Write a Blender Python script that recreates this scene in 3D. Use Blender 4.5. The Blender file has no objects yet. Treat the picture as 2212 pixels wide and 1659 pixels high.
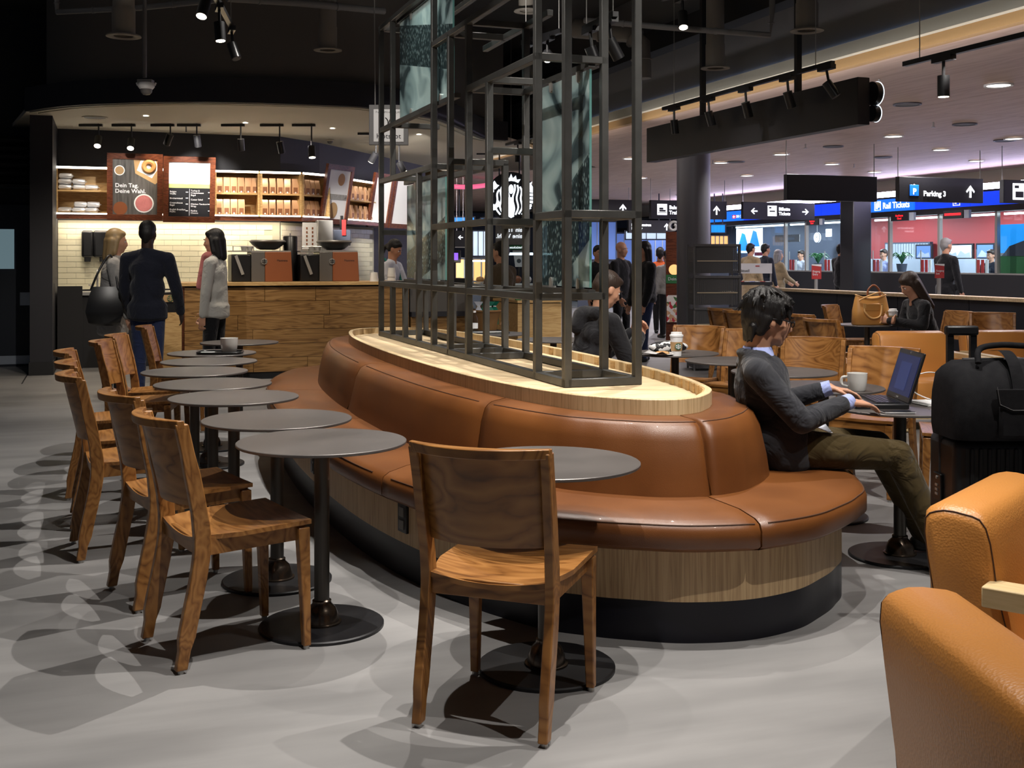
import bpy, bmesh, math, random
from mathutils import Vector, Matrix
random.seed(7)
S = bpy.context.scene
COL = S.collection
PI = math.pi
TH = math.radians(19.57)          # the building's axes are turned by this much from the camera's
CT, ST = math.cos(TH), math.sin(TH)
def W(t, s, z=0.0):               # building coordinates (t across, s along) -> world
    return Vector((CT*t - ST*s, ST*t + CT*s, z))

# ---------------------------------------------------------------- camera (level, with a vertical lens shift)
cam = bpy.data.cameras.new('camera')
cam.sensor_fit = 'HORIZONTAL'; cam.sensor_width = 36.0
cam.lens = 36.0*2450/2212
cam.shift_y = -(829.5-561)/2212
cam.clip_start = 0.05; cam.clip_end = 200
camo = bpy.data.objects.new('camera', cam); COL.objects.link(camo)
camo.location = (0, 0, 1.40); camo.rotation_euler = (PI/2, 0, 0)
S.camera = camo
def at(px, py, y):                # point of the photograph at depth y
    return Vector(((px-1106)/2450*y, y, 1.40-(py-561)/2450*y))
def pz(px, py, z):                # point of the photograph at height z
    return at(px, py, 2450*(1.40-z)/(py-561))

# ---------------------------------------------------------------- light
S.view_settings.view_transform = 'Standard'
S.view_settings.look = 'None'
S.view_settings.gamma = 1.0
S.view_settings.use_curve_mapping = False
S.view_settings.exposure = 0.0
wd = bpy.data.worlds.new('world'); S.world = wd; wd.use_nodes = True
wd.node_tree.nodes['Background'].inputs[0].default_value = (0.55, 0.62, 0.8, 1)
wd.node_tree.nodes['Background'].inputs[1].default_value = 0.06

def spot(name, loc, aim, watt, deg=60, blend=0.5, rad=0.03, col=(1, 0.86, 0.70)):
    l = bpy.data.lights.new(name, 'SPOT'); l.energy = watt; l.color = col
    l.spot_size = math.radians(deg); l.spot_blend = blend; l.shadow_soft_size = rad
    o = bpy.data.objects.new(name, l); COL.objects.link(o); o.location = loc
    d = Vector(aim)-Vector(loc); o.rotation_euler = d.to_track_quat('-Z', 'Y').to_euler()
    return o
def area(name, loc, aim, watt, sx, sy, col=(1, 1, 1)):
    l = bpy.data.lights.new(name, 'AREA'); l.energy = watt; l.color = col; l.shape = 'RECTANGLE'; l.size = sx; l.size_y = sy
    o = bpy.data.objects.new(name, l); COL.objects.link(o); o.location = loc
    d = Vector(aim)-Vector(loc); o.rotation_euler = d.to_track_quat('-Z', 'Y').to_euler()
    o.visible_camera = True
    return o
WARM = (1, 0.86, 0.69); NEUT = (1, 0.94, 0.87); COOL = (0.72, 0.84, 1.0)
# cafe track spots above the seating (their tracks hang over the banquette)
for t, s, z, at_, as_, w in (
        (1.70, 3.4, 4.3, 0.95, 3.8, 430), (1.75, 5.4, 4.3, 0.55, 5.4, 430), (1.75, 7.4, 4.3, 0.45, 7.4, 430), (1.75, 9.3, 4.3, 0.40, 9.3, 380),
        (2.45, 3.2, 4.3, 2.60, 3.4, 300), (2.95, 5.6, 4.3, 2.55, 5.6, 380), (2.75, 8.0, 4.3, 2.45, 8.0, 380),
        (0.85, 2.7, 4.3, 0.45, 2.6, 330), (2.70, 1.3, 4.3, 2.50, 1.9, 300),
        (3.60, 2.6, 4.2, 3.90, 5.8, 430), (3.9, 4.9, 4.2, 4.30, 8.2, 470), (4.90, 9.8, 4.3, 5.00, 9.6, 400), (6.8, 10.2, 3.0, 7.4, 9.6, 150)):
    spot('seating_spot', W(t, s, z), W(at_, as_, 0.3), w*1.1, 72, 0.75, 0.016, NEUT)
for loc, aim, w, deg in ((W(-0.6, 4.3, 4.3), W(2.43, 5.95, 1.9), 420, 30), (W(-1.0, 6.0, 4.4), W(2.17, 7.9, 2.9), 330, 34), (W(-0.4, 6.8, 4.3), W(2.33, 8.6, 1.6), 260, 24),
        (W(0.2, 8.9, 3.22), W(0.1, 12.0, 0.9), 170, 56), (W(1.6, 7.6, 4.4), W(2.55, 10.8, 2.7), 330, 16),
        (W(5.6, 6.4, 2.85), W(6.55, 8.3, 0.6), 230, 70), (W(5.6, 5.3, 2.85), W(6.3, 7.4, 0.5), 130, 80)):
    spot('track_and_fill_spot', loc, aim, w, deg, 0.6, 0.016, NEUT)  # added fill for glass, queue and hotspot sign; last two follow a track
# counter and back bar
for t in (-0.3, 0.6, 1.5, 2.2):
    spot('back_bar_spot', W(t, 15.2, 3.05), W(t, 16.1, 1.9), 60 if t < 1 else 105, 62, 0.9, 0.03, WARM)
for t in (0.0, 1.3, 2.6):
    spot('counter_spot', W(t, 12.3, 3.12), W(t, 13.4, 0.5), 95, 110, 0.8, 0.04, WARM)
area('under_cabinet_light', W(0.95, 16.10, 1.947), W(0.95, 16.22, 1.2), 24, 3.2, 0.03, WARM).rotation_euler.z += 0
for q, w in ((W(2.55, 16.75, 1.95), 14), (W(2.9, 17.9, 1.95), 16)):
    spot('under_cabinet_light', q, q+Vector((0.12, 0.0, -0.6)), w, 160, 1.0, 0.03, WARM)
for t, aim, w in ((0.25, (0.15, 15.75, 2.35), 90), (0.95, (1.15, 15.75, 2.50), 240), (2.2, (3.1, 15.5, 2.4), 900), (3.3, (4.2, 16.9, 2.4), 560), (3.9, (4.6, 17.7, 2.4), 560)):
    spot('menu_board_spot', W(t, 14.5, 3.02), W(*aim), w, 40, 0.6, 0.03, NEUT)
# hall: light from the downlights of the timber ceiling
for s in (10, 14.5, 19, 23.5, 28):
    for t in (9.6, 12.0, 14.4):
        spot('hall_light', W(t, s, 3.10), W(t, s, 0), 180, 150, 0.5, 0.05, (1.0, 0.93, 0.93))
# ticket office cove strip; added strips along the box sign line brighten the timber ceiling
area('cove_and_fill_light', W(15.75, 21, 2.80), W(13.2, 21, 3.20), 200, 18, 0.12, (0.72, 0.66, 1.0))
area('cove_and_fill_light', W(6.12, 9.0, 2.975), W(8.2, 9.0, 3.35), 26, 7.6, 0.05, (0.95, 0.93, 1.0))
area('cove_and_fill_light', W(6.12, 3.0, 2.975), W(8.2, 3.0, 3.35), 9, 4.0, 0.05, (1.0, 0.90, 0.80))
area('cove_and_fill_light', W(6.12, 17.5, 2.975), W(8.2, 17.5, 3.35), 16, 8.0, 0.05, (1.0, 0.90, 0.85))
for t, s in ((3.6, 6.0), (3.6, 10.5), (0.2, 9.5), (-1.2, 10.8)):
    spot('ceiling_fill', W(t, s, 3.45), W(t, s, 5.0), 75, 160, 1.0, 0.05, NEUT)  # added fill for the black ceiling; no fixture hangs there
# ticket office and shops: cool tubes under their ceilings
for s in (17.5, 21, 24.5, 28, 31.5):
    spot('office_light', W(18.0, s, 3.0), W(18.2, s, 0), 620, 165, 0.4, 0.2, (0.75, 0.87, 1.0))
# ---------------------------------------------------------------- materials
def lin(c):
    if isinstance(c, str):
        c = c.lstrip('#'); c = [int(c[i:i+2], 16)/255 for i in (0, 2, 4)]
        c = [x/12.92 if x <= 0.04045 else ((x+0.055)/1.055)**2.4 for x in c]
    return (c[0], c[1], c[2], 1)
MATS = {}
def mat(name):
    m = bpy.data.materials.new(name); m.use_nodes = True; MATS[name] = m
    return m, m.node_tree, m.node_tree.nodes['Principled BSDF']
def N(nt, t, **k):
    n = nt.nodes.new(t)
    for a, b in k.items():
        if a.startswith('i_'): n.inputs[a[2:].replace('_', ' ')].default_value = b
        else: setattr(n, a, b)
    return n
def plain(name, c, rough=0.5, metal=0.0, emit=None, power=0.0, spec=0.5, coat=0.0):
    m, nt, p = mat(name)
    p.inputs['Base Color'].default_value = lin(c); p.inputs['Roughness'].default_value = rough
    p.inputs['Metallic'].default_value = metal; p.inputs['Specular IOR Level'].default_value = spec
    p.inputs['Coat Weight'].default_value = coat
    if emit is not None:
        p.inputs['Emission Color'].default_value = lin(emit); p.inputs['Emission Strength'].default_value = power
    return m
def ramp(nt, fac, stops):
    r = N(nt, 'ShaderNodeValToRGB'); e = r.color_ramp.elements
    while len(e) > 1: e.remove(e[0])
    e[0].position = stops[0][0]; e[0].color = lin(stops[0][1])
    for pos, c in stops[1:]:
        x = e.new(pos); x.color = lin(c)
    nt.links.new(fac, r.inputs['Fac']); return r
def coords(nt, sc=(1, 1, 1), rnd=0.0, rot=(0, 0, 0)):
    tc = N(nt, 'ShaderNodeTexCoord'); mp = N(nt, 'ShaderNodeMapping'); mp.inputs['Scale'].default_value = sc
    mp.inputs['Rotation'].default_value = rot
    src = tc.outputs['Object']
    if rnd:
        oi = N(nt, 'ShaderNodeObjectInfo'); mu = N(nt, 'ShaderNodeMath', operation='MULTIPLY'); mu.inputs[1].default_value = rnd
        nt.links.new(oi.outputs['Random'], mu.inputs[0]); va = N(nt, 'ShaderNodeVectorMath', operation='ADD')
        nt.links.new(src, va.inputs[0]); nt.links.new(mu.outputs[0], va.inputs[1]); src = va.outputs[0]
    nt.links.new(src, mp.inputs['Vector']); return mp.outputs['Vector']
def bump(nt, p, h, strength, dist=0.01):
    b = N(nt, 'ShaderNodeBump'); b.inputs['Strength'].default_value = strength; b.inputs['Distance'].default_value = dist
    nt.links.new(h, b.inputs['Height']); nt.links.new(b.outputs['Normal'], p.inputs['Normal'])
def wood(name, dark, mid, light, sc=(1.2, 9, 9), rough=0.42, dist=1.2, rnd=5.0, coat=0.0, rot=(0, 0, 0), freq=7.0, st=(0.18, 0.45, 0.8)):
    m, nt, p = mat(name)
    v = coords(nt, sc, rnd, rot)
    n1 = N(nt, 'ShaderNodeTexNoise'); n1.inputs['Scale'].default_value = 1.0; n1.inputs['Detail'].default_value = 3.0
    n1.inputs['Distortion'].default_value = dist
    nt.links.new(v, n1.inputs['Vector'])
    mu = N(nt, 'ShaderNodeMath', operation='MULTIPLY'); mu.inputs[1].default_value = freq
    nt.links.new(n1.outputs['Fac'], mu.inputs[0])
    fr = N(nt, 'ShaderNodeMath', operation='PINGPONG'); fr.inputs[1].default_value = 0.5
    nt.links.new(mu.outputs[0], fr.inputs[0])
    n2 = N(nt, 'ShaderNodeTexNoise'); n2.inputs['Scale'].default_value = 9.0; n2.inputs['Detail'].default_value = 4.0
    nt.links.new(v, n2.inputs['Vector'])
    mx = N(nt, 'ShaderNodeMath', operation='ADD')
    m2 = N(nt, 'ShaderNodeMath', operation='MULTIPLY'); m2.inputs[1].default_value = 0.55
    nt.links.new(n2.outputs['Fac'], m2.inputs[0]); nt.links.new(fr.outputs[0], mx.inputs[0]); nt.links.new(m2.outputs[0], mx.inputs[1])
    r = ramp(nt, mx.outputs[0], [(st[0], dark), (st[1], mid), (st[2], light)])
    nt.links.new(r.outputs['Color'], p.inputs['Base Color'])
    p.inputs['Roughness'].default_value = rough; p.inputs['Coat Weight'].default_value = coat
    bump(nt, p, n2.outputs['Fac'], 0.04, 0.002)
    return m
def mottled(name, c1, c2, scale=3.0, rough=0.5, bstr=0.0, bscale=300, detail=5.0, coat=0.0, metal=0.0, sc=(1, 1, 1), r2=None):
    m, nt, p = mat(name)
    v = coords(nt, sc, 3.0)
    n = N(nt, 'ShaderNodeTexNoise'); n.inputs['Scale'].default_value = scale; n.inputs['Detail'].default_value = detail
    nt.links.new(v, n.inputs['Vector'])
    r = ramp(nt, n.outputs['Fac'], [(0.3, c1), (0.7, c2)])
    nt.links.new(r.outputs['Color'], p.inputs['Base Color'])
    p.inputs['Roughness'].default_value = rough; p.inputs['Coat Weight'].default_value = coat; p.inputs['Metallic'].default_value = metal
    if rough > 0.8: p.inputs['Specular IOR Level'].default_value = 0.15
    if r2 is not None:
        mr = N(nt, 'ShaderNodeMapRange'); mr.inputs['To Min'].default_value = rough; mr.inputs['To Max'].default_value = r2
        nt.links.new(n.outputs['Fac'], mr.inputs['Value']); nt.links.new(mr.outputs[0], p.inputs['Roughness'])
    if bstr:
        vo = N(nt, 'ShaderNodeTexVoronoi'); vo.inputs['Scale'].default_value = bscale
        nt.links.new(v, vo.inputs['Vector']); bump(nt, p, vo.outputs['Distance'], bstr, 0.002)
    return m
def cloth(name, c, fold=0.5):
    m = plain(name, c, 0.85, 0, None, 0, 0.2); nt = m.node_tree; p = nt.nodes['Principled BSDF']
    v = coords(nt, (1, 1, 1), 4.0); n = N(nt, 'ShaderNodeTexNoise'); n.inputs['Scale'].default_value = 7.0; n.inputs['Detail'].default_value = 3.0; n.inputs['Distortion'].default_value = 1.2
    nt.links.new(v, n.inputs['Vector']); bump(nt, p, n.outputs['Fac'], fold, 0.05); p.inputs['Sheen Weight'].default_value = 0.15
    return m
def hairmat(name, c, rough=0.5):
    m = plain(name, c, rough, 0, None, 0, 0.35); nt = m.node_tree; p = nt.nodes['Principled BSDF']
    v = coords(nt, (1, 1, 0.12), 0.0, (0, 0.25, 0)); n = N(nt, 'ShaderNodeTexNoise'); n.inputs['Scale'].default_value = 150.0; n.inputs['Detail'].default_value = 2.0
    nt.links.new(v, n.inputs['Vector']); bump(nt, p, n.outputs['Fac'], 0.9, 0.004)
    return m
def glassmat(name, tint, refl=0.12, rough=0.02):
    m, nt, p = mat(name); nt.nodes.remove(p); out = [n for n in nt.nodes if n.type == 'OUTPUT_MATERIAL'][0]
    tr = N(nt, 'ShaderNodeBsdfTransparent'); tr.inputs['Color'].default_value = lin(tint)
    gl = N(nt, 'ShaderNodeBsdfGlossy'); gl.inputs['Roughness'].default_value = rough
    lw = N(nt, 'ShaderNodeLayerWeight'); pw = N(nt, 'ShaderNodeMath', operation='POWER'); pw.inputs[1].default_value = 4.0
    nt.links.new(lw.outputs['Facing'], pw.inputs[0]); fr = N(nt, 'ShaderNodeMath', operation='MULTIPLY_ADD'); fr.inputs[1].default_value = 0.5; fr.inputs[2].default_value = 0.04
    nt.links.new(pw.outputs[0], fr.inputs[0])
    mx = N(nt, 'ShaderNodeMixShader')
    nt.links.new(fr.outputs[0], mx.inputs[0]); nt.links.new(tr.outputs[0], mx.inputs[1]); nt.links.new(gl.outputs[0], mx.inputs[2])
    nt.links.new(mx.outputs[0], out.inputs['Surface']); return m
def glow(name, c, power):
    m, nt, p = mat(name); p.inputs['Base Color'].default_value = lin(c); p.inputs['Emission Color'].default_value = lin(c)
    p.inputs['Emission Strength'].default_value = power; p.inputs['Roughness'].default_value = 0.4; return m

M = MATS
wood('chair_wood', (0.105, 0.038, 0.008), (0.215, 0.088, 0.021), (0.33, 0.150, 0.042), (0.8, 5, 3.0), 0.34, 0.6, 7, 0.0, (0, 0, 0), 15.0, (0.16, 0.34, 0.75))
wood('oak_pale', (0.58, 0.42, 0.23), (0.70, 0.53, 0.32), (0.78, 0.62, 0.40), (1.5, 14, 14), 0.45, 0.5)
wood('bench_veneer', (0.34, 0.22, 0.11), (0.48, 0.33, 0.175), (0.56, 0.40, 0.22), (24, 24, 0.8), 0.5, 0.3, 0)
wood('counter_oak', (0.115, 0.054, 0.014), (0.235, 0.122, 0.038), (0.32, 0.18, 0.064), (0.7, 9, 7), 0.42, 1.0, 9, 0.0, (0, 0, 0), 10.0)
wood('cabinet_oak', (0.36, 0.21, 0.075), (0.48, 0.30, 0.12), (0.56, 0.37, 0.16), (2, 14, 14), 0.5, 0.5)
wood('mahogany', (0.045, 0.012, 0.005), (0.10, 0.028, 0.012), (0.15, 0.045, 0.02), (3, 14, 14), 0.32, 0.7)
wood('ceiling_wood', (0.46, 0.31, 0.225), (0.53, 0.37, 0.275), (0.58, 0.42, 0.32), (3, 0.35, 3), 0.55, 0.4, 4)
wood('arm_wood', (0.54, 0.40, 0.20), (0.60, 0.45, 0.24), (0.64, 0.49, 0.27), (20, 1.5, 20), 0.45, 0.3)
mottled('bench_leather', (0.105, 0.034, 0.008), (0.175, 0.060, 0.013), 2.2, 0.33, 0.16, 420, 6, 0.05, 0, (1, 1, 1), 0.46)
mottled('chair_leather', (0.50, 0.205, 0.045), (0.57, 0.24, 0.055), 1.6, 0.42, 0.35, 170, 3, 0.0)
plain('seam', (0.07, 0.026, 0.009), 0.7)
plain('print_white', (0.86, 0.86, 0.86), 0.5)
mottled('concrete', (0.20, 0.197, 0.197), (0.27, 0.265, 0.263), 1.4, 0.42, 0.0, 0, 9, 0.0, 0, (1.0, 2.6, 1), 0.55)
mottled('table_metal', (0.105, 0.096, 0.092), (0.135, 0.122, 0.116), 4, 0.34, 0, 0, 4, 0, 0.35, (1, 1, 1), 0.46)
mottled('base_metal', (0.010, 0.010, 0.012), (0.016, 0.016, 0.018), 8, 0.35, 0, 0, 5, 0, 0.3, (1, 1, 1), 0.5)
plain('pole_metal', (0.075, 0.068, 0.060), 0.36, 0.6)
plain('bell_metal', (0.11, 0.085, 0.066), 0.25, 0.9)
mottled('frame_metal', (0.068, 0.068, 0.065), (0.092, 0.092, 0.088), 9, 0.42, 0, 0, 4, 0, 0.55)
wood('tray_veneer', (0.44, 0.31, 0.16), (0.58, 0.43, 0.24), (0.66, 0.51, 0.30), (24, 24, 0.8), 0.5, 0.3, 0)
plain('plinth_black', (0.007, 0.007, 0.012), 0.35, 0, None, 0, 0.3)
plain('black_plastic', (0.008, 0.008, 0.009), 0.35)
plain('black_matte', (0.010, 0.010, 0.012), 0.7)
plain('navy_wall', (0.016, 0.016, 0.022), 0.6)
plain('partition_navy', (0.016, 0.019, 0.030), 0.5)
plain('ceiling_black', (0.06, 0.058, 0.056), 0.9)
plain('upper_wall', (0.13, 0.12, 0.11), 0.8)
plain('duct_grey', (0.22, 0.20, 0.175), 0.6)
plain('pipe_grey', (0.15, 0.15, 0.155), 0.55)
plain('soffit_paint', (0.62, 0.57, 0.46), 0.7)
plain('trim_cream', (0.52, 0.49, 0.38), 0.6)
plain('trim_orange', (0.34, 0.20, 0.075), 0.6)
plain('bulkhead_grey', (0.18, 0.177, 0.178), 0.7)
plain('steel', (0.42, 0.41, 0.39), 0.35, 0.55)
plain('steel_dark', (0.16, 0.15, 0.14), 0.38, 0.5)
plain('copper_panel', (0.23, 0.072, 0.026), 0.45)
plain('tile_cream', (0.70, 0.66, 0.48), 0.18)
plain('grout', (0.42, 0.40, 0.30), 0.8)
plain('white_ceramic', (0.78, 0.77, 0.74), 0.2)
plain('white_paint', (0.78, 0.78, 0.78), 0.5)
plain('paper', (0.74, 0.74, 0.74), 0.7)
plain('kraft', (0.45, 0.28, 0.13), 0.8)
plain('cup_green', (0.008, 0.10, 0.045), 0.5)
plain('bag_copper', (0.62, 0.36, 0.20), 0.30, 0.2)
plain('bag_brown', (0.22, 0.09, 0.04), 0.45)
plain('bag_silver', (0.70, 0.71, 0.74), 0.25, 0.45)
mottled('canvas_black', (0.010, 0.010, 0.012), (0.016, 0.016, 0.018), 40, 0.85, 0.3, 600)
plain('case_black', (0.009, 0.009, 0.010), 0.38)
plain('tan_leather', (0.55, 0.27, 0.07), 0.42)
plain('tan_edge', (0.66, 0.38, 0.14), 0.4)
plain('sign_black', (0.012, 0.012, 0.015), 0.45)
plain('column_grey', (0.12, 0.12, 0.135), 0.45, 0.2)
plain('mesh_grey', (0.12, 0.122, 0.126), 0.5, 0.3)
plain('shelf_edge', (0.62, 0.52, 0.36), 0.6)
plain('red_wall', (0.34, 0.040, 0.040), 0.55)
plain('red_sign', (0.40, 0.025, 0.025), 0.5)
plain('office_grey', (0.32, 0.36, 0.42), 0.6)
plain('office_dark', (0.05, 0.06, 0.09), 0.6)
plain('leaf_green', (0.03, 0.16, 0.05), 0.5)
plain('leaf_teal', (0.005, 0.16, 0.10), 0.35)
plain('wicker', (0.24, 0.12, 0.04), 0.6)
plain('pastry', (0.48, 0.24, 0.08), 0.6)
plain('skin', (0.52, 0.27, 0.17), 0.5)
plain('skin_tan', (0.40, 0.18, 0.10), 0.5)
plain('skin_dark', (0.04, 0.02, 0.014), 0.5)
plain('lip', (0.36, 0.13, 0.10), 0.5)
hairmat('hair_black', (0.008, 0.007, 0.007), 0.5)
hairmat('hair_brown', (0.035, 0.022, 0.016), 0.5)
plain('hair_blonde', (0.30, 0.20, 0.09), 0.5)
plain('hair_grey', (0.24, 0.23, 0.23), 0.6)
plain('eye_white', (0.75, 0.75, 0.75), 0.2)
cloth('jacket_grey', (0.026, 0.027, 0.033), 0.6)
cloth('shirt_blue', (0.36, 0.42, 0.75))
cloth('trousers_olive', (0.050, 0.033, 0.009), 0.6)
cloth('cloth_black', (0.008, 0.008, 0.010))
cloth('cloth_navy', (0.010, 0.012, 0.022))
cloth('cloth_white', (0.46, 0.45, 0.42))
cloth('cloth_shirt', (0.60, 0.62, 0.70))
cloth('cloth_grey', (0.30, 0.29, 0.28))
cloth('cloth_beige', (0.26, 0.19, 0.11))
cloth('cloth_brown', (0.09, 0.065, 0.035))
cloth('cloth_orange', (0.60, 0.11, 0.03))
cloth('denim', (0.02, 0.03, 0.08))
cloth('scarf_pink', (0.50, 0.17, 0.16))
cloth('apron_green', (0.02, 0.16, 0.14))
plain('shoe_black', (0.006, 0.006, 0.006), 0.4)
plain('door_blue', (0.010, 0.016, 0.030), 0.45)
plain('steel_plate', (0.45, 0.50, 0.58), 0.4, 0.5)
plain('sack_grey', (0.020, 0.020, 0.022), 0.9)
glassmat('pane_glass', (0.92, 0.96, 0.96))
glassmat('case_glass', (0.93, 0.96, 0.97))
plain('glass_edge', (0.14, 0.34, 0.32), 0.2)
glow('lamp_white', (1, 0.95, 0.86), 14)
glow('lamp_warm', (1, 0.86, 0.66), 12)
glow('lamp_hall', (1, 0.93, 0.84), 7)
glow('strip_white', (1, 0.93, 0.80), 9)
glow('tube_cool', (0.80, 0.92, 1.0), 5.0)
glow('sign_blue', (0.004, 0.045, 0.75), 1.0)
glow('sign_blue_light', (0.01, 0.17, 0.85), 1.0)
glow('sign_white', (0.92, 0.95, 1.0), 1.3)
glow('logo_white', (0.86, 0.93, 1.0), 1.5)
glow('led_red', (1.0, 0.02, 0.03), 0.9)
glow('screen_blue', (0.006, 0.012, 0.055), 0.7)
glow('screen_page', (0.012, 0.022, 0.085), 0.8)
glow('screen_violet', (0.25, 0.10, 0.85), 1.2)
glow('screen_cyan', (0.01, 0.25, 0.75), 1.1)
glow('shop_white', (0.62, 0.78, 0.95), 0.85)
glow('shop_blue', (0.09, 0.16, 0.42), 0.7)
glow('shop_warm', (0.95, 0.55, 0.20), 0.9)
glow('light_blue_line', (0.55, 0.68, 1.0), 0.9)
glow('card_glow', (0.93, 0.95, 1.0), 1.05)  # white clock face and notices given emission to look lit
glow('door_glow', (0.10, 0.15, 0.17), 1.0)
def concrete_extra():
    m = M['concrete']; nt = m.node_tree; p = nt.nodes['Principled BSDF']
    v = coords(nt, (0.5, 5.0, 1), 0, (0, 0, 0.35))
    n = N(nt, 'ShaderNodeTexNoise'); n.inputs['Scale'].default_value = 1.6; n.inputs['Detail'].default_value = 6
    nt.links.new(v, n.inputs['Vector'])
    r = ramp(nt, n.outputs['Fac'], [(0.35, (0.86, 0.86, 0.86)), (0.6, (1.0, 1.0, 1.0))])
    mx = N(nt, 'ShaderNodeMix', data_type='RGBA', blend_type='MULTIPLY'); mx.inputs[0].default_value = 1.0
    src = p.inputs['Base Color'].links[0].from_socket
    nt.links.new(src, mx.inputs[6]); nt.links.new(r.outputs['Color'], mx.inputs[7]); nt.links.new(mx.outputs[2], p.inputs['Base Color'])
concrete_extra()
def printed_glass(name, flip=1.0):
    # etched photographic print of hands and coffee beans on clear glass
    m, nt, p = mat(name); out = [n for n in nt.nodes if n.type == 'OUTPUT_MATERIAL'][0]
    v = coords(nt, (1, 1, 1), 2.0)
    tc = N(nt, 'ShaderNodeTexCoord'); sp = N(nt, 'ShaderNodeSeparateXYZ'); nt.links.new(tc.outputs['Generated'], sp.inputs[0])
    n = N(nt, 'ShaderNodeTexNoise'); n.inputs['Scale'].default_value = 2.2; n.inputs['Detail'].default_value = 2; n.inputs['Distortion'].default_value = 1.5
    nt.links.new(v, n.inputs['Vector'])
    pale = ramp(nt, n.outputs['Fac'], [(0.36, (0.06, 0.09, 0.10)), (0.45, (0.36, 0.48, 0.49)), (0.62, (0.58, 0.70, 0.69)), (0.72, (0.30, 0.40, 0.41))])
    vo = N(nt, 'ShaderNodeTexVoronoi'); vo.inputs['Scale'].default_value = 30
    mp = N(nt, 'ShaderNodeMapping'); mp.inputs['Scale'].default_value = (1.6, 1, 0.8); mp.inputs['Rotation'].default_value = (0, 0.6, 0)
    nt.links.new(v, mp.inputs['Vector']); nt.links.new(mp.outputs[0], vo.inputs['Vector'])
    beans = ramp(nt, vo.outputs['Distance'], [(0.15, (0.42, 0.56, 0.56)), (0.36, (0.06, 0.09, 0.10)), (0.62, (0.035, 0.055, 0.06))])
    # slanted edge between the two parts of the picture
    a = N(nt, 'ShaderNodeMath', operation='MULTIPLY'); a.inputs[1].default_value = 0.35*flip; nt.links.new(sp.outputs['X'], a.inputs[0])
    b = N(nt, 'ShaderNodeMath', operation='ADD'); nt.links.new(a.outputs[0], b.inputs[0]); nt.links.new(sp.outputs['Z'], b.inputs[1])
    pp = N(nt, 'ShaderNodeMath', operation='COMPARE'); pp.inputs[1].default_value = 0.42; pp.inputs[2].default_value = 0.2
    nt.links.new(b.outputs[0], pp.inputs[0])
    mx = N(nt, 'ShaderNodeMix', data_type='RGBA'); nt.links.new(pp.outputs[0], mx.inputs[0])
    nt.links.new(pale.outputs['Color'], mx.inputs[6]); nt.links.new(beans.outputs['Color'], mx.inputs[7])
    nt.links.new(mx.outputs[2], p.inputs['Base Color']); p.inputs['Roughness'].default_value = 0.12
    tr = N(nt, 'ShaderNodeBsdfTransparent'); tr.inputs['Color'].default_value = (0.80, 0.93, 0.92, 1)
    ms = N(nt, 'ShaderNodeMixShader'); ms.inputs[0].default_value = 0.80
    tl = N(nt, 'ShaderNodeBsdfTranslucent'); nt.links.new(mx.outputs[2], tl.inputs['Color'])
    m3 = N(nt, 'ShaderNodeMixShader'); m3.inputs[0].default_value = 0.35
    nt.links.new(p.outputs[0], m3.inputs[1]); nt.links.new(tl.outputs[0], m3.inputs[2])
    nt.links.new(tr.outputs[0], ms.inputs[1]); nt.links.new(m3.outputs[0], ms.inputs[2]); nt.links.new(ms.outputs[0], out.inputs['Surface'])
printed_glass('print_glass'); printed_glass('print_glass_two', -1.0)
def perforated(name):
    m, nt, p = mat(name); out = [n for n in nt.nodes if n.type == 'OUTPUT_MATERIAL'][0]
    v = coords(nt, (60, 60, 60), 0, (0, 0, 0.8))
    vo = N(nt, 'ShaderNodeTexVoronoi'); vo.inputs['Scale'].default_value = 1.0; vo.inputs['Randomness'].default_value = 0.0
    nt.links.new(v, vo.inputs['Vector'])
    gt = N(nt, 'ShaderNodeMath', operation='GREATER_THAN'); gt.inputs[1].default_value = 0.36; nt.links.new(vo.outputs['Distance'], gt.inputs[0])
    p.inputs['Base Color'].default_value = lin((0.08, 0.082, 0.085)); p.inputs['Roughness'].default_value = 0.5
    tr = N(nt, 'ShaderNodeBsdfTransparent'); ms = N(nt, 'ShaderNodeMixShader')
    nt.links.new(gt.outputs[0], ms.inputs[0]); nt.links.new(tr.outputs[0], ms.inputs[1]); nt.links.new(p.outputs[0], ms.inputs[2])
    nt.links.new(ms.outputs[0], out.inputs['Surface'])
perforated('perforated_steel')

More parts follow.
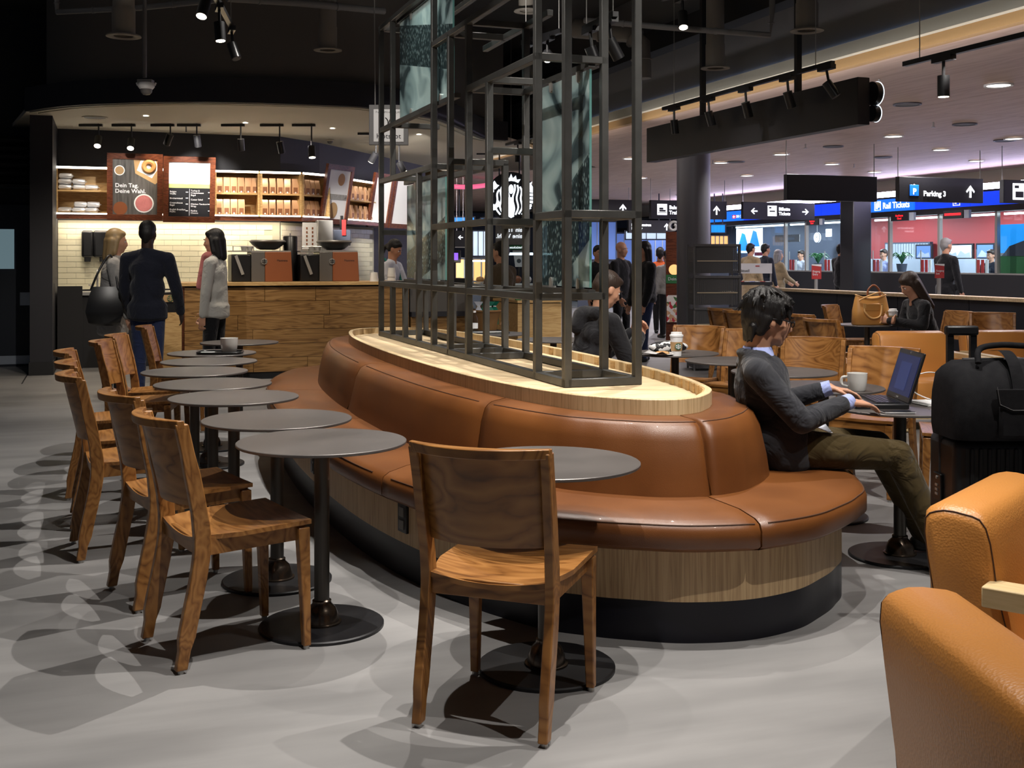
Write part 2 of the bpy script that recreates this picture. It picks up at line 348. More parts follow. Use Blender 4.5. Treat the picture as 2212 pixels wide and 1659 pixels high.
# ---------------------------------------------------------------- mesh helpers
class MB:
    def __init__(s): s.v = []; s.f = []; s.mi = []
    def add(s, vs, fs, m=0):
        o = len(s.v); s.v += [tuple(x) for x in vs]
        for f in fs: s.f.append([i+o for i in f]); s.mi.append(m)
        return s
    def box(s, c, d, rz=0.0, m=0, mtx=None):
        x, y, z = d[0]/2, d[1]/2, d[2]/2
        vs = [Vector(p) for p in ((-x,-y,-z),(x,-y,-z),(x,y,-z),(-x,y,-z),(-x,-y,z),(x,-y,z),(x,y,z),(-x,y,z))]
        R = mtx if mtx is not None else Matrix.Rotation(rz, 3, 'Z')
        vs = [R @ p + Vector(c) for p in vs]
        return s.add(vs, [(0,3,2,1),(4,5,6,7),(0,1,5,4),(1,2,6,5),(2,3,7,6),(3,0,4,7)], m)
    def bx(s, x0, x1, y0, y1, z0, z1, m=0): return s.box(((x0+x1)/2,(y0+y1)/2,(z0+z1)/2),(x1-x0,y1-y0,z1-z0),0,m)
    def hexa(s, p, m=0): return s.add(p, [(0,3,2,1),(4,5,6,7),(0,1,5,4),(1,2,6,5),(2,3,7,6),(3,0,4,7)], m)
    def beam(s, p0, p1, w, h, up=(0,0,1), m=0):
        p0, p1 = Vector(p0), Vector(p1); d = (p1-p0).normalized(); u = Vector(up)
        if abs(d.dot(u)) > 0.98: u = Vector((0,1,0))
        a = d.cross(u).normalized()*w/2; b = a.cross(d).normalized()*h/2
        return s.hexa([p0-a-b,p0+a-b,p1+a-b,p1-a-b,p0-a+b,p0+a+b,p1+a+b,p1-a+b], m)
    def cyl(s, p0, p1, r0, r1=None, n=16, m=0, cap=True):
        r1 = r0 if r1 is None else r1
        p0, p1 = Vector(p0), Vector(p1); d = (p1-p0).normalized()
        a = d.orthogonal().normalized(); b = d.cross(a); vs = []
        for p, r in ((p0, r0), (p1, r1)):
            for i in range(n):
                t = 2*PI*i/n; vs.append(p+a*(r*math.cos(t))+b*(r*math.sin(t)))
        fs = [(i,(i+1)%n,n+(i+1)%n,n+i) for i in range(n)]
        if cap: fs += [tuple(reversed(range(n))), tuple(range(n,2*n))]
        return s.add(vs, fs, m)
    def lathe(s, prof, c=(0,0,0), n=32, m=0, mtx=None, cap=False):
        vs = []; fs = []
        for r, z in prof:
            for i in range(n):
                t = 2*PI*i/n; p = Vector((r*math.cos(t), r*math.sin(t), z))
                vs.append((mtx @ p if mtx is not None else p)+Vector(c))
        for k in range(len(prof)-1):
            for i in range(n): fs.append((k*n+i,k*n+(i+1)%n,(k+1)*n+(i+1)%n,(k+1)*n+i))
        if prof[0][0] > 1e-5 and cap: fs.append(tuple(reversed(range(n))))
        if cap and prof[-1][0] > 1e-5: fs.append(tuple(range((len(prof)-1)*n, len(prof)*n)))
        return s.add(vs, fs, m)
    def tube(s, pts, r, n=8, closed=False, m=0):
        pts = [Vector(p) for p in pts]; K = len(pts); rs = r if isinstance(r, (list, tuple)) else [r]*K
        vs = []; fs = []; a = None
        for i, p in enumerate(pts):
            q0 = pts[(i-1) % K] if closed or i > 0 else p; q1 = pts[(i+1) % K] if closed or i < K-1 else p
            d = (q1-q0).normalized()
            a = d.orthogonal().normalized() if a is None else (a-d*a.dot(d)).normalized()
            b = d.cross(a)
            for j in range(n):
                t = 2*PI*j/n; vs.append(p+a*(rs[i]*math.cos(t))+b*(rs[i]*math.sin(t)))
        for i in range(K if closed else K-1):
            for j in range(n):
                k = (i+1) % K; fs.append((i*n+j,i*n+(j+1)%n,k*n+(j+1)%n,k*n+j))
        if not closed: fs += [tuple(reversed(range(n))), tuple(range((K-1)*n,K*n))]
        return s.add(vs, fs, m)
    def prism(s, poly, z0, z1, m=0, mtx=None):
        n = len(poly); vs = [Vector((x,y,z0)) for x,y in poly]+[Vector((x,y,z1)) for x,y in poly]
        if mtx is not None: vs = [mtx @ p for p in vs]
        return s.add(vs, [tuple(reversed(range(n))), tuple(range(n,2*n))]+[(i,(i+1)%n,n+(i+1)%n,n+i) for i in range(n)], m)
    def ell(s, c, r, n=12, k=8, m=0, mtx=None):
        vs = []; fs = []; c = Vector(c)
        for i in range(k+1):
            ph = -PI/2+PI*i/k
            for j in range(n):
                t = 2*PI*j/n; p = Vector((r[0]*math.cos(ph)*math.cos(t), r[1]*math.cos(ph)*math.sin(t), r[2]*math.sin(ph)))
                vs.append((mtx @ p if mtx is not None else p)+c)
        for i in range(k):
            for j in range(n): fs.append((i*n+j,i*n+(j+1)%n,(i+1)*n+(j+1)%n,(i+1)*n+j))
        return s.add(vs, fs, m)
    def strip(s, rows, closed=False, m=0):      # rows of equal length -> quads
        n = len(rows[0]); vs = [p for r in rows for p in r]; fs = []
        for i in range(len(rows)-1):
            for j in range(n if closed else n-1): fs.append((i*n+j,i*n+(j+1)%n,(i+1)*n+(j+1)%n,(i+1)*n+j))
        return s.add(vs, fs, m)
    def mesh(s, name, mats, smooth=None):
        me = bpy.data.meshes.new(name); me.from_pydata(s.v, [], s.f)
        bm = bmesh.new(); bm.from_mesh(me); bmesh.ops.remove_doubles(bm, verts=bm.verts, dist=1e-6)
        if len(bm.faces) == len(s.mi):
            for f, k in zip(bm.faces, s.mi): f.material_index = k
        bmesh.ops.recalc_face_normals(bm, faces=bm.faces); bm.to_mesh(me); bm.free()
        for mm in (mats if isinstance(mats, (list, tuple)) else [mats]): me.materials.append(M[mm])
        if smooth is not None:
            me.shade_smooth(); me.set_sharp_from_angle(angle=math.radians(smooth))
        return me
def obj(name, mb, mats, parent=None, smooth=None, bevel=0.0, seg=2, loc=None, rz=0.0):
    o = bpy.data.objects.new(name, mb.mesh(name, mats, smooth) if isinstance(mb, MB) else mb); COL.objects.link(o)
    if parent is not None: o.parent = parent
    if loc is not None: o.location = loc
    o.rotation_euler.z = rz
    if bevel:
        b = o.modifiers.new('bevel', 'BEVEL'); b.width = bevel; b.segments = seg; b.limit_method = 'ANGLE'; b.angle_limit = 0.6
        b.harden_normals = False
        o.data.shade_smooth(); o.data.set_sharp_from_angle(angle=math.radians(40))
    return o
def thing(name, label, cat, loc=(0,0,0), rz=0.0, group=None):
    o = bpy.data.objects.new(name, None); COL.objects.link(o); o.location = loc; o.rotation_euler.z = rz; o.empty_display_size = 0.1
    return tag(o, label, cat, group)
def tag(o, label=None, cat=None, group=None, kind=None):
    if label: o['label'] = label
    if cat: o['category'] = cat
    if group: o['group'] = group
    if kind: o['kind'] = kind
    return o
def struct(name, mb, m, label, cat='structure', smooth=None, bevel=0.0, loc=None, rz=0.0, parent=None):
    o = obj(name, mb, m, parent, smooth, bevel, 2, loc, rz)
    if parent is None: tag(o, label, cat, None, 'structure')
    return o
def dup(root, loc, rz, label, group=None):
    kids = {}
    for o in bpy.data.objects:
        if o.parent is not None: kids.setdefault(o.parent.name, []).append(o)
    def cp(o, par):
        c = o.copy(); COL.objects.link(c)
        if par is not None: c.parent = par
        for ch in kids.get(o.name, []): cp(ch, c)
        return c
    r = cp(root, None); r.location = loc; r.rotation_euler.z = rz; r['label'] = label
    if group: r['group'] = group
    return r
def text(body, parent, size, loc, rot, m, name='lettering', align='LEFT', ext=0.002, sx=1.0, bold=0.0, label=None):
    c = bpy.data.curves.new(name, 'FONT'); c.body = body; c.size = size; c.align_x = align; c.align_y = 'CENTER'; c.extrude = ext; c.offset = bold
    c.resolution_u = 2; c.materials.append(M[m])
    o = bpy.data.objects.new(name, c); COL.objects.link(o)
    me = bpy.data.meshes.new_from_object(o.evaluated_get(bpy.context.evaluated_depsgraph_get())); bpy.data.objects.remove(o)
    o = bpy.data.objects.new(name, me); COL.objects.link(o); o.parent = parent; o.location = loc; o.rotation_euler = rot; o.scale = (sx, 1, 1)
    return o
FRONT = (PI/2, 0, 0)      # text that reads from -y
def catmull(pts, n, closed=False):
    out = []; K = len(pts); rng = K if closed else K-1
    for i in range(rng):
        p = [Vector(pts[j % K]) if closed else Vector(pts[min(max(j,0),K-1)]) for j in (i-1,i,i+1,i+2)]
        for k in range(n):
            t = k/n
            out.append(0.5*((2*p[1])+(p[2]-p[0])*t+(2*p[0]-5*p[1]+4*p[2]-p[3])*t*t+(3*p[1]-p[0]-3*p[2]+p[3])*t**3))
    if not closed: out.append(Vector(pts[-1]))
    return out
mottled('poster_wood', (0.05, 0.045, 0.04), (0.13, 0.12, 0.11), 3.0, 0.5, 0, 0, 5, 0, 0, (12, 12, 1))
plain('leaf_pale', (0.45, 0.55, 0.18), 0.5)
glow('pink_line', (0.9, 0.15, 0.30), 0.7)
def voro(name, cs, scale, rnd=1.0):
    m, nt, p = mat(name); v = coords(nt, (1, 1, 1), 0); vo = N(nt, 'ShaderNodeTexVoronoi'); vo.inputs['Scale'].default_value = scale; vo.inputs['Randomness'].default_value = rnd
    nt.links.new(v, vo.inputs['Vector']); sp = N(nt, 'ShaderNodeSeparateColor'); nt.links.new(vo.outputs['Color'], sp.inputs[0])
    r = ramp(nt, sp.outputs[0], cs); r.color_ramp.interpolation = 'CONSTANT'; nt.links.new(r.outputs['Color'], p.inputs['Base Color']); return m
voro('flower_print', [(0.0, (0.75, 0.7, 0.65)), (0.35, (0.5, 0.03, 0.05)), (0.55, (0.6, 0.35, 0.2)), (0.75, (0.05, 0.15, 0.04)), (0.85, (0.8, 0.75, 0.7))], 18)
voro('zebra_print', [(0.0, (0.01, 0.01, 0.012)), (0.5, (0.7, 0.7, 0.7))], 34)
# ---------------------------------------------------------------- the setting
def T_at(px, t):                  # s where the photograph's column px meets the plane t
    r = (px-1106)/2450; return (CT*t-ST*t*r)/(ST+CT*r)
def S_at(px, s):                  # t where column px meets the plane s
    r = (px-1106)/2450; return (ST*s+CT*s*r)/(CT-ST*r)
def zof(t, s, py): return 1.40-(py-561)/2450*(ST*t+CT*s)
LOC0 = (0, 0, 0)
struct('floor', MB().bx(-12, 24, -8, 46, -0.12, 0.0), 'concrete', 'polished grey concrete floor of the cafe and concourse', 'floor', rz=TH)
struct('ceiling_1', MB().bx(-12, 6.45, -6, 40, 4.7, 4.85), 'ceiling_black', 'open black ceiling above the cafe', 'ceiling', rz=TH)
# timber ceiling of the hall, in panels
hall = struct('ceiling_2', MB().bx(6.34, 24, -4, 44, 3.22, 3.4).bx(2.2, 6.34, 24, 44, 3.22, 3.4), 'ceiling_black', 'timber panel ceiling of the ticket hall', 'ceiling', rz=TH)
pm = MB().bx(-1.197, 1.197, -1.997, 1.997, 0, 0.06).mesh('panel', 'ceiling_wood')
for i in range(5):
    for j in range(10):
        obj('panel', pm, None, hall, loc=(7.56+2.4*i, 1+4*j, 3.15))
for i in range(2):
    for j in range(4):
        obj('panel', pm, None, hall, loc=(3.4+1.7*i, 26+4*j, 3.15-0.002*i))
struct('trim_1', MB().bx(6.27, 6.36, -4, 40, 3.14, 3.225), 'trim_orange', 'orange timber edge of the hall ceiling', 'trim', rz=TH)
struct('trim_2', MB().bx(6.20, 6.34, -4, 40, 3.225, 3.335), 'trim_cream', 'cream band above the timber ceiling edge', 'trim', rz=TH)
struct('trim_3', MB().bx(6.235, 6.26, 4, 14.5, 3.336, 3.346), 'light_blue_line', 'thin lit line along the cream band', 'trim', rz=TH)
struct('wall_right', MB().bx(6.26, 6.45, -4, 40, 3.335, 4.7), 'bulkhead_grey', 'grey bulkhead between the black ceiling and the timber ceiling', 'wall', rz=TH)
struct('trim_4', MB().bx(6.05, 6.262, -4, 40, 3.86, 4.12), 'black_matte', 'black horizontal band on the bulkhead', 'trim', rz=TH)

# back bar wall: straight, then bending away from the camera
BW = [(-4.2, 16.3), (2.30, 16.3)]
def turn(p, d, L):
    w = W(*p)+Vector((d[0], d[1], 0)).normalized()*L
    return (CT*w.x+ST*w.y, -ST*w.x+CT*w.y)
BW.append(turn(BW[-1], (0.43, 0.90), 0.95)); BW.append(turn(BW[-1], (0.287, 0.958), 4.4))
mb = MB()
for a, b in zip(BW, BW[1:]):
    d = Vector((b[0]-a[0], b[1]-a[1])).normalized(); n = Vector((-d.y, d.x))*0.15
    mb.prism([a, b, (b[0]+n.x, b[1]+n.y), (a[0]+n.x, a[1]+n.y)], 0, 4.7)
wall_back = struct('wall_back', mb, 'navy_wall', 'dark bent wall behind the back bar, cream tiles below', 'wall', rz=TH)
tile = MB().box((0, 0, 0), (0.222, 0.014, 0.070)).mesh('tile', 'tile_cream')
tileh = MB().box((0, 0, 0), (0.109, 0.014, 0.070)).mesh('tile', 'tile_cream')
def tiles(a, b, z0, z1, first):
    d = Vector((b[0]-a[0], b[1]-a[1])); L = d.length; d.normalize(); n = Vector((d.y, -d.x)); ang = math.atan2(d.y, d.x)
    g = MB().prism([a, b, (b[0]+n.x*0.006, b[1]+n.y*0.006), (a[0]+n.x*0.006, a[1]+n.y*0.006)], z0, z1)
    obj('grout', g, 'grout', wall_back)
    k = 0; z = z0+0.037
    while z < z1-0.03:
        x = 0.113 if k % 2 == 0 else 0.0
        if k % 2: obj('tile', tileh, None, wall_back, loc=(a[0]+d.x*0.056+n.x*0.010, a[1]+d.y*0.056+n.y*0.010, z), rz=ang)
        while x+0.113 <= L+0.001:
            if x > 0.05:
                obj('tile', tile, None, wall_back, loc=(a[0]+d.x*x+n.x*0.010, a[1]+d.y*x+n.y*0.010, z), rz=ang)
            x += 0.226
        z += 0.0745; k += 1
tiles((-0.64, 16.3), (2.29, 16.3), 1.00, 1.93, 0)
tiles(BW[1], BW[2], 1.00, 1.93, 0)
e = Vector(BW[3])-Vector(BW[2]); e.normalize()
tiles(BW[2], tuple(Vector(BW[2])+e*2.0), 1.00, 1.93, 0)
struct('wall_left', MB().bx(-0.90, -0.645, 14.86, 16.3, 0, 3.16), 'navy_wall', 'dark fin wall at the left end of the back bar', 'wall', rz=TH)
struct('baseboard_left', MB().bx(-0.912, -0.633, 14.845, 16.29, 0, 0.16), 'black_matte', 'black skirting of the fin wall', 'trim', rz=TH)
# soffit over the counter: curved front edge
SF = [pz(*p, 3.15) for p in ((58, 240), (140, 229), (250, 223), (400, 220), (550, 222), (720, 228), (800, 233), (913, 251), (950, 259), (1001, 279), (1044, 298), (1095, 303))]
SF = catmull([(p.x, p.y, 0) for p in SF], 5)
back = [Vector((1.6, 21.5, 0)), Vector((-1.2, 23, 0)), W(*BW[3]), W(*BW[2]), W(2.30, 16.32), W(-1.2, 16.32)]
poly = [(p.x, p.y) for p in SF]+[(p.x, p.y) for p in back]
struct('ceiling_3', MB().prism(poly, 3.15, 3.20), 'soffit_paint', 'pale curved soffit over the counter', 'ceiling')
def wallstrip(pts, z0, z1, off, th):
    mb = MB(); rows = []
    for i, p in enumerate(pts):
        q = pts[min(i+1, len(pts)-1)]-pts[max(i-1, 0)]; q.normalize(); n = Vector((q.y, -q.x, 0))
        a = p-n*off; b = p-n*(off+th)
        rows.append([(a.x,a.y,z0),(b.x,b.y,z0),(b.x,b.y,z1),(a.x,a.y,z1)])
    mb.strip(rows, True); return mb
struct('trim_5', wallstrip(SF, 3.145, 3.42, -0.03, 0.06), 'navy_wall', 'dark curved fascia of the soffit', 'trim', smooth=40)
struct('trim_6', wallstrip(SF, 3.135, 3.15, 0.035, 0.05), 'trim_cream', 'cream shadow gap trim inside the soffit edge', 'trim', smooth=40)
struct('trim_7', wallstrip(SF, 3.135, 3.15, 0.14, 0.02), 'trim_cream', 'thin inner cream trim of the soffit', 'trim', smooth=40)
struct('wall_front', wallstrip(SF[2:], 3.42, 4.7, 0.10, 0.12), 'upper_wall', 'dark brown upper wall above the soffit', 'wall', smooth=40)
# door in the dark corner
dr = struct('door_1', MB().bx(-1.80, -0.93, 16.22, 16.29, 0.0, 2.12), 'door_blue', 'dark blue door with a small window in the corner', 'door', rz=TH)
obj('window_pane', MB().bx(-1.62, -1.17, 16.205, 16.222, 1.28, 1.80), 'door_glow', dr)  # dim emission imitates reflected and corridor light in the pane
obj('push_plate', MB().bx(-1.10, -0.94, 16.20, 16.222, 0.80, 0.97), 'steel_plate', dr)
obj('kick_plate', MB().bx(-1.78, -0.95, 16.205, 16.222, 0.03, 0.14), 'steel_plate', dr)
# floor joint
struct('trim_8', MB().box((-5.75, 13.4, 0.0), (0.014, 1.3, 0.006), 0.35), 'black_matte', 'dark expansion joint in the floor near the door', 'trim')

# low navy partition with timber cap, panels
pw = struct('wall_partition', MB().bx(8.92, 9.0, 4.0, 14.0, 0.0, 0.96), 'partition_navy', 'low navy partition between cafe and hall', 'wall', rz=TH)
pn = MB().bx(-0.595, 0.595, -0.012, 0.012, 0, 0.93).mesh('panel', 'partition_navy')
for k in range(8):
    obj('panel', pn, None, pw, loc=(8.91, 4.65+1.2*k, 0.03), rz=PI/2)
obj('cap_rail', MB().bx(8.84, 9.06, 4.0, 14.05, 0.96, 1.0), 'oak_pale', pw, bevel=0.004)
# round columns
cp = pz(1498, 762, 0)
struct('column_1', MB().cyl((cp.x, cp.y, 0), (cp.x, cp.y, 3.2), 0.25, n=40), 'column_grey', 'round grey column between cafe and hall', 'column', smooth=40)
q = W(15.0, T_at(1848, 15.0))
struct('column_2', MB().box((q.x, q.y, 1.6), (0.46, 0.46, 3.2), TH), 'sign_black', 'dark pillar in front of the ticket windows', 'column', bevel=0.02)

# ticket hall front at t = 16
TW = 16.0
struct('wall_ticket_base', MB().bx(TW, TW+0.25, 12, 40, 0, 1.11), 'sign_black', 'black counter base below the ticket windows', 'wall', rz=TH)
struct('wall_ticket_head', MB().bx(TW, TW+0.3, 12, 40, 2.33, 2.45).bx(TW+0.05, TW+0.3, 12, 40, 2.72, 2.76), 'sign_black', 'dark header above the ticket windows', 'wall', rz=TH)
struct('trim_9', MB().bx(TW+0.25, TW+0.4, 12, 40, 2.74, 3.16), 'trim_cream', 'cream fascia over the blue ticket sign', 'trim', rz=TH)
# office behind
struct('wall_office', MB().bx(20.0, 20.2, 12, 26.4, 0, 3.15), 'red_wall', 'red back wall of the ticket office', 'wall', rz=TH)
struct('wall_office_far', MB().bx(20.0, 20.2, 26.4, 40, 0, 3.15), 'office_dark', 'dark blue back wall of the ticket office', 'wall', rz=TH)
struct('wall_far', MB().bx(-6, 24, 42, 42.2, 0, 3.3), 'office_dark', 'dark far end of the concourse', 'wall', rz=TH)
for k, (a, b) in enumerate(((1574, 1690), (1690, 1735), (1735, 1826), (1870, 1915), (1915, 2022), (2022, 2146), (2146, 2215))):
    s0, s1 = T_at(b, TW), T_at(a, TW)
    w = struct('window_%d' % (k+1), MB().bx(TW+0.10, TW+0.115, s0, s1, 1.11, 2.33), 'pane_glass', 'glass pane of the ticket office front', 'window', rz=TH)
    fm = MB().bx(TW+0.06, TW+0.14, s0-0.03, s0+0.03, 1.11, 2.33).bx(TW+0.06, TW+0.14, s0, s1, 1.10, 1.14)
    obj('window_frame', fm, 'steel', w)
    obj('strip_light', MB().bx(TW+0.16, TW+0.20, s0+0.15, s1-0.1, 2.26, 2.30), 'tube_cool', w)
# suspended downlights in the timber ceiling
dl = None
LB = ['largest lit round downlight of the timber ceiling, at the far right', 'lit round downlight above the gap between blank and parking sign', 'lit round downlight above the parking sign', 'lit round downlight just under the middle of the black sign box', 'lit round downlight close above the blank sign', "lit round downlight right of the round column's top", 'lit round downlight seen between the two right frame posts', "lit round downlight left of the ticket sign's wires", "lit round downlight just right of the frame's corner post", 'lit round downlight just left of the round column', 'lit round downlight high between parking and pictogram sign', "lit round downlight hidden partly by the blank sign's top edge", 'lit round downlight just above the ticket sign', 'lit round downlight at the right edge above the pictogram sign']
for (px, py), lab in zip(((2157,185),(1930,295),(2033,324),(1688,334),(1797,355),(1613,380),(1362,343),(1557,352),(1384,385),(1470,422),(2110,348),(1890,372),(1715,398),(2190,300)), LB):
    p = pz(px, py, 3.135)
    if dl is None:
        dl = thing('ceiling_light', 'x', 'light', p)
        obj('ring', MB().lathe([(0.112, 0.012), (0.14, 0.012), (0.14, -0.008), (0.112, -0.002)], n=24), 'white_paint', dl, smooth=40)
        obj('diffuser', MB().lathe([(0.0001, 0.0), (0.112, 0.0), (0.112, 0.008)], n=24), 'lamp_hall', dl)
        dl['group'] = 'round lights in the timber ceiling'; dl['label'] = lab
    else: dup(dl, p, 0, lab)
dk = None
for (px, py), lab in zip(((1960,226),(2084,269),(2170,304),(1907,340),(1800,317),(1590,350)), ['flat grey round grille nearest the sign box end', 'flat grey round grille left of the right-edge downlight', 'flat grey round grille at the right edge, low in the ceiling', "flat grey round grille above the parking sign's left wire", 'flat grey round grille below the right half of the sign box', "flat grey round grille near the round column's top"]):
    p = pz(px, py, 3.14)
    if dk is None:
        dk = thing('ceiling_speaker', lab, 'speaker', p, 0, 'grey round grilles in the timber ceiling')
        obj('rim', MB().lathe([(0.13, 0.01), (0.155, 0.01), (0.155, -0.006), (0.13, -0.004)], n=24), 'column_grey', dk, smooth=40)
        obj('grille', MB().lathe([(0.0001, 0.0), (0.13, 0.0), (0.13, 0.006)], n=24), 'pipe_grey', dk)
    else: dup(dk, p, 0, lab)
sp = None
for (px, py), lab in zip(((1899,175),(2016,268),(1540,350),(1845,358),(1740,315)), ['tiny sprinkler head nearest the sign box end', 'tiny sprinkler head between the two grilles at the right', 'tiny sprinkler head right of the round column', "tiny sprinkler head above the blank sign's right end", 'tiny sprinkler head below the middle of the sign box']):
    p = pz(px, py-4, 3.15)
    if sp is None:
        sp = thing('sprinkler', lab, 'sprinkler', p, 0, 'sprinklers of the hall')
        obj('stem', MB().cyl((0,0,0.0), (0,0,-0.06), 0.010, n=8), 'steel', sp)
        obj('deflector', MB().cyl((0,0,-0.06), (0,0,-0.066), 0.028, n=10), 'steel', sp)
    else: dup(sp, p, 0, lab)
# ---------------------------------------------------------------- the long oval banquette
def ts(t, s): return (t, s)
SC = 2.22
HALF = [(3.54, 0.0), (3.585, 0.25), (3.68, 0.43), (3.80, 0.60), (4.00, 0.78), (4.55, 1.015), (5.45, 1.18), (6.85, 1.235), (8.15, 1.17), (9.05, 1.03), (9.74, 0.80), (10.02, 0.58), (10.16, 0.32), (10.20, 0.0)]
ring = [(SC-w, s) for s, w in HALF]+[(SC+w, s) for s, w in reversed(HALF[1:-1])]
OUT = [(p.x, p.y) for p in catmull([(a, b, 0) for a, b in ring], 9, True)]
SM = 6.87
def inset(poly, d, it=0):                      # the same oval, drawn in by d at the ends and sides
    ks, kt = 1-d/3.33, 1-d/1.235
    return [(SC+(t-SC)*kt, SM+(s-SM)*ks) for t, s in poly]
area2 = sum(OUT[i-1][0]*OUT[i][1]-OUT[i][0]*OUT[i-1][1] for i in range(len(OUT)))
if area2 > 0: OUT.reverse()                    # inset() wants clockwise
C_PL = inset(OUT, 0.10); C_B0 = inset(OUT, 0.40); C_B1 = inset(OUT, 0.475); C_B2 = inset(OUT, 0.50); C_TR = inset(OUT, 0.665); C_IN = inset(OUT, 0.70)
NB = len(OUT)
bq = thing('banquette', 'long oval island banquette in brown leather with a pale timber top', 'bench', (0, 0, 0), TH)
def ringstrip(prof, closed=True):              # prof: list of (curve, z); builds rows around the oval
    return [[(c[i % NB][0], c[i % NB][1], z) for c, z in prof] for i in range(NB+1)]
mb = MB(); mb.strip(ringstrip([(C_PL, 0.0), (C_PL, 0.15)])); obj('plinth', mb, 'plinth_black', bq, smooth=50)
mb = MB(); mb.strip(ringstrip([(C_PL, 0.15), (C_PL, 0.37)])); mb.add([(x, y, 0.152) for x, y in C_PL], [list(range(NB))]); obj('veneer_front', mb, 'bench_veneer', bq, smooth=50)
# find the seams: positions round the oval (as fractions of index) where cushions meet
def near(t, s, curve): return min(range(NB), key=lambda i: (curve[i][0]-t)**2+(curve[i][1]-s)**2)
def inv(p): return (CT*p.x+ST*p.y, -ST*p.x+CT*p.y)
s_marks = sorted({near(*inv(pz(px, py, 0.455)), OUT) for px, py in ((1642, 1128), (820, 1026), (640, 920))} | {near(SC-1.17, 8.3, OUT), near(SC, 10.2, OUT), near(SC+1.1, 4.9, OUT), near(SC+1.2, 6.4, OUT), near(SC+1.2, 7.9, OUT), near(SC+1.03, 9.1, OUT)})
b_marks = sorted({near(*inv(pz(px, py, 0.75)), C_B2) for px, py in ((1503, 908), (1046, 868), (803, 786))} | {near(SC-0.3, 9.4, C_B2), near(SC+0.62, 4.95, C_B2), near(SC+0.7, 6.6, C_B2), near(SC+0.6, 8.2, C_B2), near(SC+0.2, 9.6, C_B2)})
C_S1 = inset(OUT, 0.012, 2); C_S2 = inset(OUT, 0.045, 3); C_S3 = inset(OUT, 0.16, 6); C_S0 = inset(OUT, 0.03, 3); C_S4 = inset(OUT, 0.50); C_B25 = inset(OUT, 0.535); C_B3 = inset(OUT, 0.69)
def cushions(name, marks, prof, m, sink):
    for a, b in zip(marks, marks[1:]+[marks[0]+NB]):
        rows = []; L = b-a; sub = 1
        for k in range(a, b+1):
            u = min(k-a, b-k)                  # draw in the ends of each cushion a little
            e = {0: 1.0, 1: 0.25}.get(u, 0.0)
            row = []
            for c, z, w in prof:
                p = Vector(c[k % NB]); q = Vector(C_B3[k % NB]); d = (q-p); d = d.normalized() if d.length > 1e-4 else d
                if u == 0:
                    nb = Vector(c[(k+1) % NB]) if k == a else Vector(c[(k-1) % NB])
                    g = (nb-p); g = g.normalized() if g.length > 1e-4 else g
                    p = p+g*0.0035
                row.append((p.x+d.x*w*sink*e, p.y+d.y*w*sink*e, z-abs(w)*sink*0.5*e*(1 if z > 0.2 else 0)))
            rows.append(row)
        mb = MB(); mb.strip(rows)
        mb.add(rows[0], [list(range(len(prof)))]); mb.add(rows[-1], [list(reversed(range(len(prof))))])
        o = obj(name, mb, m, bq, smooth=62)
        # piping along the top edge
        yield o, rows
for o, rows in cushions('seat_cushion', s_marks, [(C_S0, 0.350, 1), (OUT, 0.372, 1), (OUT, 0.425, 1), (C_S1, 0.450, 1), (C_S2, 0.464, 1), (C_S3, 0.474, 0.6), (C_S4, 0.468, 0.0), (C_S4, 0.36, 0.0), (C_S0, 0.350, 0)], 'bench_leather', 0.016):
    obj('piping', MB().tube([r[3] for r in rows[1:-1]], 0.0028, 6), 'seam', o)
for o, rows in cushions('back_cushion', b_marks, [(C_B0, 0.45, 0.3), (inset(OUT, 0.415), 0.55, 1), (inset(OUT, 0.445), 0.68, 1), (C_B1, 0.735, 1), (C_B2, 0.750, 1), (C_B25, 0.757, 0.8), (C_B3, 0.755, 0.0), (C_B3, 0.45, 0.0), (C_B0, 0.45, 0)], 'bench_leather', 0.018):
    obj('piping', MB().tube([r[4] for r in rows[1:-1]], 0.0028, 6), 'seam', o)
obj('core', MB().prism(list(reversed(C_B3)), 0.02, 0.74), 'plinth_black', bq)
mb = MB(); mb.strip(ringstrip([(C_TR, 0.745), (C_TR, 0.818), (inset(OUT, 0.668), 0.821), (inset(OUT, 0.697), 0.821), (C_IN, 0.818), (C_IN, 0.771)])); obj('tray_rim', mb, 'tray_veneer', bq, smooth=35)
obj('tray_top', MB().prism(list(reversed(C_IN)), 0.75, 0.772), 'oak_pale', bq)
# small darker blocks on the inner rim face, hall side
block_mesh = MB().box((0, 0, 0), (0.05, 0.008, 0.044)).mesh('rim_block', 'cabinet_oak')
cand = [i for i in range(NB) if C_IN[i][0] > SC+0.12 and C_IN[i][1] < 7.0]
for k, i in enumerate(cand[::2]):
    p, q2 = Vector(C_IN[i]), Vector(C_IN[(i+1) % NB]); d = (q2-p).normalized(); n = Vector((d.y, -d.x)); p = p+n*0.003
    obj('rim_block', block_mesh, None, bq, loc=(p.x, p.y, 0.795), rz=math.atan2(d.y, d.x))
for px, py in ((844, 1115), (654, 990)):
    p = pz(px, py, 0.27 if px > 700 else 0.285); t, s = inv(p); i = near(t, s, C_PL); a, b = Vector(C_PL[i-1]), Vector(C_PL[(i+1) % NB]); d = (b-a).normalized(); n = Vector((-d.y, d.x)); c = Vector(C_PL[i])
    o = obj('power_socket', MB().box((0, 0, 0), (0.085, 0.014, 0.13)), 'black_plastic', bq, bevel=0.003, loc=(c.x+n.x*0.007, c.y+n.y*0.007, 0.265), rz=math.atan2(d.y, d.x))
    obj('outlet', MB().box((0, 0.008, 0.025), (0.045, 0.006, 0.04)).box((0, 0.008, -0.03), (0.045, 0.006, 0.04)).box((0, -0.008, 0.025), (0.045, 0.006, 0.04)).box((0, -0.008, -0.03), (0.045, 0.006, 0.04)), 'steel_dark', o)

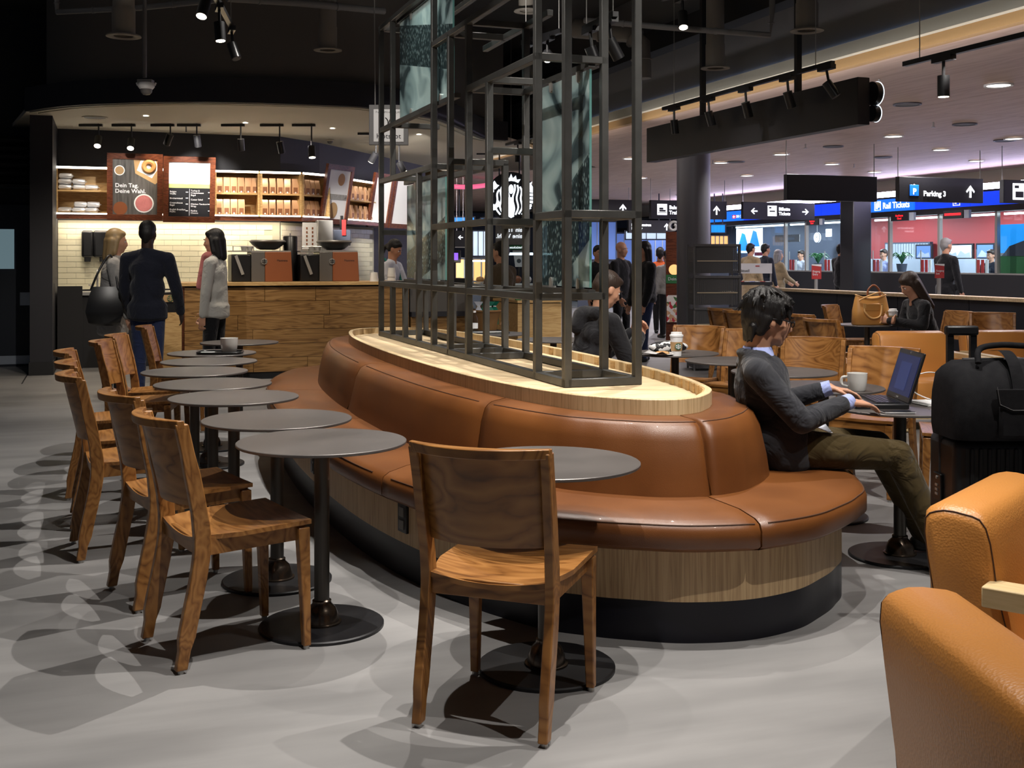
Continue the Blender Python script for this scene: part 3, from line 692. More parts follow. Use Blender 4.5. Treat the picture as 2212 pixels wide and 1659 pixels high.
# ---------------------------------------------------------------- steel frame standing in the tray
fr = thing('lattice_divider', 'tall open lattice frame of dark square steel tube on the banquette', 'frame', (0, 0, 0), TH)
TL, TR = 2.12, 2.50
SK = [5.16+0.4025*k for k in range(11)]
LV = [0.794, 1.205, 1.625, 2.045, 2.465, 2.885, 3.305, 4.69]
WT = 0.040
def post(t, k, z0, z1):
    obj('post', MB().bx(t-WT/2, t+WT/2, SK[k]-WT/2, SK[k]+WT/2, LV[z0]-(0.021 if z0 == 0 else 0), LV[z1]), 'frame_metal', fr, bevel=0.003, seg=1)
def rail(t, k0, k1, z):
    obj('rail', MB().bx(t-WT/2, t+WT/2, SK[k0]-WT/2, SK[k1]+WT/2, LV[z]-WT/2, LV[z]+WT/2), 'frame_metal', fr, bevel=0.003, seg=1)
def cross(k, z):
    obj('cross_rail', MB().bx(TL, TR, SK[k]-WT/2, SK[k]+WT/2, LV[z]-WT/2, LV[z]+WT/2), 'frame_metal', fr, bevel=0.003, seg=1)
for k, a, b in ((0,0,7),(1,0,7),(3,1,4),(4,0,5),(5,0,5),(6,0,7),(7,0,3),(8,0,1),(9,0,1),(9,3,6),(10,0,6)): post(TL, k, a, b)
for k, a, b in ((0,0,7),(1,0,7),(4,0,5),(5,0,3),(6,0,1),(7,0,3),(8,0,1),(10,0,3)): post(TR, k, a, b)
rail(TL,0,10,0); rail(TR,0,10,0); rail(TL,1,10,1); rail(TR,1,10,1)
rail(TL,4,6,2); rail(TL,0,1,2); rail(TR,0,1,2); rail(TR,3,5,2); cross(10,2); cross(0,2); rail(TL,3,5,2)
rail(TL,6,10,3); rail(TR,5,8,3); rail(TL,1,4,4); rail(TR,1,4,4); rail(TL,6,10,4); rail(TL,1,6,5); rail(TR,3,6,5)
rail(TL,6,10,6); rail(TR,4,9,6)
for k in (0,1,4,5,6,10): cross(k,0)
for k in (1,3,5,6,10): cross(k,1)
for k in (3,5,6,9): cross(k,3)
for k in (1,3,4,9): cross(k,4)
for k in (4,5): cross(k,5)
for k in (9,10): cross(k,6)
cross(1,2); cross(3,2)
def panel(label, t, k0, k1, z0, z1, m, off=0.0):
    s0, s1 = SK[k0]+off, SK[k1]-0.05
    p = thing('printed_glass', label, 'glass panel', W(t, s0, z0), TH+PI/2, 'printed glass panels in the steel frame')
    L = s1-s0
    obj('pane', MB().bx(0, L, -0.005, 0.005, 0, z1-z0), m, p)
    obj('polished_edge', MB().bx(-0.004, 0, -0.006, 0.006, 0, z1-z0), 'glass_edge', p)
    for x in (0.2*L, 0.75*L):
        for z, sg in ((0.0, 1), (z1-z0, -1)):
            c = obj('clamp', MB().prism([(0.022*math.cos(a), 0.035*math.sin(a)) for a in [PI*i/8 for i in range(9)]]+[(-0.022, -0.03), (0.022, -0.03)], -0.014, 0.014, 0, Matrix.Translation((x, 0, z+0.015*sg)) @ Matrix.Rotation(PI/2, 4, 'X') @ Matrix.Scale(sg, 4, (0, 1, 0))), 'steel', p)
    return p
panel('large printed glass panel with coffee beans, in the near bay of the steel frame', 2.43, 1, 3, 1.250, 2.42, 'print_glass', 0.02)
panel('printed glass panel high up at the far end of the steel frame', 2.17, 5, 9, 2.50, 3.27, 'print_glass_two', 0.10)
panel('printed glass panel low at the far end of the frame, in front of the barista', 2.33, 7, 10, 1.250, 2.01, 'print_glass', 0.02)
for z in (2.445, 1.225): obj('clip_rail', MB().bx(2.41, 2.45, SK[1], SK[3], z-0.015, z+0.015), 'frame_metal', fr)
obj('clip_rail', MB().bx(2.31, 2.35, SK[7], SK[10], 1.21, 1.24), 'frame_metal', fr); obj('clip_rail', MB().bx(2.31, 2.35, SK[7], SK[10], 2.02, 2.05), 'frame_metal', fr)
obj('clip_rail', MB().bx(2.15, 2.19, SK[5], SK[9], 2.47, 2.50), 'frame_metal', fr); obj('clip_rail', MB().bx(2.15, 2.19, SK[5], SK[9], 3.27, 3.30), 'frame_metal', fr)

# ---------------------------------------------------------------- tables
t0 = thing('cafe_table', 'x', 'table', (0, 0, 0), 0)
obj('tabletop', MB().lathe([(0.0001, 0.696), (0.318, 0.696), (0.3225, 0.699), (0.3225, 0.706), (0.320, 0.708), (0.0001, 0.708)], n=64), 'table_metal', t0, smooth=30)
obj('pole', MB().cyl((0,0,0.09), (0,0,0.696), 0.029, n=24), 'pole_metal', t0, smooth=40)
obj('base', MB().lathe([(0.0001, 0.0), (0.236, 0.0), (0.236, 0.010), (0.230, 0.014), (0.0001, 0.014)], n=56), 'base_metal', t0, smooth=30)
obj('bell', MB().lathe([(0.075, 0.014), (0.075, 0.020), (0.066, 0.022), (0.063, 0.045), (0.052, 0.072), (0.036, 0.088), (0.036, 0.10), (0.030, 0.104)], n=28), 'bell_metal', t0, smooth=50)
TABLES = [((-0.727,4.336), 'bare round steel table beside the nearest chair of the left row'),
 ((-1.024,4.945), 'second nearest bare round table of the left row'),
 ((-1.405,5.73), 'third nearest bare round table of the left row'),
 ((-1.674,6.35), 'fourth nearest bare round table of the left row'),
 ((-1.972,7.05), 'fifth nearest bare round table of the left row, behind it a free gap'),
 ((-2.07,7.75), 'bare round table just in front of the table with the white cup'),
 ((-2.235,8.45), 'round table carrying a white cup on a black tray'),
 ((-2.29,9.53), 'farthest round table of the left row, beside the wooden counter front'),
 ((0.118,3.893), 'round table behind the foreground chair, its top half hidden by the backrest'),
 ((1.83,5.35), 'round table with the open laptop, at the suited man'),
 ((1.70,6.19), 'round table with a white mug, behind the laptop'),
 ((1.685,7.03), 'empty round table beyond the mug, behind the suited man'),
 ((1.515,7.80), 'round table half hidden behind the suited man\'s shoulder'),
 ((1.215,8.45), 'round table with a lidded paper cup and a plate'),
 ((3.80,12.14), 'round table carrying the tan handbag, near the navy partition'),
 ((0.36,9.85), 'round table shining blue behind the steel frame'),
 ((-0.17,10.66), 'farthest right-hand round table, with tray and glass, behind the frame')]
for i, ((x, y), lab) in enumerate(TABLES):
    if i == 0: t0.location = (x, y, 0); t0['label'] = lab; t0['group'] = 'round steel cafe tables'
    else: dup(t0, (x, y, 0), 0.3*i, lab, 'round steel cafe tables')

# ---------------------------------------------------------------- wooden chairs (forward is +y, origin between the feet)
c0 = thing('wooden_chair', 'x', 'chair')
def sq_path(pts, w, d):
    mb = MB(); rows = []
    for x, y, z, ww, dd in pts:
        rows.append([(x-ww/2, y-dd/2, z), (x+ww/2, y-dd/2, z), (x+ww/2, y+dd/2, z), (x-ww/2, y+dd/2, z)])
    mb.strip(rows, True); mb.add(rows[0], [(3,2,1,0)]); mb.add(rows[-1], [(0,1,2,3)]); return mb
for sx in (-1, 1):
    rp = catmull([(sx*0.200, -0.232, 0.012), (sx*0.200, -0.205, 0.16), (sx*0.200, -0.168, 0.34), (sx*0.200, -0.160, 0.46), (sx*0.203, -0.185, 0.62), (sx*0.208, -0.235, 0.845)], 4)
    obj('rear_leg', sq_path([(p.x, p.y, p.z, 0.030, 0.040 if p.z < 0.1 else 0.058 if p.z < 0.5 else 0.054 if p.z < 0.7 else 0.046) for p in rp], 0, 0), 'chair_wood', c0, bevel=0.004)
    obj('front_leg', sq_path([(sx*0.203, 0.222, 0.012, 0.028, 0.028), (sx*0.200, 0.215, 0.25, 0.036, 0.036), (sx*0.198, 0.208, 0.44, 0.044, 0.044)], 0, 0), 'chair_wood', c0, bevel=0.004)
    obj('foot_glide', MB().cyl((sx*0.203, 0.222, 0), (sx*0.203, 0.222, 0.013), 0.011, n=10), 'steel', c0)
    obj('foot_glide', MB().cyl((sx*0.200, -0.232, 0), (sx*0.200, -0.232, 0.013), 0.011, n=10), 'steel', c0)
    obj('side_rail', MB().hexa([(sx*0.188-0.011, -0.17, 0.385), (sx*0.188+0.011, -0.17, 0.385), (sx*0.188+0.011, 0.21, 0.395), (sx*0.188-0.011, 0.21, 0.395), (sx*0.188-0.011, -0.17, 0.446), (sx*0.188+0.011, -0.17, 0.446), (sx*0.188+0.011, 0.21, 0.456), (sx*0.188-0.011, 0.21, 0.456)]), 'chair_wood', c0)
obj('front_rail', MB().bx(-0.19, 0.19, 0.204, 0.226, 0.395, 0.456), 'chair_wood', c0, bevel=0.003)
obj('rear_rail', MB().bx(-0.186, 0.186, -0.172, -0.150, 0.385, 0.44), 'chair_wood', c0, bevel=0.003)
nu, nv = 12, 8; top = []; bot = []
for j in range(nv+1):
    y = -0.178+0.412*j/nv; hw = 0.185+0.037*min(1, max(0, (j-0.5)/2.2))*1.0; hw = min(hw, 0.222)
    r1 = []; r2 = []
    for i in range(nu+1):
        u = -1+2*i/nu; f = 1-j/nv
        z = 0.452+0.016*(j/nv)+0.020*(u*u-1)*(0.35+0.65*min(1, f*1.2))*(1.0 if f > 0.1 else 0.3)
        r1.append((u*hw, y, z)); r2.append((u*hw, y, z-0.016))
    top.append(r1); bot.append(r2)
mb = MB(); mb.strip(top); mb.strip([list(reversed(r)) for r in bot])
rim = [(top[0][i], bot[0][i]) for i in range(nu+1)]+[(top[j][nu], bot[j][nu]) for j in range(1, nv+1)]+[(top[nv][i], bot[nv][i]) for i in range(nu-1, -1, -1)]+[(top[j][0], bot[j][0]) for j in range(nv-1, 0, -1)]
mb.strip([[a, b] for a, b in rim]+[list(rim[0])])
obj('seat', mb, 'chair_wood', c0, smooth=35)
mb = MB(); rows = []
for z, back_y in ((0.555, -0.168), (0.62, -0.182), (0.70, -0.201), (0.78, -0.220), (0.842, -0.234)):
    fr_, bk_ = [], []
    for i in range(13):
        u = -1+2*i/12; y = back_y-0.062*(1-u*u)+0.014
        fr_.append((u*0.190, y, z)); bk_.append((u*0.190, y-0.014, z))
    rows.append(fr_+list(reversed(bk_)))
mb.strip(rows, True); n = len(rows[0]); mb.add(rows[0], [list(reversed(range(n)))]); mb.add(rows[-1], [list(range(n))])
obj('backrest', mb, 'chair_wood', c0, smooth=40)
mb = MB(); rows = []
for z in (0.828, 0.858):
    fr_, bk_ = [], []
    for i in range(13):
        u = -1+2*i/12; y = -0.230-0.062*(1-u*u)-(0.004 if z > 0.84 else 0); wf = 0.018+0.018*(1-u*u)
        fr_.append((u*0.223, y+0.007, z)); bk_.append((u*0.223, y-wf, z))
    rows.append(fr_+list(reversed(bk_)))
mb.strip(rows, True); n = len(rows[0]); mb.add(rows[0], [list(reversed(range(n)))]); mb.add(rows[-1], [list(range(n))])
obj('top_rail', mb, 'chair_wood', c0, bevel=0.003)
def face(x, y): return math.atan2(-x, y)
CHAIRS = [((-0.012,3.55), (0.354,0.935), 'wooden chair nearest the camera, seen from behind at the front table'),
 ((-1.038,4.13), (0.832,0.554), 'nearest wooden chair of the left row, its seat half in shadow'),
 ((-1.40,4.79), (0.832,0.554), 'second nearest wooden chair of the left row, with a broad curved top'),
 ((-1.87,5.52), (0.90,0.43), 'third nearest wooden chair of the left row, with a tall back post'),
 ((-2.12,6.13), (0.93,0.36), 'fourth nearest wooden chair of the left row'),
 ((-2.42,6.86), (0.95,0.30), 'fifth nearest wooden chair of the left row, mostly hidden by the fourth'),
 ((-2.51,7.66), (0.99,0.14), 'sixth wooden chair of the left row, the lit inner face of its back showing'),
 ((-2.62,8.26), (0.99,0.12), 'seventh wooden chair of the left row, below the blond woman'),
 ((-2.76,9.35), (0.98,0.18), 'farthest wooden chair of the left row, below the man in black'),
 ((1.42,9.12), (-0.50,-0.86), 'light wooden chair behind the paper cup with the white lid'),
 ((2.55,12.85), (0.90,0.43), 'dark-backed wooden chair in front of the mesh crate stack'),
 ((1.72,8.62), (-0.60,-0.80), 'wooden chair partly hidden by the suited man\'s neck'),
 ((2.62,12.3), (0.90,0.43), 'dark wooden chair just left of the suited man\'s head'),
 ((2.00,7.72), (-0.45,-0.89), 'wooden chair with strongly figured back grain right of the suited man\'s face'),
 ((3.10,11.5), (0.90,0.43), 'dark wooden chair whose back peeps out behind the glasses'),
 ((3.05,10.55), (0.88,0.47), 'wooden chair turned away, its seat showing, in front of the bag table'),
 ((4.02,13.5), (0.80,-0.60), 'wooden chair left of the tan handbag, seen edge on against the partition'),
 ((2.16,6.85), (-0.62,-0.78), 'wooden chair behind the laptop screen'),
 ((2.50,6.25), (-0.95,0.30), 'wooden chair whose seat shows under the laptop table'),
 ((4.50,11.95), (-0.97,-0.25), 'wooden chair under the woman with long hair'),
 ((4.86,11.45), (-0.35,-0.94), 'light wooden chair against the navy partition, at the far right')]
for i, ((x, y), (fx, fy), lab) in enumerate(CHAIRS):
    if i == 0: c0.location = (x, y, 0); c0.rotation_euler.z = face(fx, fy); c0['label'] = lab; c0['group'] = 'wooden cafe chairs'
    else: dup(c0, (x, y, 0), face(fx, fy), lab, 'wooden cafe chairs')

# ---------------------------------------------------------------- leather armchairs (they face +y; backrest along x at y = 0)
def rounded(w, h, r, n=6):
    out = []
    for cx, cy, a0 in ((w/2-r, h-r, 0), (-w/2+r, h-r, PI/2)):
        for k in range(n+1):
            a = a0+PI/2*k/n; out.append((cx+r*math.cos(a), cy+r*math.sin(a)))
    return out
a0 = thing('leather_armchair', 'x', 'armchair')
ENDR = {}
def shell(prof, w, r, name, m):
    # prof: rear-to-front outline (y,z) of the end face, swept along x with softened ends
    mb = MB(); rows = []
    for x, k in ((-w/2, 0.035), (-w/2+0.010, 0.014), (-w/2+0.035, 0.0), (0, 0.0), (w/2-0.035, 0.0), (w/2-0.010, 0.014), (w/2, 0.035)):
        cy = sum(p[0] for p in prof)/len(prof); cz = sum(p[1] for p in prof)/len(prof); row = []
        for y, z in prof:
            dy, dz = y-cy, z-cz; L = math.hypot(dy, dz); row.append((x, y-dy/L*k, z-dz/L*k))
        rows.append(row)
    ENDR[name] = (rows[1], rows[-2])
    mb.strip(rows, True); n = len(prof); mb.add(rows[0], [list(reversed(range(n)))]); mb.add(rows[-1], [list(range(n))])
    return obj(name, mb, m, a0, smooth=50)
bp = catmull([(-0.02, 0.14, 0), (-0.055, 0.45, 0), (-0.085, 0.72, 0), (-0.055, 0.775, 0), (0.02, 0.778, 0), (0.075, 0.75, 0), (0.11, 0.60, 0), (0.145, 0.40, 0), (0.17, 0.14, 0)], 3)
bk = shell([(p.x, p.y) for p in bp], 0.62, 0.05, 'backrest', 'chair_leather')
for r in ENDR['backrest']: obj('piping', MB().tube([Vector(p) for p in r[2:-2]], 0.002, 6), 'seam', bk)
sp_ = catmull([(0.10, 0.20, 0), (0.10, 0.40, 0), (0.30, 0.425, 0), (0.60, 0.42, 0), (0.645, 0.39, 0), (0.64, 0.22, 0)], 3)
shell([(p.x, p.y) for p in sp_], 0.56, 0.05, 'seat_cushion', 'chair_leather')
for sx in (-1, 1):
    obj('armrest', MB().box((sx*0.325, 0.39, 0.585), (0.085, 0.62, 0.05)), 'arm_wood', a0, bevel=0.004)
    obj('side_panel', MB().box((sx*0.325, 0.42, 0.29), (0.045, 0.46, 0.56)), 'arm_wood', a0, bevel=0.004)
obj('base_frame', MB().bx(-0.30, 0.30, 0.0, 0.60, 0.10, 0.20), 'arm_wood', a0)
for sx in (-1, 1):
    for y in (0.03, 0.58): obj('leg', MB().box((sx*0.28, y, 0.05), (0.045, 0.045, 0.10)), 'arm_wood', a0)
ARM = [((1.30,3.08), face(0.78,-0.62), 'orange leather armchair at the right edge, back and timber armrest in view'),
       ((0.79,1.87), face(0.9995,0.03), 'nearest orange leather armchair at the bottom right, seen from behind'),
       ((3.45,9.85), face(0.10,-0.995), 'tan leather armchair behind the laptop, below the paper cup and handbag'),
       ((4.25,9.95), face(0.05,-0.998), 'tan leather armchair at the far right, behind the suitcase handle')]
for i, ((x, y), rz, lab) in enumerate(ARM):
    if i == 0: a0.location = (x, y, 0); a0.rotation_euler.z = rz; a0['label'] = lab; a0['group'] = 'leather armchairs'
    else: dup(a0, (x, y, 0), rz, lab, 'leather armchairs')
# ---------------------------------------------------------------- people
def blob(name, prims, voxel, m, parent, it=4, sm=70):
    mb = MB()
    for q in prims:
        if q[0] == 'c':                      # tapered limb piece p0,r0 -> p1,r1
            _, p0, r0, p1, r1 = q; p0, p1 = Vector(p0), Vector(p1)
            mb.ell(p0, (r0, r0, r0), 14, 8); mb.ell(p1, (r1, r1, r1), 14, 8)
            if (p1-p0).length > 1e-4: mb.cyl(p0, p1, r0, r1, 14)
        else:
            _, c, r, mt = q; mb.ell(c, r, 18, 12, 0, mt)
    me = bpy.data.meshes.new(name); me.from_pydata(mb.v, [], mb.f)
    o = bpy.data.objects.new(name, me); COL.objects.link(o)
    r = o.modifiers.new('r', 'REMESH'); r.mode = 'VOXEL'; r.voxel_size = voxel
    s = o.modifiers.new('s', 'SMOOTH'); s.factor = 0.5; s.iterations = it
    dg = bpy.context.evaluated_depsgraph_get()
    nm = bpy.data.meshes.new_from_object(o.evaluated_get(dg)); o.modifiers.clear(); o.data = nm; bpy.data.meshes.remove(me)
    nm.name = name; nm.materials.clear(); nm.materials.append(M[m]); nm.shade_smooth()
    o.parent = parent
    return o
def C(p0, r0, p1, r1): return ('c', p0, r0, p1, r1)
def E(c, r, mt=None): return ('e', c, r, mt)
def hand(w, d, n, side, curl=0.5, k=1.0, spread=1.0):
    # wrist w, pointing d, palm facing n; side = +1 when the thumb lies on d x n
    w, d, n = Vector(w), Vector(d).normalized(), Vector(n).normalized(); n = (n-d*n.dot(d)).normalized(); x = d.cross(n)*side; out = []
    for u in (-0.030, -0.010, 0.010, 0.030):
        out.append(C(w+x*u*0.7*k+d*0.005, 0.015*k, w+d*0.085*k+x*u*k, 0.0125*k))
    for u, L in ((0.033, 0.070), (0.0115, 0.080), (-0.0105, 0.074), (-0.032, 0.058)):
        p = w+d*0.088*k+x*u*k; a = 0.0; dd = d+x*u*2.2*spread
        for f, ang in ((0.45, curl*0.55), (0.32, curl*0.9), (0.23, curl*0.7)):
            a += ang; v = (dd.normalized()*math.cos(a)+n*math.sin(a)); q = p+v*L*f*k; out.append(C(p, 0.0088*k, q, 0.0078*k)); p = q
    p = w+d*0.022*k+x*0.028*k
    for v, L, r in ((d*0.62+x*0.75+n*0.25, 0.042, 0.0125), (d*0.90+x*0.30+n*0.35, 0.032, 0.0105), (d*0.97+x*0.05+n*0.3, 0.026, 0.009)):
        q = p+v.normalized()*L*k; out.append(C(p, r*k, q, r*0.85*k)); p = q
    return out
def stand(h=1.72, lean=0.0, arms=((0.0, 0.0), (0.0, 0.0)), step=0.0, female=False):
    z = h; J = {}
    sw = (0.105 if female else 0.118)*h; hw = 0.052*h
    J['pelvis'] = Vector((0, 0, 0.53*z)); J['chest'] = Vector((lean*0.6, 0, 0.72*z)); J['neck'] = Vector((lean*0.95, 0, 0.845*z)); J['head'] = Vector((lean*1.15+0.015, 0, 0.928*z))
    for sd, s in (('r', -1), ('l', 1)):
        J['sh_'+sd] = Vector((lean*0.85, s*sw, 0.802*z)); J['hip_'+sd] = Vector((0, s*hw, 0.51*z))
        f = step*s; J['knee_'+sd] = Vector((0.02+f*0.5, s*hw*0.95, 0.285*z)); J['ank_'+sd] = Vector((f, s*hw*0.9, 0.045*z))
        fw, out = arms[0 if sd == 'r' else 1]          # forearm raised (0..1.6), elbow carried out
        e = J['sh_'+sd]+Vector((0.02+0.10*fw, s*(0.03+out), -0.185*z)); J['el_'+sd] = e
        J['wr_'+sd] = e+Vector((math.sin(fw)*0.145*z, -s*0.02*fw, -math.cos(fw)*0.145*z))
    return J
def sit(h=1.72, seat=0.47, lean=0.05, hands=None, legs=None, female=False):
    k = h/1.72; J = {}
    J['pelvis'] = Vector((0, 0, seat+0.095)); J['chest'] = Vector((lean*0.6, 0, seat+0.36*k)); J['neck'] = Vector((lean, 0, seat+0.555*k)); J['head'] = Vector((lean+0.06, 0, seat+0.70*k))
    sw = (0.175 if female else 0.20)*k
    for sd, s in (('r', -1), ('l', 1)):
        J['sh_'+sd] = Vector((lean*0.9, s*sw, seat+0.50*k)); J['hip_'+sd] = Vector((0.02, s*0.095, seat+0.085))
        J['knee_'+sd] = Vector((0.46, s*0.11, seat+0.055)); J['ank_'+sd] = Vector((0.44, s*0.10, 0.085))
        J['el_'+sd] = Vector((0.10+lean, s*(sw+0.05), seat+0.24*k)); J['wr_'+sd] = Vector((0.34+lean, s*0.10, seat+0.27*k))
    for a, b in (hands or {}).items(): J[a] = Vector(b)
    for a, b in (legs or {}).items(): J[a] = Vector(b)
    return J
def person(label, loc, fwd, J, top='cloth_black', bottom='cloth_black', hair='hair_brown', style='short', skin='skin', yaw=0.0, pitch=0.0, coat=0.0, vox=0.014, extra=None, group=None, handn=None, tie=None, hem=0.0, bulk=1.0, shoes=True, curl=0.45, hb=1.0):
    P = thing('person', label, 'person', (loc[0], loc[1], loc[2] if len(loc) > 2 else 0), math.atan2(fwd[1], fwd[0]), group)
    g = lambda n: Vector(J[n])
    R = Matrix.Rotation(yaw, 3, 'Z') @ Matrix.Rotation(pitch, 3, 'Y')
    hc = g('head')
    H = lambda x, y, z: hc+R @ Vector((x, y, z))
    R4 = R
    # --- the body: one continuous surface
    b = [E(H(-0.012,0,0.038),(0.094,0.075,0.088),R4), E(H(0.022,0,-0.012),(0.074,0.064,0.086),R4), E(H(0.030,0,-0.070),(0.052,0.052,0.040),R4),
         E(H(0.066,0,-0.094),(0.022,0.026,0.020),R4), C(H(0.090,0,0.008),0.009,H(0.108,0,-0.028),0.0125), E(H(0.100,0,-0.034),(0.012,0.019,0.009),R4),
         E(H(0.076,0,0.022),(0.018,0.050,0.011),R4), E(H(0.086,0,-0.056),(0.012,0.023,0.007),R4), E(H(0.084,0,-0.068),(0.012,0.020,0.007),R4),
         E(H(0.055,0.040,-0.028),(0.026,0.020,0.022),R4), E(H(0.055,-0.040,-0.028),(0.026,0.020,0.022),R4)]
    for s in (-1, 1):
        b.append(E(H(-0.006,s*0.076,-0.010),(0.019,0.008,0.031),R4)); b.append(E(H(0.002,s*0.078,-0.030),(0.010,0.008,0.012),R4))
    b += [C(H(-0.020,0,-0.050),0.056,g('neck')+Vector((0,0,-0.01)),0.060), C(g('neck')+Vector((0,0,-0.06)),0.062,g('chest'),0.08), C(g('chest'),0.085,g('pelvis'),0.085)]
    for sd in 'rl':
        s = -1 if sd == 'r' else 1
        b += [C(g('neck')+Vector((0,0,-0.06)),0.042,g('sh_'+sd)+Vector((0,0,-0.03)),0.034), C(g('sh_'+sd)+Vector((0,0,-0.03)),0.036,g('el_'+sd),0.033), C(g('el_'+sd),0.035,g('wr_'+sd),0.026),
              C(g('hip_'+sd),0.075,g('knee_'+sd),0.050), C(g('knee_'+sd),0.050,g('ank_'+sd),0.035), C(g('ank_'+sd),0.036,g('ank_'+sd)+Vector((0.13,0,-0.035)),0.028)]
        d = g('wr_'+sd)-g('el_'+sd); n = Vector((0, -s, 0)); th = 1
        if handn and sd in handn: n = Vector(handn[sd][0]); d = Vector(handn[sd][1]) if len(handn[sd]) > 1 else d
        x = d.cross(n); want = Vector((0.5, -s, 0.6)) if abs(n.z) < 0.5 else Vector((0, -s, 0))
        th = 1 if x.dot(want) > 0 else -1
        b += hand(g('wr_'+sd), d, n, th, curl, 1.0)
    obj_b = blob('body', b, min(vox, 0.013) if vox > 0.008 else vox, skin, P, 2)
    for s in (-1, 1):
        e = obj('eye', MB().ell(H(0.0785, s*0.031, 0.004), (0.0095, 0.0115, 0.0085), 10, 8), 'eye_white', P, smooth=60)
        obj('iris', MB().ell(H(0.0855, s*0.031, 0.003), (0.0035, 0.0055, 0.0055), 8, 6), 'hair_black', e, smooth=60)
        obj('eyebrow', MB().box(H(0.0905, s*0.033, 0.026), (0.008, 0.036, 0.006), 0, 0, R), hair, P)
    obj('mouth', MB().ell(H(0.0945, 0, -0.062), (0.006, 0.020, 0.004), 10, 6, 0, R), 'lip', P, smooth=60)
    # --- hair
    if style != 'bald':
        hp = [E(H(-0.022,0,0.050),(0.099*hb,0.083*hb,0.090*hb),R4), E(H(-0.046,0,0.008),(0.076*hb,0.078*hb,0.082*hb),R4)]
        if style == 'short': hp += [E(H(0.040,0,0.088),(0.052,0.062,0.030),R4), C(H(-0.070,0,-0.035),0.040,H(-0.055,0,-0.070),0.034)]
        if style == 'fringe':
            hp += [E(H(0.035,0,0.085),(0.062,0.070,0.040),R4), E(H(0.070,0,0.055),(0.030,0.060,0.026),R4), C(H(-0.075,0,-0.03),0.048,H(-0.060,0,-0.085),0.036)]
            for s in (-1, 1): hp += [E(H(0.016,s*0.070,0.028),(0.034,0.018,0.040),R4), C(H(0.030,s*0.072,0.03),0.014,H(0.032,s*0.072,-0.012),0.008), C(H(-0.03,s*0.062,0.0),0.030,H(-0.045,s*0.055,-0.06),0.024)]
        if style in ('long', 'bob'):
            L = 0.30 if style == 'long' else 0.17
            hp += [E(H(0.030,0,0.085),(0.055,0.066,0.034),R4)]
            for s in (-1, 1): hp += [C(H(0.005,s*0.075,0.03),0.024,H(-0.012,s*0.085,-L*0.7),0.026), C(H(-0.045,s*0.060,0.0),0.045,H(-0.060,s*0.065,-L),0.034)]
            hp += [C(H(-0.075,0,0.0),0.055,H(-0.085,0,-L*1.05),0.040)]
        if style == 'tail':
            hp += [E(H(0.030,0,0.085),(0.055,0.066,0.030),R4), C(H(-0.10,0,0.03),0.030,H(-0.15,0,-0.06),0.034), C(H(-0.15,0,-0.06),0.034,H(-0.13,0,-0.22),0.018)]
        if style == 'fringe':                        # loose locks over the crown, brow and nape
            rr = random.Random(4)
            for k in range(70):
                a = rr.uniform(0, 2*PI); e_ = rr.uniform(0.15, 1.2); dv = Vector((math.cos(a)*math.cos(e_), math.sin(a)*math.cos(e_), math.sin(e_)))
                p0 = Vector((-0.022+0.106*dv.x, 0.0885*dv.y, 0.050+0.0965*dv.z)); tn = Vector((dv.x*0.6+0.25, dv.y*0.6, -0.75)); tn = (tn-dv*tn.dot(dv)).normalized(); L = rr.uniform(0.05, 0.085)
                if p0.x+tn.x*L > 0.095: L *= 0.6
                hp.append(C(H(*p0), 0.0075, H(*(p0+tn*L+dv*0.003)), 0.003))
            for k in range(14):
                y = -0.062+0.0095*k; hp.append(C(H(-0.095+0.3*abs(y)*0.6, y, -0.045), 0.014, H(-0.088+0.3*abs(y)*0.6, y*0.92, -0.098-rr.uniform(0, 0.02)), 0.006))
            for k in range(9):
                y = -0.056+0.014*k; hp.append(C(H(0.072, y, 0.065), 0.013, H(0.090-abs(y)*0.25, y+rr.uniform(-0.008, 0.008), 0.030-rr.uniform(0, 0.012)), 0.005))
        blob('hair', hp, min(0.010, vox) if style != 'fringe' else 0.0048, hair, P, 4)
    # --- clothes
    q = bulk
    j = [E(g('chest')+Vector((0.0,0,0.02)),(0.125*q,0.170*q,0.155)), C(g('chest'),0.125*q,g('pelvis')+Vector((0,0,0.04)),0.135*q), E((g('chest')+g('pelvis'))/2,(0.125*q,0.165*q,0.18)),
         E(g('pelvis')+Vector((0.0,0,0.0)),(0.135*q,0.180*q,0.10)), C(g('neck')+Vector((-0.012,0,-0.035)),0.070,g('chest')+Vector((0,0,0.06)),0.125)]
    for sd in 'rl':
        d = (g('wr_'+sd)-g('el_'+sd)).normalized()
        j += [C(g('neck')+Vector((-0.01,0,-0.050)),0.066,g('sh_'+sd)+Vector((0,0,-0.022)),0.062*q), C(g('sh_'+sd)+Vector((0,0,-0.02)),0.066*q,g('el_'+sd),0.056*q), C(g('el_'+sd),0.056*q,g('wr_'+sd)-d*(0.048 if tie else 0.012),0.043*q)]
    if tie:                                         # turned-down jacket collar round the back of the neck
        ring = [g('neck')+Vector((0.004+0.078*math.cos(a), 0.080*math.sin(a), -0.006-0.05*max(0, math.cos(a)))) for a in [0.75+(2*PI-1.5)*i/12 for i in range(13)]]
        j += [C(p, 0.019, q_, 0.019) for p, q_ in zip(ring, ring[1:])]
    if coat:                                        # skirt of a coat down to height coat
        pv = g('pelvis'); n_ = int((pv.z-coat)/0.035)+1; j += [E((pv.x,0,coat+0.03+(pv.z-coat-0.03)*k_/n_),(0.150*q,0.188*q,0.045)) for k_ in range(n_+1)]; j.append(E(g('neck')+Vector((-0.008,0,-0.02)),(0.076,0.080,0.036)))
    jk = blob('jacket', j, vox, top, P, 5)
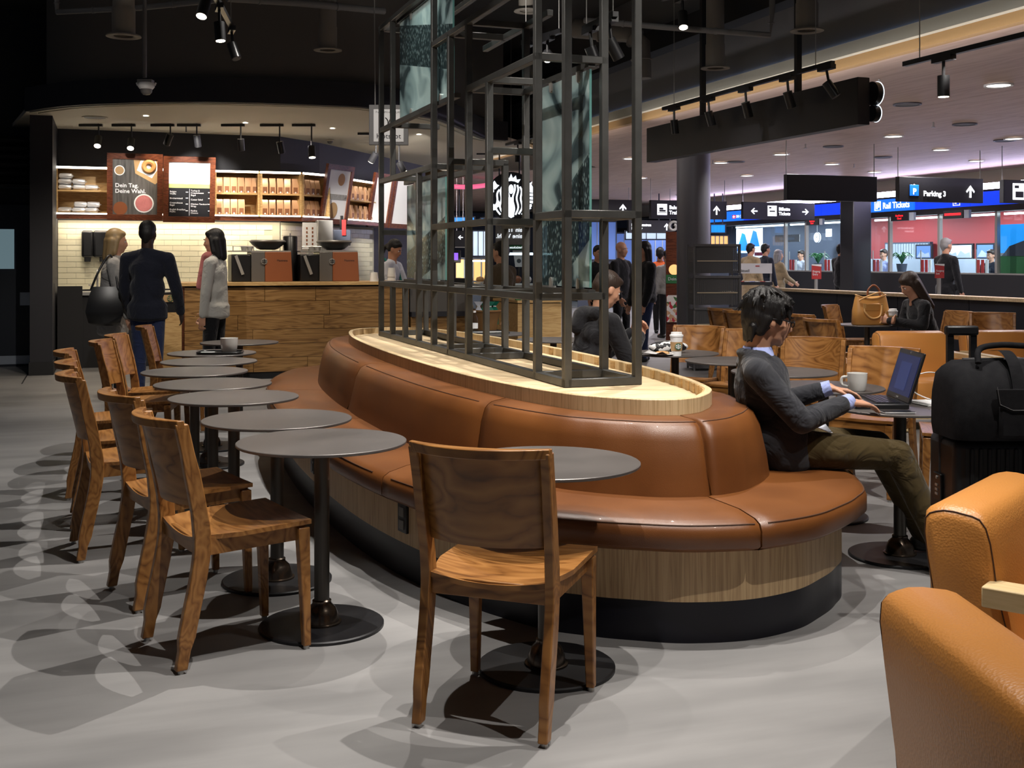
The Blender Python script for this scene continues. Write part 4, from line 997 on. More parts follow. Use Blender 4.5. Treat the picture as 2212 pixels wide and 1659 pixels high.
    if tie:
        for sd in 'rl':
            d = (g('wr_'+sd)-g('el_'+sd)).normalized(); w = g('wr_'+sd)
            obj('cuff', MB().cyl(w-d*0.055, w+d*0.010, 0.0375, 0.0355, 20), tie, jk, smooth=50)
        obj('collar', MB().lathe([(0.078, -0.035), (0.069, 0.0), (0.064, 0.016), (0.060, 0.016), (0.060, -0.035)], g('neck')+Vector((0.004, 0, 0.006)), 20), tie, jk, smooth=50)
    t = [E(g('pelvis')+Vector((0,0,-0.03)),(0.125,0.165,0.11))]
    for sd in 'rl':
        t += [C(g('hip_'+sd),0.092,g('knee_'+sd),0.068), C(g('knee_'+sd),0.068,g('ank_'+sd),0.052)]
    blob('trousers', t, vox, bottom, P, 4)
    if shoes:
        for sd in 'rl':
            a = g('ank_'+sd); f = Vector((1, 0, 0)); sh = (g('ank_'+sd)-g('knee_'+sd)).normalized()
            ft = [C(a+Vector((-0.03,0,-0.035)),0.040,a+Vector((0.13,0,-0.048)),0.034), C(a+Vector((0.02,0,-0.01)),0.045,a+Vector((0.08,0,-0.04)),0.038)]
            blob('shoe', ft, 0.012, 'shoe_black', P, 2)
    return P
# the man with the laptop, sitting on the end of the banquette (x forward = towards his table)
J = sit(1.75, 0.475, -0.10)
J.update({k: Vector(v) for k, v in {'pelvis': (0, 0, 0.585), 'chest': (-0.05, 0, 0.80), 'neck': (-0.075, 0, 0.985), 'head': (-0.022, -0.01, 1.130),
  'sh_r': (-0.115, -0.185, 0.925), 'el_r': (0.060, -0.245, 0.700), 'wr_r': (0.315, -0.095, 0.765), 'sh_l': (-0.06, 0.19, 0.93), 'el_l': (0.10, 0.25, 0.72), 'wr_l': (0.315, 0.185, 0.795),
  'hip_r': (0.03, -0.10, 0.56), 'knee_r': (0.53, -0.115, 0.530), 'ank_r': (0.72, -0.16, 0.10), 'hip_l': (0.03, 0.10, 0.56), 'knee_l': (0.52, 0.12, 0.535), 'ank_l': (0.78, 0.22, 0.09)}.items()})
man = person('man with black hair and glasses typing, grey blazer and olive trousers, on the banquette end', (1.185, 5.15), (1, 0.03), J, 'jacket_grey', 'trousers_olive', 'hair_black', 'fringe', 'skin', 0.06, 0.20, 0, 0.0095, handn={'r': ((0.0, 0.10, -1), (1, 0.18, -0.12)), 'l': ((0, -0.10, -1), (1, -0.15, -0.16))}, tie='shirt_blue', curl=0.42, hb=1.10)
hc = J['head']; R = Matrix.Rotation(0.06, 3, 'Z') @ Matrix.Rotation(0.20, 3, 'Y')
gl = MB()
for s in (-1, 1):
    gl.tube([hc+R @ Vector((0.104-0.3*abs(math.cos(a))*0.006, s*0.033+0.024*math.cos(a), 0.000+0.015*math.sin(a))) for a in [2*PI*i/14 for i in range(14)]], 0.0026, 6, True)
    gl.tube([hc+R @ Vector(p) for p in ((0.100, s*0.058, 0.006), (0.04, s*0.080, 0.008), (-0.01, s*0.084, 0.004))], 0.003, 6)
gl.tube([hc+R @ Vector((0.106, -0.010, 0.004)), hc+R @ Vector((0.112, 0, 0.006)), hc+R @ Vector((0.106, 0.010, 0.004))], 0.0025, 6)
obj('glasses', gl, 'black_plastic', man, smooth=50)
# jacket skirt, lapel and the shirt tail that shows
blob('jacket_skirt', [C((0.0, -0.06, 0.60), 0.15, (0.045, -0.09, 0.535), 0.118), C((0.0, 0.06, 0.60), 0.15, (0.045, 0.09, 0.535), 0.118), C((0.02, -0.12, 0.66), 0.09, (0.06, -0.12, 0.545), 0.085)], 0.011, 'jacket_grey', man, 4)
mb = MB(); rows = []
for i in range(7):
    u = i/6; rows.append([(0.125+0.10*u, -0.155+0.20*v, 0.655+0.008*math.sin(5*u+4*v)-0.010*u+0.02*v) for v in (0, 0.25, 0.5, 0.75, 1)])
mb.strip(rows); o = obj('shirt_tail', mb, 'cloth_shirt', man, smooth=60); sd = o.modifiers.new('t', 'SOLIDIFY'); sd.thickness = 0.003

# the man in the dark hooded jacket behind the frame
J = sit(1.75, 0.475, 0.10, {'wr_r': (0.40, -0.03, 0.855), 'wr_l': (0.40, 0.08, 0.87), 'el_r': (0.20, -0.24, 0.70), 'el_l': (0.22, 0.22, 0.70)})
hm = person('man in a black hooded jacket bent over his hands, seated behind the steel frame', (0.53, 8.02), (0.93, 0.36), J, 'cloth_black', 'cloth_navy', 'hair_brown', 'short', 'skin', 0.0, 0.45, 0, 0.011, curl=0.9, bulk=1.12)
blob('hood', [C((0.035, -0.09, 1.02), 0.055, (-0.01, 0, 1.0), 0.075), C((0.035, 0.09, 1.02), 0.055, (-0.01, 0, 1.0), 0.075), C((-0.03, 0, 1.0), 0.075, (-0.07, 0, 0.93), 0.06)], 0.011, 'cloth_black', hm, 4)
# the woman with long hair by the handbag
J = sit(1.66, 0.46, 0.14, {'wr_r': (0.38, 0.02, 0.76), 'wr_l': (0.40, -0.06, 0.76), 'el_l': (0.16, 0.20, 0.72), 'el_r': (0.16, -0.22, 0.72)}, None, True)
person('woman with long dark hair in a black jacket reading at the handbag table', (4.36, 11.90), (-0.97, -0.15), J, 'cloth_black', 'cloth_black', 'hair_brown', 'long', 'skin', 0, 0.55, 0, 0.012, hb=1.05)

# three at the counter
P1 = person('man in a black jacket and dark jeans standing at the counter with his back turned', (-3.60, 11.2), (0.12, 1), stand(1.78, 0.0, ((0.5, 0.03), (0.5, 0.03))), 'cloth_navy', 'denim', 'hair_black', 'short', 'skin_dark', 0.1, 0.1, 0.80, 0.014, bulk=1.08)
P2 = person('blond woman in a pale grey coat with a black shoulder bag at the counter', (-4.10, 11.65), (0.95, 0.25), stand(1.71, 0.02, ((0.35, 0.0), (0.3, 0.0)), 0.05, True), 'cloth_grey', 'cloth_black', 'hair_blonde', 'bob', 'skin', 0.1, 0.1, 0.62, 0.014, bulk=1.05)
P3 = person('dark-haired woman in a short cream coat with a pink scarf at the counter', (-3.14, 12.0), (-1, 0.06), stand(1.72, 0.0, ((0.45, 0.0), (0.12, 0.0)), 0.04, True), 'cloth_white', 'cloth_black', 'hair_black', 'bob', 'skin', 0.0, 0.1, 0.78, 0.014)
blob('scarf', [E((0.06, 0, 1.44), (0.075, 0.09, 0.05)), C((0.11, 0.02, 1.43), 0.035, (0.16, 0.02, 1.12), 0.040), C((0.10, -0.03, 1.42), 0.03, (0.15, -0.03, 1.20), 0.038)], 0.012, 'scarf_pink', P3, 3)
bag = thing('shoulder_bag', 'black leather shoulder bag hanging at the blond woman\'s side', 'bag', (-4.08, 11.36, 0.0), 0.3)
obj('bag_body', MB().strip([[(a*w, b*d, z) for a, b in ((-1,-0.6),(0,-1),(1,-0.6),(1,0.6),(0,1),(-1,0.6))] for z, w, d in ((0.74, 0.08, 0.04), (0.77, 0.15, 0.08), (0.88, 0.18, 0.095), (1.03, 0.15, 0.07), (1.13, 0.11, 0.03))], True).add([(a*0.08, b*0.04, 0.74) for a, b in ((-1,-0.6),(0,-1),(1,-0.6),(1,0.6),(0,1),(-1,0.6))], [(5,4,3,2,1,0)]), 'black_plastic', bag, smooth=60)
obj('strap', MB().tube(catmull([(-0.13, 0.0, 1.10), (-0.06, 0.02, 1.28), (0.02, 0.08, 1.425), (0.06, 0.14, 1.43), (0.10, 0.05, 1.27), (0.13, 0.0, 1.10)], 5), 0.011, 8), 'black_plastic', bag, smooth=60)
J = stand(1.66, 0.10, ((0.9, 0.0), (0.9, 0.0)), 0, True)
bar = person('barista with a dark ponytail and white shirt bent over her work behind the counter', (at(834, 600, 15.2).x, 15.2), (0.93, -0.35), J, 'cloth_shirt', 'cloth_black', 'hair_black', 'tail', 'skin_tan', 0, 0.45, 0, 0.013)
obj('apron_strap', MB().tube([(0.02, -0.09, 1.42), (0.13, -0.10, 1.28), (0.19, -0.08, 1.10)], 0.014, 8), 'apron_green', bar)
obj('apron_strap', MB().tube([(0.02, 0.09, 1.42), (0.13, 0.10, 1.28), (0.19, 0.08, 1.10)], 0.014, 8), 'apron_green', bar)

# people in the concourse and at the ticket windows
def far(label, px, y, fwd, h, top, bottom, hair, style, skin='skin', coat=0.0, arms=((0.3, 0.0), (0.3, 0.0)), female=False, bulk=1.05, step=0.06, pitch=0.05):
    p = at(px, 600, y)
    return person(label, (p.x, y), fwd, stand(h, 0.0, arms, step, female), top, bottom, hair, style, skin, 0, pitch, coat, 0.019, bulk=bulk)
far('person in a brown jacket standing at the pastry case, seen between the frame posts', 1083, 13.15, (-0.8, 0.6), 1.60, 'cloth_brown', 'cloth_black', 'hair_black', 'short')
far('long-haired person in dark clothes walking behind the near corner post of the frame', 1392, 15.6, (-0.9, -0.4), 1.64, 'cloth_black', 'denim', 'hair_black', 'long', female=True, bulk=1.2)
far('bald man in a black jacket seen between the frame posts', 1341, 18, (0.8, -0.6), 1.68, 'cloth_black', 'cloth_black', 'hair_grey', 'bald')
far('person in black at the edge of the printed glass panel', 1292, 18.5, (0.3, -0.9), 1.62, 'cloth_black', 'cloth_black', 'hair_black', 'short')
far('person in an orange jacket behind the round column\'s left side', 1426, 21.5, (0.2, 0.95), 1.62, 'cloth_orange', 'cloth_black', 'hair_black', 'short')
far('person in a pale padded jacket next to the orange jacket', 1443, 20.3, (-0.4, 0.9), 1.56, 'cloth_grey', 'cloth_black', 'hair_black', 'short')
far('man in a brown overcoat queuing at the left ticket window', 1621, 24.6, (0.85, 0.5), 1.75, 'cloth_beige', 'cloth_brown', 'hair_black', 'short', coat=0.5, bulk=1.15)
far('man in a black suit queuing beside the brown overcoat', 1653, 25.2, (0.9, 0.35), 1.75, 'cloth_navy', 'cloth_black', 'hair_black', 'short')
far('grey-haired woman in a beige coat leaning at the ticket window', 1681, 26.2, (0.95, 0.2), 1.62, 'cloth_beige', 'cloth_black', 'hair_grey', 'bob', female=True, coat=0.6, arms=((1.0, 0.0), (1.0, 0.0)))
far('person in black standing close to the dark pillar at the ticket window', 1816, 25.0, (0.9, 0.4), 1.74, 'cloth_black', 'cloth_black', 'hair_black', 'short')
far('grey-haired man in a black coat and jeans at the right ticket window', 2043, 19.6, (0.9, 0.3), 1.77, 'cloth_black', 'denim', 'hair_grey', 'short', coat=0.75)
far('ticket clerk in a white shirt behind the left window', 1731, 30.6, (-0.9, -0.4), 1.64, 'cloth_shirt', 'cloth_black', 'hair_brown', 'short')
far('ticket clerk in a blue shirt behind the middle window', 1909, 27.0, (-0.8, -0.5), 1.64, 'shirt_blue', 'cloth_black', 'hair_brown', 'short')
far('ticket clerk in dark clothes behind the right window', 2141, 23.9, (-0.8, -0.5), 1.60, 'cloth_navy', 'cloth_black', 'hair_brown', 'short')
# ---------------------------------------------------------------- cafe counter and back bar
def T(name, label, cat, t, s, z=0.0, rz=0.0, group=None): return thing(name, label, cat, W(t, s, z), TH+rz, group)
tc0, tc1 = S_at(396, 13.5), S_at(884, 13.5)
ct = T('service_counter', 'long service counter clad in horizontal oak boards', 'counter', tc0, 13.5)
CL = tc1-tc0
obj('carcass', MB().bx(0.02, CL-0.02, 0.03, 0.72, 0.0, 1.095), 'black_matte', ct)
obj('worktop', MB().bx(-0.02, CL, -0.03, 0.78, 1.095, 1.135), 'cabinet_oak', ct, bevel=0.003)
random.seed(3); z = 0.085
for r in range(6):
    h = 0.166; x = 0.0; cuts = [0.0]+sorted(random.uniform(0.3, CL-0.3) for _ in range(2))+[CL]
    if cuts[2]-cuts[1] < 0.3: cuts.pop(2)
    for a, b in zip(cuts, cuts[1:]):
        obj('plank', MB().bx(0.0, b-a-0.004, 0.0, 0.026, 0, h-0.004), 'counter_oak', ct, bevel=0.0015, seg=1, loc=(a, 0.0, z+random.uniform(0, 0.0005)))
    z += h
obj('toe_kick', MB().bx(0.02, CL, 0.05, 0.09, 0, 0.085), 'plinth_black', ct)
obj('end_panel', MB().bx(-0.012, 0.014, 0.0, 0.74, 0.0, 1.095), 'mahogany', ct)
# low hand-off box at the left end
hb = T('handoff_stand', 'small black box with a round emblem plate at the counter\'s left end', 'box', tc0-0.28, 13.35, 0.0)
obj('cabinet', MB().bx(-0.02, 0.26, 0.1, 0.6, 0, 0.80), 'cabinet_oak', hb)
obj('box', MB().bx(0.0, 0.25, 0.1, 0.45, 0.80, 1.03), 'black_plastic', hb, bevel=0.006)
obj('plate', MB().bx(0.05, 0.22, 0.088, 0.1, 0.92, 1.0), 'kraft', hb)
def emblem(mb, m=0, dz=0.01, full=True):
    # crowned figure with long wavy hair and two raised tails, within a unit circle on the XZ plane
    def pl(pts): mb.prism(pts, 0, dz, m, Matrix.Rotation(PI/2, 4, 'X'))
    def band(path, w):
        L, Rr = [], []
        for i, p in enumerate(path):
            a = Vector(path[max(i-1, 0)]); b = Vector(path[min(i+1, len(path)-1)]); d = (b-a).normalized(); n = Vector((-d.y, d.x))*w/2
            L.append((p[0]+n.x, p[1]+n.y)); Rr.append((p[0]-n.x, p[1]-n.y))
        for i in range(len(path)-1): pl([L[i], L[i+1], Rr[i+1], Rr[i]][::-1])
    for sg in (-1, 1):
        for k in range(4 if full else 3):
            x0 = 0.13+0.115*k; pts = []
            for j in range(13):
                u = j/12; y = 0.50-0.04*k*k*0.6-u*(1.36-0.10*k)
                spread = 0.10*math.sin(u*PI*0.9)*k*0.6
                pts.append((sg*(x0+spread+0.045*math.sin(u*PI*3.1+0.4)-0.05*u), y))
            band(pts, 0.072)
        for k in range(6):                            # tail bands
            y = 0.22-0.15*k; xo = math.sqrt(max(0.02, 0.90-y*y)); wd = 0.20-0.012*k
            pl([(sg*(xo-wd), y-0.045), (sg*xo, y-0.045-0.03), (sg*(xo+0.01), y+0.045), (sg*(xo-wd), y+0.05)][::(-1 if sg > 0 else 1)])
        pl([(sg*x, y) for x, y in ((0.66, 0.30), (0.94, 0.26), (0.93, 0.38), (0.86, 0.50), (0.90, 0.62), (0.78, 0.55), (0.70, 0.66), (0.60, 0.50), (0.50, 0.46))][::sg])
        pl([(sg*x, y) for x, y in ((0.52, -0.18), (0.62, -0.30), (0.80, -0.42), (0.86, -0.52), (0.74, -0.56), (0.52, -0.44), (0.46, -0.30))][::-sg])
    pl([(-0.30, 0.56), (-0.40, 0.72), (-0.24, 0.70), (-0.20, 0.88), (-0.08, 0.76), (0.0, 0.95), (0.08, 0.76), (0.20, 0.88), (0.24, 0.70), (0.40, 0.72), (0.30, 0.56), (0.15, 0.63), (0, 0.65), (-0.15, 0.63)][::-1])
    pl([(0.11*math.cos(a)+0.0, 0.30+0.20*math.sin(a)) for a in [2*PI*i/14 for i in range(14)]])
    pl([(-0.10, -0.05), (0.10, -0.05), (0.13, -0.86), (0.0, -0.92), (-0.13, -0.86)])
def emblem_obj(par, r, loc, m, rot=0.0, full=True, dz=0.004):
    mb = MB(); emblem(mb, 0, dz/r, full); mb.v = [(x*r, y*r, z*r) for x, y, z in mb.v]
    o = obj('emblem', mb, m, par, loc=loc, rz=rot); return o
obj('emblem_ring', MB().cyl((0.135, 0.087, 0.96), (0.135, 0.084, 0.96), 0.036, n=24), 'cup_green', hb)
emblem_obj(hb, 0.032, (0.135, 0.083, 0.96), 'kraft', 0, False, 0.002)

def espresso(label, px, s=13.85):
    t = S_at(px, s); r = T('espresso_machine', label, 'coffee machine', t, s, 1.135, 0, 'espresso machines')
    obj('front_body', MB().bx(-0.36, -0.13, -0.02, 0.42, 0.0, 0.33), 'black_plastic', r, bevel=0.012)
    obj('spout_cover', MB().box((-0.27, -0.035, 0.20), (0.035, 0.03, 0.24), 0, 0, Matrix.Rotation(-0.35, 3, 'Y')), 'steel', r)
    obj('side_panel', MB().bx(-0.13, 0.03, -0.04, 0.42, 0.0, 0.36), 'steel_dark', r, bevel=0.006)
    pc = obj('copper_panel', MB().prism([(0.03, 0.0), (0.36, 0.0), (0.34, 0.36), (0.03, 0.36)][::-1], -0.42, 0.05, 0, Matrix.Rotation(PI/2, 4, 'X')), 'copper_panel', r, bevel=0.008)
    text('Mastrena', pc, 0.034, (0.17, -0.052, 0.255), FRONT, 'black_matte', 'lettering', 'LEFT', 0.001)
    bd = obj('badge', MB().cyl((0.02, -0.042, 0.245), (0.02, -0.062, 0.245), 0.036, n=24), 'steel', r, smooth=40)
    emblem_obj(bd, 0.030, (0.02, -0.064, 0.245), 'black_plastic', 0, False, 0.002)
    obj('drip_tray', MB().bx(-0.36, 0.34, -0.03, 0.42, 0.36, 0.375), 'steel', r)
    obj('hopper', MB().lathe([(0.09, 0.385), (0.13, 0.40), (0.19, 0.45), (0.215, 0.48), (0.20, 0.48), (0.0001, 0.485)], (0.09, 0.18, 0), 32), 'black_plastic', r, smooth=40)
    obj('hopper_lid', MB().lathe([(0.218, 0.478), (0.222, 0.488), (0.20, 0.505), (0.0001, 0.508)], (0.09, 0.18, 0), 32), 'steel_dark', r, smooth=40)
    rl = MB()
    for x in (-0.34, -0.22, -0.10): rl.cyl((x, 0.0, 0.37), (x, 0.0, 0.43), 0.006, n=8)
    rl.cyl((-0.34, 0, 0.425), (-0.10, 0, 0.425), 0.006, n=8); obj('cup_rail', rl, 'steel', r)
    for x in (-0.20, -0.13): obj('steel_cup', MB().lathe([(0.03, 0.375), (0.04, 0.43), (0.038, 0.43), (0.0001, 0.39)], (x, 0.12, 0), 16), 'steel', r, smooth=40)
    return r
espresso('left espresso machine with a copper side panel, its black front toward the white-coat woman', 566)
espresso('right espresso machine with a copper side panel, nearer the barista', 712)
u = T('black_urn', 'black cylindrical canister standing behind the left espresso machine', 'canister', S_at(627, 14.1), 14.1, 1.135)
obj('body', MB().lathe([(0.085, 0.0), (0.088, 0.02), (0.088, 0.545), (0.080, 0.555), (0.0001, 0.56)], n=28), 'black_plastic', u, smooth=40); obj('lid_knob', MB().cyl((0, 0, 0.555), (0, 0, 0.59), 0.008, n=10), 'steel', u)
pnl = T('order_card', 'white card with two columns of coloured marks on the back counter', 'card', S_at(669, 15.9), 15.9, 1.0)
obj('card', MB().bx(-0.10, 0.10, 0, 0.02, 0.55, 0.92), 'paper', pnl)
for i in range(2):
    for j in range(5): obj('mark', MB().box((-0.04+0.08*i, -0.002, 0.62+0.055*j), (0.02, 0.004, 0.03)), 'copper_panel', pnl)
obj('stand', MB().bx(-0.02, 0.02, 0.02, 0.10, 0.0, 0.6), 'steel', pnl)
sb = T('steel_dispenser', 'brushed steel dispenser box on the back counter', 'dispenser', S_at(703, 16.0), 16.0, 0.98)
obj('housing', MB().bx(-0.11, 0.11, 0, 0.2, 0.50, 0.98), 'steel', sb, bevel=0.01); obj('stand', MB().bx(-0.10, 0.10, 0.02, 0.18, 0.0, 0.50), 'steel_dark', sb)
cb = T('control_box', 'dark control box with a red tag hanging under the third menu board', 'box', S_at(740, 15.8), 15.8, 1.60)
obj('housing', MB().bx(-0.115, 0.115, 0, 0.12, 0.0, 0.22), 'office_dark', cb, bevel=0.008); obj('tag', MB().bx(-0.01, 0.045, -0.012, 0.0, 0.14, 0.36), 'red_sign', cb); obj('bracket', MB().bx(-0.02, 0.02, 0.05, 0.1, 0.2, 0.42), 'black_plastic', cb)
# back counter with sink at the left
bc = T('back_counter', 'black back counter with a steel sink top under the cream tiles', 'counter', -0.62, 15.62)
obj('carcass', MB().bx(0, 4.6, 0.05, 0.66, 0, 0.94), 'black_matte', bc); obj('worktop', MB().bx(0, 4.6, 0.0, 0.66, 0.94, 0.98), 'steel', bc)
obj('upstand', MB().bx(0.0, 0.30, -0.02, 0.02, 0.0, 1.06), 'black_matte', bc)
fa = T('sink_faucet', 'chrome swan neck faucet at the sink under the towel dispensers', 'faucet', -0.14, 15.85, 0.98)
obj('spout', MB().tube(catmull([(0, 0.08, 0), (0, 0.08, 0.22), (0, 0.02, 0.28), (0, -0.06, 0.24), (0, -0.07, 0.18)], 5), 0.014, 10), 'steel', fa, smooth=60)
for s in (-1, 1): obj('lever', MB().cyl((0.03*s, 0.08, 0.05), (0.11*s, 0.06, 0.09), 0.010, n=8), 'steel', fa, smooth=50)
for i, px in enumerate((189, 222)):
    d = T('towel_dispenser', ('narrow black soap dispenser' if i == 0 else 'wide black towel dispenser')+' on the cream tiles', 'dispenser', S_at(px, 16.15), 16.14, 1.37)
    w = 0.075 if i == 0 else 0.12
    obj('housing', MB().bx(-w, w, 0.0, 0.14, 0.06, 0.42), 'black_plastic', d, bevel=0.03, seg=3); obj('nozzle', MB().bx(-0.04, 0.04, 0.02, 0.1, 0.0, 0.07), 'black_plastic', d, bevel=0.01)
# wall cabinets
def cabinet(label, t, s, w, ang=0.0):
    r = T('wall_cabinet', label, 'cabinet', t, s, 0, ang, 'oak wall cabinets over the back bar'); D = 0.30
    obj('back_panel', MB().bx(0, w, D-0.02, D, 1.95, 2.60), 'cabinet_oak', r)
    for x in (0, w-0.03): obj('side_panel', MB().bx(x, x+0.03, 0, D-0.02, 2.02, 2.59), 'cabinet_oak', r)
    obj('bottom_shelf', MB().bx(0, w, 0, D-0.02, 2.0, 2.02), 'cabinet_oak', r); obj('shelf', MB().bx(0.03, w-0.03, 0.01, D-0.02, 2.30, 2.32), 'cabinet_oak', r)
    obj('top_panel', MB().bx(0, w, 0, D-0.02, 2.60, 2.625), 'cabinet_oak', r); obj('valance', MB().bx(0, w, 0.02, 0.05, 1.94, 2.0), 'mahogany', r)
    obj('light_strip', MB().bx(0.0, w-0.02, -0.012, -0.001, 2.60, 2.628), 'strip_white', r); obj('light_strip', MB().bx(0.0, w-0.02, -0.012, -0.001, 2.0, 2.018), 'strip_white', r)
    return r
S0 = 16.0
ta, tb, tc_, td, te = S_at(119, S0), S_at(262, S0), S_at(463, S0), S_at(562, S0), S_at(652, S0)
cabinet('leftmost oak wall cabinet, holding silver bags', ta, S0, tb-ta); cabinet('oak wall cabinet hidden behind the two menu boards', tb+0.004, S0, tc_-tb-0.008)
cabinet('oak wall cabinet right of the menu boards, four bags below', tc_, S0, td-tc_-0.004); cabinet('oak wall cabinet with five copper bags on each shelf', td, S0, te-td)
def local_ang(d): return math.atan2(d[1], d[0])-TH
pE = W(te+0.012, S0); e1 = turn((te+0.012, S0), (0.50, 0.87), 0.001)
angE = local_ang((0.55, 0.83)); cabinet('short angled oak wall cabinet left of the third menu board', te+0.012, S0, 0.56, angE)
pF = at(752, 400, 17.1); tF, sF = inv(Vector((pF.x, pF.y, 0))); angF = local_ang((0.30, 0.954)); cabinet('angled oak wall cabinet between the third and fourth menu board', tF, sF, 1.25, angF)
bag0 = None
def coffee_bag(t, s, z, ang, label, m='bag_copper'):
    global bag0
    if bag0 is None:
        bag0 = T('coffee_bag', label, 'bag', t, s, z, ang, 'copper coffee bags in the wall cabinets')
        mb = MB(); mb.strip([[(a*w, b*d, zz) for a, b in ((-1,-1),(1,-1),(1,1),(-1,1))] for zz, w, d in ((0, 0.046, 0.032), (0.13, 0.047, 0.034), (0.185, 0.046, 0.014), (0.215, 0.046, 0.010), (0.22, 0.044, 0.006))], True)
        mb.add([(a*0.046, b*0.032, 0) for a, b in ((-1,-1),(1,-1),(1,1),(-1,1))], [(3,2,1,0)]); mb.add([(a*0.044, b*0.006, 0.22) for a, b in ((-1,-1),(1,-1),(1,1),(-1,1))], [(0,1,2,3)])
        obj('pouch', mb, m, bag0, bevel=0.004)
        obj('label_patch', MB().bx(-0.030, 0.030, -0.0365, -0.0335, 0.02, 0.095), 'bag_brown', bag0); obj('round_sticker', MB().cyl((0, -0.0365, 0.022), (0, -0.0385, 0.022), 0.012, n=12), 'paper', bag0)
        return bag0
    return dup(bag0, W(t, s, z), TH+ang, label)
ordn = ['first', 'second', 'third', 'fourth', 'fifth', 'sixth']
def row(t, s, z, n, ang, step, where, start=0.07):
    for k in range(n):
        d = start+step*k+random.uniform(-0.004, 0.004); w = W(t, s, z)+Vector((math.cos(TH+ang)*d-math.sin(TH+ang)*0.09, math.sin(TH+ang)*d+math.cos(TH+ang)*0.09, 0)); a, b = inv(w)
        coffee_bag(a, b, z, ang+random.uniform(-0.12, 0.12), '%s copper coffee bag on the %s' % (ordn[k], where))
row(tc_, S0, 2.32, 6, 0, 0.098, 'upper shelf right of the menu boards'); row(tc_, S0, 2.02, 4, 0, 0.10, 'lower shelf right of the menu boards')
row(td, S0, 2.32, 5, 0, 0.105, 'upper shelf of the fourth cabinet'); row(td, S0, 2.02, 5, 0, 0.105, 'lower shelf of the fourth cabinet')
row(te+0.012, S0, 2.32, 4, angE, 0.10, 'upper shelf of the short angled cabinet'); row(te+0.012, S0, 2.02, 4, angE, 0.10, 'lower shelf of the short angled cabinet')
row(tF, sF, 2.32, 6, angF, 0.17, 'upper shelf of the last cabinet', 0.12); row(tF, sF, 2.02, 6, angF, 0.17, 'lower shelf of the last cabinet', 0.12)
sv = None; spots = [(0.10, 0.0, 'bottom silver bag of the left pile, upper shelf'), (0.10, 0.075, 'middle silver bag of the left pile, upper shelf'), (0.11, 0.15, 'top silver bag of the left pile, upper shelf'), (0.27, 0.0, 'lower silver bag of the second pile, upper shelf'), (0.27, 0.075, 'upper silver bag of the second pile, upper shelf'), (0.43, 0.0, 'crumpled silver bag lying right of the piles, upper shelf')]
spots2 = [(0.10, 0.0, 'left silver bag on the lower shelf'), (0.27, 0.0, 'second silver bag on the lower shelf'), (0.29, 0.075, 'silver bag on top of the second one, lower shelf'), (0.43, 0.0, 'third silver bag on the lower shelf'), (0.45, 0.075, 'silver bag on top of the third one, lower shelf')]
for base, lst in ((2.32, spots), (2.02, spots2)):
    for x, dz, lab in lst:
        p = W(ta+x+0.02, S0+0.11, base+dz)
        if sv is None:
            sv = thing('silver_bag', lab+' of the leftmost cabinet', 'bag', p, TH, 'silver bags in the leftmost cabinet'); mb = MB()
            rows = []
            for i, (x_, hy, hz) in enumerate(((-0.084, 0.055, 0.016), (-0.074, 0.062, 0.036), (-0.03, 0.066, 0.039), (0.03, 0.064, 0.037), (0.072, 0.060, 0.035), (0.084, 0.05, 0.012))):
                rows.append([(x_, hy*math.cos(a)*(1+0.05*math.sin(7*a+i)), 0.037+hz*math.sin(a)*(1+0.12*math.sin(5*a+2*i))) for a in [2*PI*k/14 for k in range(14)]])
            mb.strip(rows, True); mb.add(rows[0], [list(reversed(range(14)))]); mb.add(rows[-1], [list(range(14))]); obj('pouch', mb, 'bag_silver', sv, smooth=25)
            obj('seal', MB().box((0.092, 0, 0.037), (0.012, 0.10, 0.006)), 'bag_silver', sv)
        else: dup(sv, p, TH+random.uniform(-0.25, 0.25), lab+' of the leftmost cabinet')
# menu boards: tilted forward at the top
def board(label, pL, pR, z0, z1, lean=0.15):
    d = pR-pL; w = d.length; r = thing('menu_board', label, 'menu board', (pL.x, pL.y, z0), math.atan2(d.y, d.x), 'menu boards'); tilt = math.atan2(lean, z1-z0)
    f = bpy.data.objects.new('frame', MB().bx(0, w, 0, 0.045, 0, 0.075).bx(0, w, 0, 0.045, z1-z0-0.075, z1-z0).bx(0, 0.07, 0, 0.045, 0.075, z1-z0-0.075).bx(w-0.07, w, 0, 0.045, 0.075, z1-z0-0.075).mesh('frame', 'mahogany'))
    COL.objects.link(f); f.parent = r; f.rotation_euler.x = tilt
    return r, f, w, z1-z0
def flat(par, mb, m, name): return obj(name, mb, m, par)
def disc(x, z, r, y=0.017, n=24): return MB().cyl((x, 0.02, z), (x, y, z), r, n=n)
def bp2(px, py, s): return W(S_at(px, s), s)
r, f, w, h = board('menu board with plates on dark wood and white lettering', bp2(231, 400, 15.78), bp2(351, 400, 15.78), 1.92, 2.80)
flat(f, MB().bx(0.07, w-0.07, 0.02, 0.04, 0.075, h-0.075), 'poster_wood' if 'poster_wood' in M else 'cloth_brown', 'poster')
flat(f, MB().prism([(0.35, 0.62), (0.60, 0.48), (0.66, 0.53), (0.66, 0.80), (0.33, 0.80)][::-1], -0.02, -0.018, 0, Matrix.Rotation(PI/2, 4, 'X')), 'kraft', 'picture_board')
flat(f, MB().prism([(0.37, 0.66), (0.56, 0.56), (0.645, 0.70), (0.60, 0.80), (0.42, 0.80)][::-1], -0.018, -0.017, 0, Matrix.Rotation(PI/2, 4, 'X')), 'paper', 'picture_paper')
flat(f, MB().tube([(0.52+0.062*math.cos(a), 0.014, 0.715+0.062*math.sin(a)) for a in [2*PI*i/20 for i in range(20)]], [0.034]*20, 8, True), 'pastry', 'picture_bagel')
